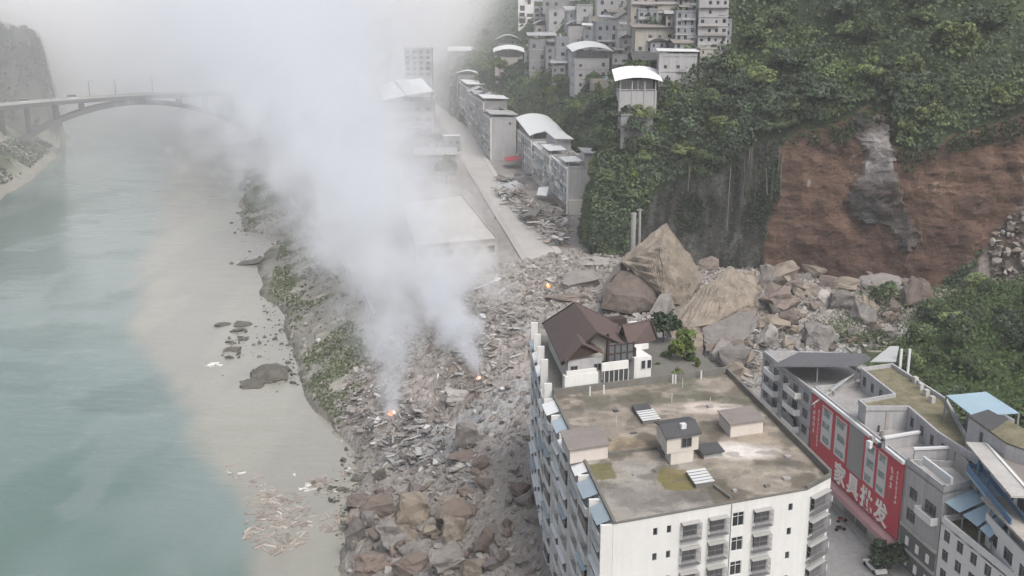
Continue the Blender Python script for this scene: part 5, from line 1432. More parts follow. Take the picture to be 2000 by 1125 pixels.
def bike(label, loc, rz, m):
    rt = thing('motorbike', label, 'motorbike', loc)
    for x in (-.65, .65): MB().bar((x, -.06, .3), (x, .06, .3), .3, 10).build('wheel', M['rubber'], rt, local=True)
    MB().hexa([(-.75, -.14, .42), (.45, -.14, .42), (.45, .14, .42), (-.75, .14, .42), (-.8, -.12, .8), (.3, -.1, .72), (.3, .1, .72), (-.8, .12, .8)]).bar((.62, 0, .35), (.42, 0, 1.05), .06).build('body', M[m], rt, local=True)
    MB().bar((.42, -.38, 1.05), (.42, .38, 1.05), .04).build('handlebar', M['frame'], rt, local=True)
    MB().box(-.7, -.16, .78, .1, .16, .9).build('seat', M['rubber'], rt, local=True)
    rt.rotation_euler = (0, 0, rz)
bike('red motorbike parked beside the white block, farther one', at(1644, 1020, 18), .2, 'car_red')
bike('dark motorbike parked beside the white block, nearer one', at(1641, 1037, 18), .1, 'car_dark')
bike('dark motorbike parked under the red sign', at(1690, 1029, 18.15), 1.0, 'car_dark')
bike('dark motorbike parked under the red sign near its right end', at(1712, 1062, 18.15), 1.1, 'car_dark')
car('white car partly hidden by a small street tree', at(1708, 1112, 18), 1.75, 'car_white')
def person(label, loc, rz, h=1.7):
    P = {'pelvis': (0, 0, .53), 'chest': (0, 0, .76), 'neck': (0, 0, .85), 'head': (0, .01, .92), 'crown': (0, 0, .97),
         'sl': (-.11, 0, .81), 'el': (-.14, -.02, .64), 'hl': (-.13, .03, .49), 'sr': (.11, 0, .81), 'er': (.15, -.01, .64), 'hr': (.14, .04, .49),
         'pl': (-.055, 0, .50), 'kl': (-.06, .02, .28), 'al': (-.065, -.03, .04), 'fl': (-.07, .06, .015), 'pr': (.055, 0, .50), 'kr': (.065, .05, .28), 'ar': (.07, .06, .04), 'fr': (.075, .14, .015)}
    E = [('pelvis', 'chest'), ('chest', 'neck'), ('neck', 'head'), ('head', 'crown'), ('chest', 'sl'), ('sl', 'el'), ('el', 'hl'), ('chest', 'sr'), ('sr', 'er'), ('er', 'hr'), ('pelvis', 'pl'), ('pl', 'kl'), ('kl', 'al'), ('al', 'fl'), ('pelvis', 'pr'), ('pr', 'kr'), ('kr', 'ar'), ('ar', 'fr')]
    r = dict(pelvis=.085, chest=.09, neck=.035, head=.055, crown=.04, sl=.045, el=.032, hl=.025, sr=.045, er=.032, hr=.025, pl=.06, kl=.042, al=.03, fl=.025, pr=.06, kr=.042, ar=.03, fr=.025)
    ks = list(P); me = bpy.data.meshes.new('person')
    me.from_pydata([tuple(c * h for c in P[k]) for k in ks], [(ks.index(a), ks.index(b)) for a, b in E], [])
    o = bpy.data.objects.new('person', me); COL.objects.link(o)
    sk = o.modifiers.new('skin', 'SKIN'); o.modifiers.new('sub', 'SUBSURF').levels = 1
    for v, k in zip(me.skin_vertices[0].data, ks):
        v.radius = (r[k] * h, r[k] * h * .8); v.use_root = k == 'pelvis'
    dg = bpy.context.evaluated_depsgraph_get(); m2 = bpy.data.meshes.new_from_object(o.evaluated_get(dg))
    bpy.data.objects.remove(o)
    m2.materials.clear(); m2.materials.append(M['cloth_dark']); m2.materials.append(M['skin'])
    for f in m2.polygons: f.material_index = 1 if f.center.z > .865 * h else 0
    o = bpy.data.objects.new('person', m2); COL.objects.link(o); o.location = loc; o.rotation_euler = (0, 0, rz)
    tag(o, label, 'person'); return o
person('person in dark clothes walking on the dusty upper road', at(967, 431, 18.32), .4, 1.8)
person('person in dark clothes on the street below the right end of the red sign', at(1742, 1078, 18.02), 2.0)
# ---------------------------------------------------------------- rocks
def rock_mesh(seed, n=18, sub=2, rough=.10, box=.5, name='boulder'):
    """angular block: hull of scattered points, its faces broken up by noise; unit size, sitting on z=0"""
    r = random.Random(seed)
    bm = bmesh.new()
    for i in range(n):
        v = Vector((r.gauss(0, 1), r.gauss(0, 1), r.gauss(0, 1))).normalized()
        k = max(abs(v.x), abs(v.y), abs(v.z))
        v = v * (1 - box) + v / k * box
        bm.verts.new(v * r.uniform(.8, 1.0) * .5)
    bmesh.ops.convex_hull(bm, input=bm.verts)
    bmesh.ops.delete(bm, geom=[v for v in bm.verts if not v.link_faces], context='VERTS')
    bmesh.ops.triangulate(bm, faces=bm.faces)
    if sub: bmesh.ops.subdivide_edges(bm, edges=bm.edges, cuts=sub, use_grid_fill=True)
    co = np.array([v.co for v in bm.verts])
    if sub:
        d = fbm(co[:, 0] * 3 + seed, co[:, 1] * 3, co[:, 2] * 3, o=3) * rough * 2 + (np.round(fbm(co[:, 0] * 1.5 + 9 * seed, co[:, 1] * 1.5, co[:, 2] * 5, o=2) * 8) / 8) * rough
        nn = co / np.maximum(np.linalg.norm(co, axis=1, keepdims=True), .01)
        co = co + nn * d[:, None]
    lo, hi = co.min(0), co.max(0)
    co = (co - (lo + hi) / 2) / (hi - lo)
    co[:, 2] += .5
    for v, c in zip(bm.verts, co): v.co = c
    me = bpy.data.meshes.new(name); bm.to_mesh(me); bm.free()
    return me
BIG = [rock_mesh(100 + k, 16 + 2 * (k % 4), 4, .14, .35 + .1 * (k % 5)) for k in range(12)]
MED = [rock_mesh(200 + k, 13, 2, .15, .3) for k in range(8)]
RM = {}
def rock_var(src, k, mk):
    key = (id(src), k, mk)
    if key not in RM:
        me = src[k].copy(); me.materials.clear(); me.materials.append(M[mk]); RM[key] = me
    return RM[key]
def gz(x, y): return float(ground_at(x, y))
def hit(px, py):
    """where the sight line meets the ground, by marching"""
    r = ray(px, py)
    ts = np.linspace(150, 640, 900); zz = ground_at(r[0] * ts, r[1] * ts); lz = CAM_H + r[2] * ts
    k = np.argmax(lz < zz)
    if lz[k] >= zz[k]: return at(px, py, 15)
    return (r[0] * ts[k], r[1] * ts[k], float(zz[k]))
def boulder(label, x0, y0, x1, y1, mk, k, rz=None, deep=1.0, sink=.18, name='boulder', cat='boulder', group=None):
    """a rock that fills the photo box x0..x1, y0..y1"""
    p = hit((x0 + x1) / 2, y1 - (y1 - y0) * .12)
    s = FPX / math.hypot(p[1], CAM_H - p[2])
    w = (x1 - x0) / s; hh = (y1 - y0) / s
    dp = w * deep * .8
    h = max(hh * 1.06 - dp * .30, hh * .5)
    o = bpy.data.objects.new(name, rock_var(BIG, k % len(BIG), mk)); COL.objects.link(o)
    o.location = (p[0], p[1] + dp * .25, p[2] - h * sink)
    o.scale = (w * 1.05, dp, h * (1 + sink))
    o.rotation_euler = (R.uniform(-.12, .12), R.uniform(-.12, .12), R.uniform(-.3, .3) if rz is None else rz)
    tag(o, label, cat, group)
    return o
def hull_rock(label, pts, mk, name='boulder', cuts=5, rough=.35, lay=.5):
    bm = bmesh.new()
    P = [Vector(atd(*p)) for p in pts]
    c = sum(P, Vector()) / len(P)
    for p in P: bm.verts.new(p - c)
    bmesh.ops.convex_hull(bm, input=bm.verts)
    bmesh.ops.delete(bm, geom=[v for v in bm.verts if not v.link_faces], context='VERTS')
    bmesh.ops.triangulate(bm, faces=bm.faces)
    bmesh.ops.subdivide_edges(bm, edges=bm.edges, cuts=cuts, use_grid_fill=True)
    bmesh.ops.triangulate(bm, faces=bm.faces)
    bm.normal_update()
    co = np.array([v.co for v in bm.verts]); no = np.array([v.normal for v in bm.verts])
    d = fbm(co[:, 0] * .35, co[:, 1] * .35, co[:, 2] * .35, o=4) * rough * 3
    # bedding steps across the block
    q = co @ np.array([.25, .35, .9]); st = (q * .55) % 1
    d = d + (st - .5) * lay * (.6 + fbm(co[:, 0] * .2 + 5, co[:, 1] * .2, co[:, 2] * .2))
    co = co + no * d[:, None]
    for v, x in zip(bm.verts, co): v.co = x
    me = bpy.data.meshes.new(name); bm.to_mesh(me); bm.free(); me.materials.append(M[mk])
    o = bpy.data.objects.new(name, me); COL.objects.link(o); o.location = c
    tag(o, label, 'boulder'); return o
# the three giant blocks
hull_rock('giant tan bedded block standing like a tilted cube behind the brown roof', [(1302, 436, 303), (1262, 468, 300), (1222, 500, 297), (1214, 512, 291), (1232, 526, 290), (1268, 516, 286), (1290, 482, 285), (1270, 522, 285), (1282, 548, 283.5), (1300, 586, 283.5), (1338, 598, 286), (1372, 548, 300), (1366, 530, 306), (1240, 520, 312), (1330, 540, 318), (1300, 470, 316), (1320, 590, 304), (1345, 600, 304)], 'rock_tan', cuts=8, rough=.8, lay=.9)
hull_rock('shadowed dark brown rock in the hollow under the giant tilted block', [(1174, 602, 281), (1184, 560, 285), (1210, 528, 291), (1262, 528, 291), (1284, 560, 287), (1282, 602, 283), (1230, 614, 280), (1180, 606, 300), (1290, 600, 303), (1250, 530, 304), (1200, 575, 280.5), (1255, 580, 281)], 'rock_brown', cuts=4, rough=.3, lay=.25)
hull_rock('grey-brown rock shoulder left of the giant tilted block', [(1180, 556, 291), (1172, 590, 288), (1214, 512, 292), (1226, 518, 296), (1196, 540, 288), (1188, 600, 296), (1222, 560, 302), (1200, 520, 298)], 'rock_grey', cuts=4, rough=.3, lay=.3)
hull_rock('rounded block wedged under the right foot of the giant tilted block', [(1268, 612, 279), (1290, 574, 281), (1310, 572, 282), (1318, 600, 282), (1300, 618, 278), (1270, 600, 290), (1315, 590, 295)], 'rock_grey', cuts=4, rough=.25, lay=.25)
hull_rock('huge tan slab with a smooth sloping top leaning right of the brown roof', [(1424, 520, 281), (1482, 545, 283), (1470, 592, 269), (1440, 604, 264), (1395, 632, 256), (1345, 640, 254), (1308, 645, 256), (1312, 622, 262), (1372, 560, 274), (1380, 660, 258), (1470, 640, 268), (1490, 580, 290), (1330, 660, 268)], 'rock_tan', cuts=8, rough=.7, lay=.9)
hull_rock('grey layered block supporting the front of the huge tan slab', [(1372, 640, 251), (1376, 668, 248), (1400, 676, 247), (1452, 664, 250), (1478, 640, 256), (1476, 604, 262), (1440, 612, 258), (1400, 634, 253), (1420, 650, 268), (1385, 680, 262)], 'rock_grey', cuts=5, rough=.3, lay=.6)
hull_rock('pale bedded block at the lower left corner of the huge tan slab', [(1310, 648, 252), (1316, 690, 248), (1345, 700, 246), (1372, 690, 247), (1374, 650, 250), (1345, 640, 253), (1340, 680, 262), (1365, 660, 262)], 'rock_tan', cuts=4, rough=.3, lay=.4)
hull_rock('square brown block with a pale rim on the rubble beside the white block', [(990, 944, 186), (930, 992, 183), (926, 1006, 181), (958, 1030, 177), (975, 1046, 174), (1018, 1030, 176), (1024, 1015, 180), (1004, 958, 186), (950, 1010, 190), (1010, 1030, 190)], 'rock_brown', cuts=5, rough=.16, lay=.15)
L_ = [
 ('flat tan boulder with a broad pale top near the river end of the rubble', 774, 962, 842, 1040, 'rock_tan'),
 ('rounded tan-brown boulder left of the square brown block', 850, 978, 920, 1040, 'rock_brown'),
 ('lighter boulder lying in front of the rounded tan-brown one', 862, 1008, 912, 1062, 'rock_tan'),
 ('brown cube-like boulder below the square brown block', 924, 1032, 972, 1090, 'rock_brown'),
 ('dark grey boulder at the bottom edge of the rubble', 836, 1066, 908, 1125, 'rock_grey'),
 ('long low brown boulder at the upper left of the big rock group', 706, 972, 772, 1018, 'rock_brown'),
 ('wide layered grey-brown boulder left of the flat tan one', 730, 1016, 802, 1086, 'rock_grey'),
 ('pale boulder at the water edge left of the layered one', 676, 1018, 712, 1072, 'rock_grey'),
 ('brown boulder at the bottom edge near the water', 690, 1082, 760, 1135, 'rock_brown'),
 ('mid-brown boulder at the bottom edge beside the dark grey one', 762, 1078, 832, 1140, 'rock_brown'),
 ('small angular boulder right of the dark grey one at the bottom', 905, 1092, 950, 1130, 'rock_tan'),
 ('small tan block tucked under the flat tan boulder', 776, 1034, 820, 1070, 'rock_tan'),
 ('square grey block alone in the middle of the slide', 888, 820, 938, 886, 'rock_grey'),
 ('brown block just below the square grey one in the slide', 876, 880, 932, 908, 'rock_brown'),
 ('pale flat slab lying near the second fire', 866, 756, 922, 792, 'rock_pale'),
 ('pale small slab below the square grey block', 878, 904, 914, 926, 'rock_pale'),
 ('brown block lying at the right of the pale small slab', 922, 890, 958, 924, 'rock_brown'),
 ('dark wet rock on the rubble toe beside the river planks', 732, 916, 758, 940, 'rock_dark'),
 ('pale-topped overhanging block right of the huge tan slab', 1488, 562, 1568, 616, 'rock_brown'),
 ('tan block at the top of the slide below the dark cliff', 1508, 508, 1562, 560, 'rock_tan'),
 ('narrow grey block just left of the tan one below the dark cliff', 1480, 516, 1514, 566, 'rock_grey'),
 ('pinkish block with a bright split face under the red scar', 1604, 534, 1682, 572, 'rock_tan'),
 ('large grey-tan block in the middle below the red scar', 1684, 528, 1760, 570, 'rock_grey'),
 ('square pink-brown block farthest right below the red scar', 1762, 540, 1828, 606, 'rock_brown'),
 ('grey lump below the pinkish split block', 1624, 566, 1680, 610, 'rock_grey'),
 ('white upright fragment beside the grey lump', 1594, 568, 1622, 604, 'rock_pale'),
 ('pyramid-shaped greenish block above the dark canopy', 1572, 628, 1634, 686, 'rock_grey'),
 ('pale leaning slab left of the pyramid-shaped block', 1474, 632, 1528, 684, 'rock_pale'),
 ('brown block between the pale leaning slab and overhanging block', 1520, 604, 1560, 642, 'rock_brown'),
 ('tan block above the overhanging block with a split top', 1560, 552, 1596, 584, 'rock_tan'),
 ('reddish block at the left end of the scar foot', 1534, 546, 1572, 578, 'rock_brown'),
 ('grey slab lying along the far left edge of the giant blocks', 1096, 520, 1172, 566, 'rock_grey'),
 ('pale flat shelf of rock behind the fire near the road end', 1130, 494, 1204, 528, 'rock_pale'),
 ('long brown slab on the slope above the brown roof', 1066, 566, 1140, 594, 'rock_brown'),
 ('tan fragment between the giant block and huge slab', 1366, 500, 1404, 534, 'rock_brown'),
 ('dark flat rock island in the muddy shallows, the largest', 488, 716, 566, 762, 'rock_dark'),
 ('low dark rock just below the largest rock island', 472, 762, 524, 784, 'rock_dark'),
 ('small dark rock farthest out in the muddy shallows', 420, 652, 450, 667, 'rock_dark'),
 ('dark rock cluster stone near the shingle point', 456, 648, 490, 660, 'rock_dark'),
 ('slim dark rock just under the cluster stone', 450, 660, 482, 672, 'rock_dark'),
 ('small round dark rock in the middle of the shallows', 466, 674, 486, 683, 'rock_dark'),
 ('thin dark rock left of the largest island', 440, 703, 472, 712, 'rock_dark'),
 ('little dark rock above the low dark one', 440, 720, 460, 731, 'rock_dark'),
 ('long dark rock off the upper shingle inlet', 462, 500, 512, 520, 'rock_dark'),
 ('dark rock right of the long one off the upper inlet', 498, 498, 528, 508, 'rock_dark'),
 ('half sunken dark rock off the foot of the rubble', 648, 952, 678, 972, 'rock_dark'),
 ('half sunken brown rock against the foot of the rubble', 674, 968, 722, 992, 'rock_brown'),
 ('small wet rock above the half sunken ones', 616, 972, 640, 982, 'rock_dark'),
 ('blocky rock at the shore below the half sunken ones', 708, 1000, 742, 1030, 'rock_grey'),
 ('grey angular rock against the wall foot of the white block', 1024, 1000, 1056, 1030, 'rock_grey'),
]
for i, (lab, a, b, c, e, mk) in enumerate(L_):
    o = boulder(lab, a, b, c, e, mk, i * 5 + 3, deep=.95 if mk != 'rock_dark' else .8)
    if mk == 'rock_dark' and e < 800 and a < 600:
        o.location.z = -.7; o.scale.z = max(1.5, o.scale.z * .6); o.scale.y *= 1.7
# mid-size rocks that nothing tells apart, zone by zone
ZN = [('medium rock among the big boulders at the bottom of the rubble', 'rocks among the boulders at the river end', [(690, 940), (1050, 940), (1080, 1125), (680, 1125)], 82, (1.2, 4.2), ('rock_brown', 'rock_grey', 'rock_tan', 'rock_brown')),
      ('medium grey-brown rock scattered on the middle of the slide', 'rocks on the middle of the slide', [(760, 800), (1040, 640), (1060, 930), (720, 940)], 45, (.7, 2.2), ('rock_grey', 'rock_brown', 'rock_grey')),
      ('medium rock in the blocky debris between the giant slabs and red scar', 'rocks in the debris below the scar', [(1450, 515), (1840, 545), (1740, 660), (1560, 700), (1420, 740), (1380, 690), (1480, 620)], 100, (2.0, 7.0), ('rock_brown', 'rock_tan', 'rock_brown', 'rock_grey', 'rock_tan')),
      ('small rock on the slope between the road end and brown roof', 'rocks on the slope by the road end', [(1060, 540), (1190, 500), (1180, 590), (1060, 630), (960, 660)], 20, (.8, 2.4), ('rock_grey', 'rock_brown', 'rock_pale'))]
for lab, grp, poly, n, (s0, s1), mks in ZN:
    k = 0
    xs = [p[0] for p in poly]; ysb = [p[1] for p in poly]
    while k < n:
        px, py = R.uniform(min(xs), max(xs)), R.uniform(min(ysb), max(ysb))
        if not inpoly([px], [py], poly)[0]: continue
        p = hit(px, py); s = s0 + (s1 - s0) * R.random() ** 1.9
        if inpoly([p[0]], [p[1]], FLAT)[0]: k += 1; continue
        o = bpy.data.objects.new('boulder', rock_var(MED, R.randrange(len(MED)), R.choice(mks))); COL.objects.link(o)
        o.location = (p[0], p[1], p[2] - s * .2); o.scale = (s * R.uniform(.8, 1.5), s * R.uniform(.7, 1.2), s * R.uniform(.6, 1.0))
        o.rotation_euler = (R.uniform(-.5, .5), R.uniform(-.5, .5), R.uniform(0, 6.28))
        tag(o, lab, 'boulder', grp); k += 1

# loose rubble: one mass of small angular stones
def scatter_rocks(name, pts, sizes, cols, seed):
    bm = bmesh.new(); rr_ = random.Random(seed)
    base = []
    for q in range(8):
        b = bmesh.new()
        for _ in range(9):
            b.verts.new(Vector((rr_.gauss(0, 1), rr_.gauss(0, 1), rr_.gauss(0, 1))).normalized() * .5)
        bmesh.ops.convex_hull(b, input=b.verts)
        bmesh.ops.delete(b, geom=[v for v in b.verts if not v.link_faces], context='VERTS')
        bmesh.ops.triangulate(b, faces=b.faces); b.verts.index_update()
        base.append((np.array([v.co for v in b.verts]), np.array([[v.index for v in f.verts] for f in b.faces]))); b.free()
    bm.free()
    n = len(pts); which = NP.randint(0, 8, n)
    VV, FF, CC = [], [], []; off = 0
    for q in range(8):
        ids = np.where(which == q)[0]
        if not len(ids): continue
        v, f = base[q]
        th = NP.uniform(0, 6.28, len(ids)); c, s = np.cos(th), np.sin(th)
        sc = sizes[ids][:, None] * NP.uniform(.6, 1.4, (len(ids), 3))
        vv = v[None] * sc[:, None, :]
        X = vv[..., 0] * c[:, None] - vv[..., 1] * s[:, None]; Yy = vv[..., 0] * s[:, None] + vv[..., 1] * c[:, None]
        W = np.stack([X, Yy, vv[..., 2]], -1) + pts[ids][:, None, :]
        VV.append(W.reshape(-1, 3)); FF.append((f[None] + (off + np.arange(len(ids)) * len(v))[:, None, None]).reshape(-1, 3))
        CC.append(np.repeat(cols[ids], len(v), 0)); off += len(ids) * len(v)
    return tag(mesh_np(name, np.concatenate(VV), np.concatenate(FF), M['debris'], np.concatenate(CC)), kind='stuff')
def sample_zone(poly, n):
    """points on the ground inside a plan polygon"""
    P = np.array(poly); lo, hi = P.min(0), P.max(0)
    q = NP.uniform(lo, hi, (n * 4, 2)); q = q[inpoly(q[:, 0], q[:, 1], poly)][:n]
    return np.column_stack([q, ground_at(q[:, 0], q[:, 1])])
pts = sample_zone(SLIDE, 32000)
pts = pts[~inpoly(pts[:, 0], pts[:, 1], FLAT) & (pts[:, 0] > shore(pts[:, 1]) - 3)]
n = len(pts)
pal = np.array([(.28, .262, .242), (.215, .19, .17), (.345, .33, .31), (.25, .238, .225), (.19, .168, .15), (.42, .405, .39)])
cols = pal[NP.choice(6, n, p=[.34, .2, .14, .2, .10, .02])] * NP.uniform(.8, 1.2, (n, 1))
scatter_rocks('rubble', pts, .26 + 1.7 * NP.random_sample(n) ** 5 + .35 * (pts[:, 1] > 250), cols, 5)
# shingle and flotsam on the river bar
bp = [at(*p, 3)[:2] for p in ((480, 330), (470, 440), (550, 470), (520, 570), (565, 640), (590, 740), (650, 830), (730, 780), (735, 660), (690, 545), (625, 455), (590, 400), (560, 330))]
pts = sample_zone(bp, 9000); pts = pts[pts[:, 2] > -.3]; n = len(pts)
pal = np.array([(.24, .235, .20), (.14, .15, .11), (.33, .32, .29), (.52, .51, .49)])
scatter_rocks('shingle', pts, .35 + 1.3 * NP.random_sample(n) ** 5, pal[NP.choice(4, n, p=[.42, .36, .17, .05])], 6)
# broken rock lying in the chute at the right end of the scar
ss_ = NP.uniform(60, 190, 9000); v2_ = NP.uniform(.01, .4, 9000); q_ = [np.array(k) for k in hill_pt(ss_, v2_)]; zq_ = hill_zone(*q_, 10)
sc_ = np.column_stack(q_)[(zq_ == 4)][:900] - np.array([0, .6, 0])
if len(sc_): scatter_rocks('scree', sc_, .5 + 3.0 * NP.random_sample(len(sc_)) ** 4, np.array([(.26, .23, .21), (.20, .165, .145), (.36, .34, .32), (.14, .12, .10)])[NP.choice(4, len(sc_))], 9)
# low wet stones between the islands and off the ragged shore
sp_ = np.array([at(R.gauss(cx_, sx_), R.gauss(cy_, sy_), 0) for cx_, cy_, sx_, sy_, k_ in ((525, 740, 22, 12, 60), (470, 680, 20, 22, 40), (540, 655, 25, 18, 70), (500, 508, 22, 6, 40), (545, 480, 18, 12, 40), (575, 700, 10, 25, 60), (690, 900, 16, 30, 60), (680, 1010, 14, 30, 60), (660, 960, 22, 14, 30), (535, 600, 16, 18, 70), (470, 420, 8, 30, 50)) for _ in range(k_)])
sp_[:, 2] = -.05
scatter_rocks('shoal_stones', sp_, .5 + 1.9 * NP.random_sample(len(sp_)) ** 4, np.tile(np.array((.10, .098, .085)), (len(sp_), 1)) * NP.uniform(.7, 1.6, (len(sp_), 1)), 8)
# broken building timbers, panels and sheets: a mass nobody could count
def shards(name, zones, seed):
    rr_ = np.random.RandomState(seed); VV, FF, CC = [], [], []; off = 0
    cube = np.array([(x, y, z) for z in (-.5, .5) for x, y in ((-.5, -.5), (.5, -.5), (.5, .5), (-.5, .5))])
    cf = np.array([(3, 2, 1, 0), (4, 5, 6, 7), (0, 1, 5, 4), (1, 2, 6, 5), (2, 3, 7, 6), (3, 0, 4, 7)])
    for poly, n, (l0, l1), pal, lift, thick in zones:
        p = np.array([hit(*q) if lift is not None else at(*q, .05) for q in [(rr_.uniform(min(a[0] for a in poly), max(a[0] for a in poly)), rr_.uniform(min(a[1] for a in poly), max(a[1] for a in poly))) for _ in range(n * 2)] if inpoly([q[0]], [q[1]], poly)[0]][:n])
        for q in p:
            l = rr_.uniform(l0, l1) ** 1; w = rr_.choice([.12, .2, .5, 1.2]) * thick; t = rr_.uniform(.06, .25) * (1 if thick < 1.5 else 1.6)
            v = cube * (l, w, t)
            e = Matrix.Rotation(rr_.uniform(0, 6.28), 3, 'Z') @ Matrix.Rotation(rr_.uniform(-.45, .45) * (1 if lift else .05), 3, 'Y')
            v = v @ np.array(e).T + q + np.array([0, 0, (lift or 0) * rr_.random_sample() ** 1.5])
            VV.append(v); FF.append(cf + off); off += 8
            CC.append(np.tile(np.array(pal[rr_.randint(len(pal))]) * rr_.uniform(.8, 1.15), (8, 1)))
    return tag(mesh_np(name, np.concatenate(VV), np.concatenate(FF), M['debris'], np.concatenate(CC)), kind='stuff')
GREY = [(.30, .295, .29), (.38, .375, .37), (.22, .215, .21), (.52, .52, .52), (.26, .235, .22), (.13, .12, .115), (.27, .25, .235)]
WOOD = [(.36, .32, .285), (.46, .42, .38), (.28, .24, .21), (.33, .29, .255)]
shards('collapsed_building_debris', [
    ([(700, 760), (790, 770), (840, 800), (820, 880), (740, 890), (680, 850), (660, 800)], 230, (.3, 3.4), GREY, 2.2, 1),
    ([(800, 800), (880, 830), (860, 900), (760, 930), (740, 890)], 170, (.3, 3.2), GREY, 1.4, 1),
    ([(830, 900), (930, 870), (940, 950), (850, 960)], 70, (.4, 2), GREY, .8, 1),
    ([(920, 600), (1010, 560), (1030, 640), (960, 700), (860, 680)], 230, (.4, 3.6), GREY, 1.6, 1),
    ([(940, 640), (1010, 640), (1020, 760), (900, 780), (850, 740)], 120, (.4, 3), GREY + WOOD, .8, .8),
    ([(820, 490), (960, 490), (1000, 540), (960, 600), (860, 600)], 150, (.8, 4.5), GREY, 2.5, 1.4),
    ([(1050, 540), (1110, 530), (1120, 580), (1000, 640)], 70, (1, 5), GREY + WOOD, 1.2, 1),
    ([(1440, 640), (1560, 650), (1540, 740), (1440, 760)], 130, (.8, 4), GREY + WOOD, 1.5, 1),
    ([(1640, 640), (1760, 640), (1740, 690), (1640, 690)], 40, (.8, 4), WOOD, .8, .8),
    ([(1180, 480), (1230, 470), (1220, 520), (1150, 520)], 30, (1, 6), GREY, 1.0, 2.0),
], 31)
shards('collapsed_roof_debris', [
    ([(965, 372), (1010, 380), (1050, 400), (1108, 430), (1110, 480), (1090, 490), (1050, 460), (1000, 415)], 420, (1.5, 7.5), GREY + WOOD, 4.5, 1.8),
    ([(972, 350), (1020, 345), (1035, 375), (985, 385)], 60, (3, 9), GREY, 3.0, 3.2),
], 32)
shards('driftwood', [
    ([(480, 965), (580, 960), (615, 1000), (600, 1060), (540, 1085), (480, 1060)], 230, (.5, 3.6), WOOD, None, .5),
    ([(440, 905), (520, 935), (560, 985), (540, 1010), (500, 960), (445, 925)], 70, (.4, 1.8), WOOD + [(.6, .59, .56)], None, .7),
    ([(600, 940), (720, 900), (740, 925), (620, 975)], 90, (.4, 2), WOOD + [(.6, .59, .56)], None, .7),
    ([(570, 925), (610, 940), (600, 960), (570, 950)], 10, (.4, 1.2), [(.7, .69, .66)], None, 1),
    ([(640, 1000), (690, 1010), (690, 1050), (620, 1030)], 40, (.6, 3), WOOD, None, .8),
    ([(408, 708), (432, 708), (430, 716), (408, 716)], 14, (.6, 3), [(.72, .71, .69)], None, 1),
], 33)
# a collapsed sheet roof in the rubble by the terrace houses
for i, (lab, a, b, c, e, mk) in enumerate((('dark collapsed roof panel on the heap before the terrace houses', (1018, 402), (1056, 408), (1042, 428), (1016, 422), 'dark_concrete'), ('long grey fallen slab at the roadside above the heap', (970, 362), (1010, 352), (1016, 368), (975, 378), 'metal_grey'), ('pale fallen awning sheet by the middle terrace house', (1052, 366), (1072, 364), (1068, 382), (1048, 380), 'metal_white'))):
    q = [Vector(at(*p, z)) for p, z in zip((a, b, c, e), (22.5, 23.5, 21.5, 20.5))]
    g = MB().slab(q, .3); o = g.build('fallen_panel', M[mk]); tag(o, lab, 'debris')
# fires
def fire(label, px, py, s):
    p = hit(px, py); rt = thing('fire', label, 'fire', (p[0], p[1], p[2] + .1))
    for k in range(7):
        h = s * R.uniform(.7, 1.6); w = s * R.uniform(.18, .36); x, y = R.uniform(-.55, .55) * s, R.uniform(-.4, .4) * s
        g = MB(); n = 7
        prof = [(0, .6), (.15, 1.0), (.4, .75), (.7, .35), (1, .02)]
        for i in range(4):
            (a, ra), (b, rb) = prof[i], prof[i + 1]
            sx = lambda t: .25 * s * math.sin(t * 4 + k)
            for q in range(n):
                t0, t1 = 6.283 * q / n, 6.283 * (q + 1) / n
                g.poly([(x + sx(a) + math.cos(t0) * ra * w, y + math.sin(t0) * ra * w, a * h), (x + sx(a) + math.cos(t1) * ra * w, y + math.sin(t1) * ra * w, a * h), (x + sx(b) + math.cos(t1) * rb * w, y + math.sin(t1) * rb * w, b * h), (x + sx(b) + math.cos(t0) * rb * w, y + math.sin(t0) * rb * w, b * h)])
        g.build('flame', M['flame_core' if k < 2 else 'flame'], rt, smooth=True, local=True)
    return rt
fire('small fire burning in grey debris at the foot of the main smoke column', 765, 812, .85)
fire('small red fire at the foot of the thinner second smoke column', 934, 742, .7)
fire('orange fire glowing in the rubble at the end of the road', 1070, 562, .95)
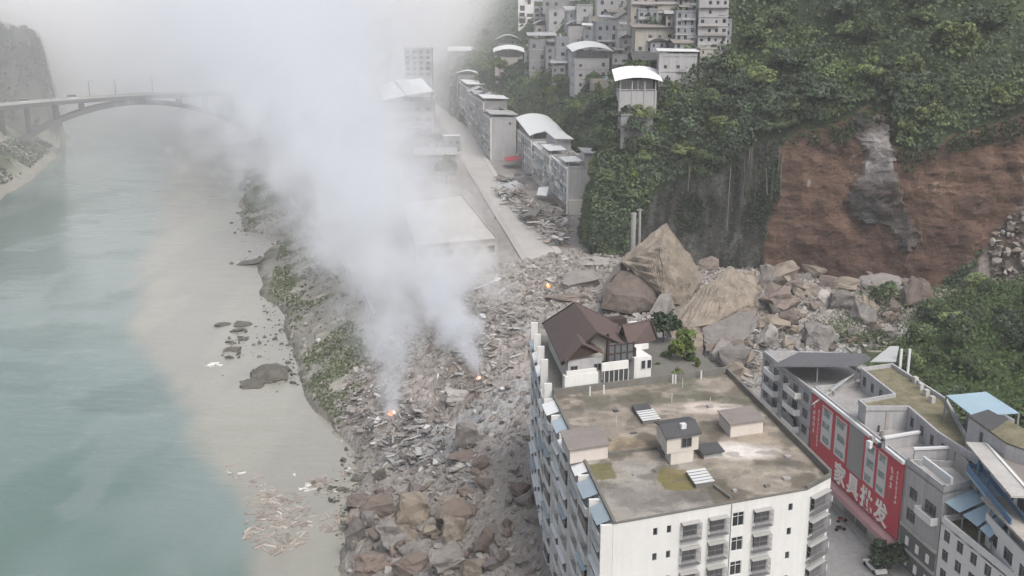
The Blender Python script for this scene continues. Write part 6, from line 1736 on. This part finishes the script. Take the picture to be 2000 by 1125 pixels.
# ---------------------------------------------------------------- vegetation
def leaf_quads(C, S, Nrm, rs):
    """leaf clumps: for every centre a small bent quad, its face leaning along Nrm"""
    n = len(C)
    a = rs.normal(size=(n, 3)); nn = Nrm + .75 * rs.normal(size=(n, 3)); nn /= np.linalg.norm(nn, axis=1, keepdims=True)
    t = np.cross(nn, a); t /= np.linalg.norm(t, axis=1, keepdims=True); b = np.cross(nn, t)
    S = S[:, None]
    P = [C - t * S * .5 - b * S * .32, C + t * S * .5 - b * S * .30 - nn * S * .12, C + t * S * .42 + b * S * .34, C - t * S * .45 + b * S * .3 - nn * S * .1]
    return np.stack(P, 1).reshape(-1, 3), np.arange(n * 4).reshape(-1, 4)
def crown_mesh(seed, W, Hh, nl, per, leaf, base, warm, tall=.5):
    rs = np.random.RandomState(seed); C, S, Nm, K = [], [], [], []
    for l in range(nl):
        th = rs.uniform(0, 6.28); r = W / 2 * math.sqrt(rs.uniform(0, .75)); zc = Hh * (.40 + .5 * rs.uniform() * (1 - (r / (W / 2)) ** 2 * .7))
        c = np.array([r * math.cos(th), r * math.sin(th), zc]); rad = np.array([W * rs.uniform(.16, .27)] * 2 + [Hh * rs.uniform(.12, .2)])
        d = rs.normal(size=(per, 3)); d /= np.linalg.norm(d, axis=1, keepdims=True); d[:, 2] = np.where(d[:, 2] < -.35, -d[:, 2], d[:, 2])
        C.append(c + d * rad * rs.uniform(.65, 1.12, (per, 1))); Nm.append(d); S.append(leaf * rs.uniform(.6, 1.5, per))
        k = np.array(base) * rs.uniform(.65, 1.35) + np.array(warm) * rs.uniform(0, 1) ** 2
        K.append(np.repeat(k[None] * rs.uniform(.9, 1.1, (per, 1)), 4, 0))
    C = np.concatenate(C); V, F = leaf_quads(C, np.concatenate(S), np.concatenate(Nm), rs)
    o = mesh_np('crown', V, F, M['leaf'], np.concatenate(K)); me = o.data; bpy.data.objects.remove(o)
    t = MB(); t.bar((0, 0, -1.5), (.15, .1, Hh * .5), W * .035, 6, W * .02)
    for k in range(4):
        th = k * 1.6 + rs.uniform(0, 1); t.bar((.1, .1, Hh * .35 + k * .2), (math.cos(th) * W * .3, math.sin(th) * W * .3, Hh * .62), W * .016, 4, W * .006)
    o = t.build('trunk', M['bark']); mt = o.data; bpy.data.objects.remove(o)
    return me, mt
DK, MDg, LT, YL = (.066, .090, .062), (.096, .130, .070), (.145, .185, .084), (.14, .165, .045)
KIND = {
 'dark': [crown_mesh(300 + k, 9.0, 8.5, 20, 80, .72, DK, (.02, .03, .005)) for k in range(3)],
 'mid': [crown_mesh(310 + k, 8.8, 9, 20, 80, .70, MDg, (.03, .04, .005)) for k in range(3)],
 'light': [crown_mesh(320 + k, 8.2, 9, 19, 78, .66, LT, (.04, .05, .0)) for k in range(2)],
 'bamboo': [crown_mesh(330 + k, 4.6, 9.5, 15, 48, .55, (.10, .14, .045), (.05, .05, 0)) for k in range(2)],
}
def tree(kind, loc, s, label, group, name='tree'):
    cm, tm = R.choice(KIND[kind])
    rt = thing(name, label, 'tree', loc, group)
    for me, nm in ((cm, 'crown'), (tm, 'trunk')):
        o = bpy.data.objects.new(nm, me); COL.objects.link(o); o.parent = rt
    rt.scale = (s * R.uniform(.9, 1.15), s * R.uniform(.9, 1.15), s * R.uniform(.8, 1.15)); rt.rotation_euler = (R.uniform(-.08, .08), R.uniform(-.08, .08), R.uniform(0, 6.28))
    return rt
# candidate stands on the hillside
cand = np.array([(R.uniform(60, 520) if R.random() < .8 else R.uniform(520, 1000), R.random() ** .8) for _ in range(6500)])
tx, ty, tz = [np.array(q) for q in hill_pt(cand[:, 0], .16 + .84 * cand[:, 1])]
zn = hill_zone(tx, ty, tz, 6); a, b = hpix(tx, ty, tz)
TOWN = [(955, 60), (1010, -60), (1440, -60), (1405, 60), (1400, 95), (1365, 150), (1362, 175), (1290, 175), (1290, 245), (1205, 245), (1190, 185), (1100, 178), (1080, 140), (960, 150)]
ok = (zn == 0) & (a > 930) & (a < 2060) & (b > -60) & (b < 520) & ~inpoly(a, b + 8, TOWN)
tx, ty, tz, a, b = [q[ok] for q in (tx, ty, tz, a, b)]
keep = []; cell = {}
for i in range(len(tx)):
    k = (int(tx[i] // 5.2), int(ty[i] // 5.2), int(tz[i] // 6))
    if k in cell: continue
    cell[k] = 1; keep.append(i)
keep = keep[:218]
zoneL = [('tree in the thick woods above the red scar', 'trees above the red scar', lambda a, b: a > 1500), ('tree on the wooded slope above the dark vine cliff', 'trees above the vine cliff', lambda a, b: 1290 < a <= 1500), ('tree on the wooded bank between the terrace houses and hill town', 'trees below the hill town', lambda a, b: True)]
adj = dict(dark='dark green broad ', mid='mid-green leafy ', light='light green ', bamboo='yellow-green plumed ')
for i in keep:
    nv = float(fbm(np.array([a[i] * .008]), np.array([b[i] * .012]), o=2)[0]) * 2 + R.uniform(-.35, .35)
    kd = 'dark' if nv < -.06 else 'mid' if nv < .24 else 'light' if nv < .42 else 'bamboo'
    if a[i] > 1700 and b[i] < 200 and R.random() < .25: kd = 'light'
    for lab, grp, f in zoneL:
        if f(a[i], b[i]): break
    tree(kd, (tx[i], ty[i], tz[i] - .8), R.uniform(.7, 1.2) * (1.0 if b[i] < 260 else .75), adj[kd] + lab, adj[kd] + grp)
# trees on the knoll behind the street row
pts = sample_zone([(86, 236), (84, 196), (88, 165), (110, 160), (150, 200), (150, 292), (118, 284), (104, 266)], 400)
n = 0; cell = {}
for x, y, z in pts:
    k = (int(x // 4.2), int(y // 4.2))
    if k in cell or n > 58: continue
    px, py = pix(x, y, z)
    if px > 2120: continue
    cell[k] = 1; n += 1
    kd = R.choice(['dark', 'mid', 'mid', 'mid', 'light'])
    tree(kd, (x, y, z - .5), R.uniform(.5, .8), adj[kd] + 'tree in the grove behind the street row', adj[kd] + 'trees in the grove')
# single garden and street trees
def one(label, px, py, s, kind, z=None):
    p = at(px, py, z) if z is not None else hit(px, py)
    tree(kind, p, s, label, None)
one('dark round tree just right of the brown roof', 1296, 668, .62, 'dark', 43)
one('small dark street tree beside the white car at the lower right', 1738, 1112, .55, 'dark', 18)
one('yellow-green bush tree on the terrace edge behind the white block', 1340, 724, .8, 'bamboo', 41.2)
one('pale plant clump near the terrace posts behind the white block', 1322, 738, .22, 'light', 43.1)
one('brown-green roadside tree at the ruined low house', 872, 352, 1.3, 'mid', 20)
one('bright bamboo clump at the top edge beside the tall apartment block', 1420, 60, 1.5, 'bamboo', 82)
one('conifer-dark tree beside the pale house in the hill town', 1224, 126, 1.0, 'dark', 66)
one('yellowish tree in front of the left-end house of the hill town', 975, 148, 1.4, 'light', 58)
for k_, (px_, py_) in enumerate(((1212, 262), (1238, 270), (1262, 266), (1284, 250), (1200, 236))):
    one(['dark bush hiding the foot of the white barrel-roofed house, left', 'dark bush hiding the foot of the white barrel-roofed house, centre left', 'mid-green bush below the white barrel-roofed house, centre right', 'mid-green bush at the right corner of the white barrel-roofed house', 'dark bush at the left corner of the white barrel-roofed house'][k_], px_, py_, .75, ['dark', 'dark', 'mid', 'mid', 'dark'][k_], 58 if k_ < 3 else 61)
for k_, (px_, py_, s_, kd_) in enumerate(((1350, 712, .26, 'mid'), (1362, 726, .24, 'bamboo'), (1300, 706, .22, 'mid'), (1318, 696, .26, 'dark'), (1284, 722, .16, 'mid'))):
    one(['low mid-green bush at the right end of the terrace behind the white block', 'small yellow-green plant at the terrace corner behind the white block', 'mid-green pot plant by the side wing of the brown-roofed building', 'dark green bush in the middle of the terrace behind the white block', 'tiny plant at the foot of the side wing of the brown-roofed building'][k_], px_, py_, s_, kd_, 42.1)
one('green shrub growing beside the grey lump below the red scar', 1716, 600, .55, 'mid')
one('green shrub left of the square pink-brown block', 1738, 580, .5, 'mid')

# undergrowth on the slopes and hanging growth on the cliff: one mass each
def brush(name, C, S, base, seed, up=.6, var=.5):
    rs = np.random.RandomState(seed)
    Nm = rs.normal(size=C.shape) * .4 + np.array([0, -.6, up])
    V, F = leaf_quads(C, S, Nm, rs)
    k = base * (1 + var * (2 * fbm(C[:, 0] * .16, C[:, 2] * .16, C[:, 1] * .16, o=3)))[:, None] * rs.uniform(.7, 1.3, (len(C), 1))
    return tag(mesh_np(name, V, F, M['leaf'], np.repeat(k, 4, 0)), kind='stuff')
rs = np.random.RandomState(3)
n = 215000
ss = np.where(rs.random_sample(n) < .85, rs.uniform(50, 540, n), rs.uniform(540, 1100, n)); vv = rs.random_sample(n) ** 1.35
ux, uy, uz = [np.array(q) for q in hill_pt(ss, vv)]
zn = hill_zone(ux, uy, uz, 9); a, b = hpix(ux, uy, uz)
ok = (zn == 0) & (a > 880) & (a < 2080) & (b > -80)
ux, uy, uz = ux[ok], uy[ok], uz[ok]
hgt = rs.random_sample(len(ux)) ** 1.2 * 1.2 + 7.5 * np.clip(vnoise(ux * .17, uz * .17, uy * .17) - .30, 0, 1) + 2.5 * np.clip(vnoise(ux * .42 + 7, uz * .42, uy * .42) - .3, 0, 1)
C = np.column_stack([ux + rs.normal(size=len(ux)) * .5, uy - hgt * .5, uz + hgt])
g_ = np.clip(.4 + 2.6 * fbm(ux * .07, uz * .07, uy * .07, o=3), 0, 1)[:, None]
base = np.array(DK) * (1 - g_) + np.array((.095, .135, .055)) * g_
brush('undergrowth', C, rs.uniform(.6, 1.3, len(C)) * np.clip(uy / 500, 1, 2.2), base, 21, var=.8)
# creepers draped on the dark cliff and along the rim of the scar
n = 60000
ss = rs.uniform(200, 330, n); vv = rs.random_sample(n) * .42 + .02
ux, uy, uz = [np.array(q) for q in hill_pt(ss, vv)]
zn = hill_zone(ux, uy, uz, 9)
nc = fbm(ux * .12, uz * .05, uy * .1, o=4)
ok = (zn == 3) & ((nc > .015) | (rs.random_sample(n) < .10))
C = np.column_stack([ux, uy - rs.uniform(.1, 1.2, n), uz])[ok]
brush('creepers', C, rs.uniform(.4, .95, len(C)), np.tile(np.array((.045, .062, .034)), (len(C), 1)), 22, up=.1)
# growth hanging over the rim of the scar
n = 60000
ss = rs.uniform(60, 300, n); vv = rs.random_sample(n) * .6
ux, uy, uz = [np.array(q) for q in hill_pt(ss, vv)]
zn = hill_zone(ux, uy, uz, 9); zu = hill_zone(ux, uy, uz + 6 + 4 * fbm(ux * .2, uy * .2), 9)
ok = ((zn == 1) | (zn == 2)) & (zu == 0) & (fbm(ux * .25, uz * .08, uy * .1, o=3) > -.08)
C = np.column_stack([ux, uy - rs.uniform(.3, 3.0, n), uz])[ok]
brush('rim_creepers', C, rs.uniform(.5, 1.1, len(C)), np.tile(np.array((.062, .088, .042)), (len(C), 1)), 28, up=.1)
mb = MB(); vc = []
n = 170
ss = rs.uniform(205, 330, n); vv = rs.uniform(.22, .42, n)
ux, uy, uz = [np.array(q) for q in hill_pt(ss, vv)]
zn = hill_zone(ux, uy, uz - 6, 9)
VV, FF, CC = [], [], []; off = 0
for x, y, z, k in zip(ux, uy, uz, zn):
    if k != 3: continue
    L = R.uniform(8, 26); w = R.uniform(.06, .2)
    y0 = y - 4.0; zz = z; px_, c = x, np.array(R.choice([(.12, .115, .10), (.09, .09, .08), (.17, .165, .15), (.06, .065, .05)]))
    for q in range(4):
        x2 = px_ + R.uniform(-.25, .25); z2 = max(17, zz - L / 4)
        v = [(px_ - w, y0, zz), (px_ + w, y0, zz), (x2 + w, y0 - .3, z2), (x2 - w, y0 - .3, z2), (px_ - w, y0 + .15, zz), (px_ + w, y0 + .15, zz), (x2 + w, y0 - .15, z2), (x2 - w, y0 - .15, z2)]
        VV.append(np.array(v)); FF.append(np.array([(0, 1, 2, 3), (7, 6, 5, 4), (0, 3, 7, 4), (1, 5, 6, 2)]) + off); off += 8; CC.append(np.tile(c, (8, 1)))
        px_, zz, y0 = x2, z2, y0 - .3
if VV: tag(mesh_np('hanging_vines', np.concatenate(VV), np.concatenate(FF), M['vine'], np.concatenate(CC)), kind='stuff')
# knoll undergrowth, weeds on the shingle, green patches in the slide, far bank scrub
pts = sample_zone([(84, 240), (80, 190), (84, 160), (125, 140), (165, 200), (165, 298), (118, 288), (103, 268)], 22000)
C = pts + np.column_stack([rs.normal(size=(len(pts), 2)) * .4, rs.random_sample(len(pts)) ** 1.5 * 3.0])
brush('thicket', C, rs.uniform(.4, .9, len(C)), np.tile(np.array((.055, .088, .032)), (len(C), 1)), 23)
pts = sample_zone(bp, 26000); m_ = fbm(pts[:, 0] * .06, pts[:, 1] * .06, o=4)
t_ = (pts[:, 0] - shore(pts[:, 1])) / np.maximum(wallx(pts[:, 1]) - shore(pts[:, 1]), 5)
pts = pts[(pts[:, 2] > 1) & (m_ + .12 > t_ * .22) & (t_ < .85)]
C = pts + np.column_stack([np.zeros((len(pts), 2)), rs.uniform(.1, .7, len(pts))])
brush('weeds', C, rs.uniform(.4, 1.0, len(C)), np.tile(np.array((.115, .14, .07)), (len(C), 1)), 24, up=1)
pts = np.concatenate([np.array([hit(R.gauss(px, sx), R.gauss(py, sy)) for _ in range(n)]) for px, py, sx, sy, n in ((1725, 585, 22, 22, 900), (1850, 560, 60, 16, 1600), (1690, 668, 40, 8, 700), (1650, 640, 30, 14, 250), (1900, 590, 60, 20, 1500), (1780, 620, 30, 18, 500))])
C = pts + np.column_stack([rs.normal(size=(len(pts), 2)) * .4, rs.random_sample(len(pts)) * 1.8])
brush('scrub', C, rs.uniform(.35, .8, len(C)), np.tile(np.array((.075, .10, .05)), (len(C), 1)), 25)
lx = rs.uniform(-340, -275, 9000); ly = rs.uniform(560, 860, 9000); lz = ground_at(lx, ly)
k = (lz > 3) & (fbm(lx * .05, ly * .05) > -.08)
C = np.column_stack([lx, ly, lz + rs.uniform(.2, 2, len(lx))])[k]
brush('bank_scrub', C, rs.uniform(1.0, 2.2, len(C)), np.tile(np.array((.07, .085, .05)), (len(C), 1)), 26)
lx = rs.uniform(-440, -345, 16000); ly = rs.uniform(800, 960, 16000); lz = ground_at(lx, ly); k = (lz > 12) & (fbm(lx * .06, ly * .06) > -.12)
C = np.column_stack([lx, ly, lz + rs.uniform(-1, 4, len(lx))])[k]
brush('cliff_scrub', C, rs.uniform(1.5, 3.2, len(C)), np.tile(np.array((.05, .06, .045)), (len(C), 1)), 27)
# two pale poles standing against the cliff
for lab, p0, p1 in (('pale concrete pole standing left of the giant tilted block', (1236, 492), (1238, 416)), ('shorter pale pole just right of the taller one by the cliff', (1249, 480), (1250, 408))):
    q0, q1 = Vector(atd(*p0, 318)), Vector(atd(*p1, 318)); rt = thing('utility_pole', lab, 'pole', q0 - Vector((0, 0, 3)))
    MB().bar(q0 - Vector((0, 0, 6)), q1, .75 if p0[0] < 1240 else .4, 8).build('shaft', M['concrete'], rt)
    MB().box(q1.x - .9, q1.y - .2, q1.z - .5, q1.x + .9, q1.y + .2, q1.z - .25).build('crossarm', M['concrete'], rt)
# ---------------------------------------------------------------- smoke, dust and river mist
def curve_node(nt, fac, xs, vs, lo, hi):
    c = N(nt, 'ShaderNodeFloatCurve'); cv = c.mapping.curves[0]
    pts = [((x - xs[0]) / (xs[-1] - xs[0]), (v - lo) / (hi - lo)) for x, v in zip(xs, vs)]
    while len(cv.points) < len(pts): cv.points.new(.5, .5)
    for p, (a, b) in zip(cv.points, pts): p.location = (a, b); p.handle_type = 'AUTO_CLAMPED'
    c.mapping.update()
    nt.links.new(fac, c.inputs['Value'])
    return math_n(nt, 'ADD', math_n(nt, 'MULTIPLY', c.outputs[0], hi - lo), lo)

def vol_base(name, col=(.925, .95, .99), aniso=0.1):
    m = bpy.data.materials.new(name); m.use_nodes = True; nt = m.node_tree; nt.nodes.clear()
    out = N(nt, 'ShaderNodeOutputMaterial'); pv = N(nt, 'ShaderNodeVolumePrincipled')
    pv.inputs['Color'].default_value = (*col, 1); pv.inputs['Anisotropy'].default_value = aniso
    nt.links.new(pv.outputs[0], out.inputs['Volume'])
    return m, nt, pv

def plume(name, path, seed, nsc, col=(.925, .95, .99), amp=2.9, squash=1.0, span=None, step=1.0):
    """path rows: (px, py, Y, radius in photo px, density); a tube lofted along the drift of the smoke, dense at its core"""
    rows = []
    for px, py, Y, rp, de in path:
        p = atd(px, py, Y); rows.append((Y, p[0], p[2], rp * Y / FPX, de))
    rows = np.array(rows)
    Ys = rows[:, 0]
    yy = np.linspace(Ys[0], Ys[-1], 40) if span is None else np.linspace(span[0], span[1], 24)
    cx, cz, rr_ = [np.interp(yy, Ys, rows[:, k]) for k in (1, 2, 3)]
    n = 20; V, F = [], []
    for i in range(len(yy)):
        for k in range(n):
            t = 2 * math.pi * k / n; V.append((cx[i] + math.cos(t) * rr_[i] * 1.35, yy[i], cz[i] + math.sin(t) * rr_[i] * 1.35 * squash))
    for i in range(len(yy) - 1):
        for k in range(n): F.append((i * n + k, i * n + (k + 1) % n, (i + 1) * n + (k + 1) % n, (i + 1) * n + k))
    me = bpy.data.meshes.new(name)
    F2 = [tuple(range(n))[::-1], tuple((len(yy) - 1) * n + k for k in range(n))]
    me.from_pydata(V, [], F + F2)
    bm = bmesh.new(); bm.from_mesh(me); bmesh.ops.recalc_face_normals(bm, faces=bm.faces); bm.to_mesh(me); bm.free()
    m, nt, pv = vol_base(name, col)
    L = nt.links.new
    tc = N(nt, 'ShaderNodeTexCoord'); sp = N(nt, 'ShaderNodeSeparateXYZ'); L(tc.outputs['Object'], sp.inputs[0])
    f = math_n(nt, 'DIVIDE', math_n(nt, 'SUBTRACT', sp.outputs[1], float(Ys[0])), float(Ys[-1] - Ys[0]), clamp=True)
    def cn(k): return curve_node(nt, f, list(Ys), list(rows[:, k]), float(rows[:, k].min()) - .01, float(rows[:, k].max()) + .01)
    X, Z, Rr, D = cn(1), cn(2), cn(3), cn(4)
    dx = math_n(nt, 'DIVIDE', math_n(nt, 'SUBTRACT', sp.outputs[0], X), Rr)
    dz = math_n(nt, 'DIVIDE', math_n(nt, 'SUBTRACT', sp.outputs[2], Z), math_n(nt, 'MULTIPLY', Rr, squash))
    dist = math_n(nt, 'SQRT', math_n(nt, 'ADD', math_n(nt, 'MULTIPLY', dx, dx), math_n(nt, 'MULTIPLY', dz, dz)))
    ns = N(nt, 'ShaderNodeTexNoise'); ns.inputs['Scale'].default_value = nsc; ns.inputs['Detail'].default_value = 5; ns.inputs['Roughness'].default_value = .6
    mp = N(nt, 'ShaderNodeMapping'); mp.inputs['Location'].default_value = (seed * 13.7, seed * 3.1, 0); mp.inputs['Scale'].default_value = (1, .55, 1)
    L(tc.outputs['Object'], mp.inputs[0]); L(mp.outputs[0], ns.inputs['Vector'])
    e = math_n(nt, 'ADD', math_n(nt, 'SUBTRACT', 1.0, dist), math_n(nt, 'MULTIPLY', math_n(nt, 'SUBTRACT', ns.outputs[0], .5), amp))
    e = math_n(nt, 'MULTIPLY', e, 1.5, clamp=True)
    e = math_n(nt, 'MULTIPLY', e, e)
    # fade out against the hull so no edge of the tube shows
    edge_ = math_n(nt, 'MULTIPLY', math_n(nt, 'SUBTRACT', 1.33, dist), 3.0, clamp=True)
    endf = math_n(nt, 'MULTIPLY', math_n(nt, 'SUBTRACT', 1.0, f), 8.0, clamp=True)
    e = math_n(nt, 'MULTIPLY', math_n(nt, 'MULTIPLY', e, edge_), endf)
    L(math_n(nt, 'MULTIPLY', e, D), pv.inputs['Density'])
    me.materials.append(m)
    o = bpy.data.objects.new(name, me); COL.objects.link(o); tag(o, kind='stuff')
    return o
MAIN = [(766, 812, 235.5, 16, 0.5), (768, 782, 241, 34, 0.24), (766, 742, 250, 54, 0.13), (764, 700, 261, 78, 0.0713), (745, 600, 285, 118, 0.0434), (712, 490, 318, 140, 0.0341), (680, 390, 360, 165, 0.0285), (640, 280, 425, 205, 0.0223), (600, 180, 510, 250, 0.0180), (560, 90, 620, 290, 0.0175), (500, 0, 770, 340, 0.0165), (450, -120, 1000, 340, 0.0062)]
plume('smoke', MAIN, 1, .075, span=(235.5, 246))
plume('smoke', MAIN, 1, .075, span=(246.1, 266))
plume('smoke', MAIN, 1, .075, span=(266.1, 318))
plume('smoke', MAIN, 1, .075, span=(318.1, 480))
plume('smoke', MAIN, 1, .075, span=(480.1, 1000))
SECOND = [(936, 742, 233.5, 12, 0.5), (925, 700, 245, 30, 0.221), (905, 655, 258, 54, 0.1275), (880, 600, 278, 74, 0.0808), (850, 540, 306, 95, 0.0527), (815, 470, 345, 105, 0.0374), (780, 390, 400, 120, 0.0255), (740, 300, 470, 140, 0.0153), (700, 200, 560, 160, 0.0085)]
plume('smoke', SECOND, 2, .085, span=(233.5, 246))
plume('smoke', SECOND, 2, .085, span=(246.1, 268))
plume('smoke', SECOND, 2, .085, span=(268.1, 330))
plume('smoke', SECOND, 2, .085, span=(330.1, 560))
plume('dust', [(955, 640, 283, 46, .075), (940, 580, 305, 88, .066), (915, 530, 335, 105, .040), (890, 470, 375, 100, .018), (880, 400, 430, 95, .012), (840, 300, 520, 110, .006), (800, 200, 640, 130, .004)], 3, .09, (.965, .965, .965))
# river mist that fills the valley upstream
def mist(name, x0, x1, y0, y1, z0, z1):
    me = bpy.data.meshes.new(name); b = MB().box(x0, y0, z0, x1, y1, z1)
    me.from_pydata(b.v, [], b.f); m, nt, pv = vol_base(name, (.99, .994, 1.0), .0); L = nt.links.new
    tc = N(nt, 'ShaderNodeTexCoord'); sp = N(nt, 'ShaderNodeSeparateXYZ'); L(tc.outputs['Object'], sp.inputs[0])
    fy = math_n(nt, 'DIVIDE', math_n(nt, 'SUBTRACT', sp.outputs[1], y0), y1 - y0, clamp=True)
    dens = curve_node(nt, fy, [y0, 560, 680, 800, 950, 1150, y1], [0, .0004, .0010, .0023, .0078, .016, .02], 0, .02)
    # thins out towards the hill on the right
    ex = math_n(nt, 'ADD', sp.outputs[0], math_n(nt, 'MULTIPLY', sp.outputs[1], .055))
    fx = N(nt, 'ShaderNodeMapRange', interpolation_type='SMOOTHSTEP')
    L(ex, fx.inputs[0]); fx.inputs[1].default_value = 60; fx.inputs[2].default_value = -45; fx.inputs[3].default_value = .12; fx.inputs[4].default_value = 1.0
    ns = N(nt, 'ShaderNodeTexNoise'); ns.inputs['Scale'].default_value = .011; ns.inputs['Detail'].default_value = 3; L(tc.outputs['Object'], ns.inputs['Vector'])
    nz_ = math_n(nt, 'MAXIMUM', math_n(nt, 'ADD', 1.0, math_n(nt, 'MULTIPLY', math_n(nt, 'SUBTRACT', ns.outputs[0], .5), 3.0)), .1)
    dz = N(nt, 'ShaderNodeMapRange', interpolation_type='SMOOTHSTEP'); L(sp.outputs[2], dz.inputs[0]); dz.inputs[1].default_value = z1; dz.inputs[2].default_value = z1 - 70; dz.inputs[3].default_value = 0; dz.inputs[4].default_value = 1
    d = math_n(nt, 'MULTIPLY', math_n(nt, 'MULTIPLY', dens, fx.outputs[0]), math_n(nt, 'MULTIPLY', nz_, dz.outputs[0]))
    L(d, pv.inputs['Density']); me.materials.append(m)
    o = bpy.data.objects.new(name, me); COL.objects.link(o); tag(o, kind='stuff'); return o
mist('mist', -900, 160, 430, 1740, -6, 205)

# the thin even haze of the valley air
me = bpy.data.meshes.new('haze'); b = MB().box(-1500, -60, -8, 900, 5600, 235)
me.from_pydata(b.v, [], b.f); m, nt, pv = vol_base('haze', (.95, .965, .985), 0.0); pv.inputs['Density'].default_value = .0002
me.materials.append(m); o = bpy.data.objects.new('haze', me); COL.objects.link(o); tag(o, kind='stuff')
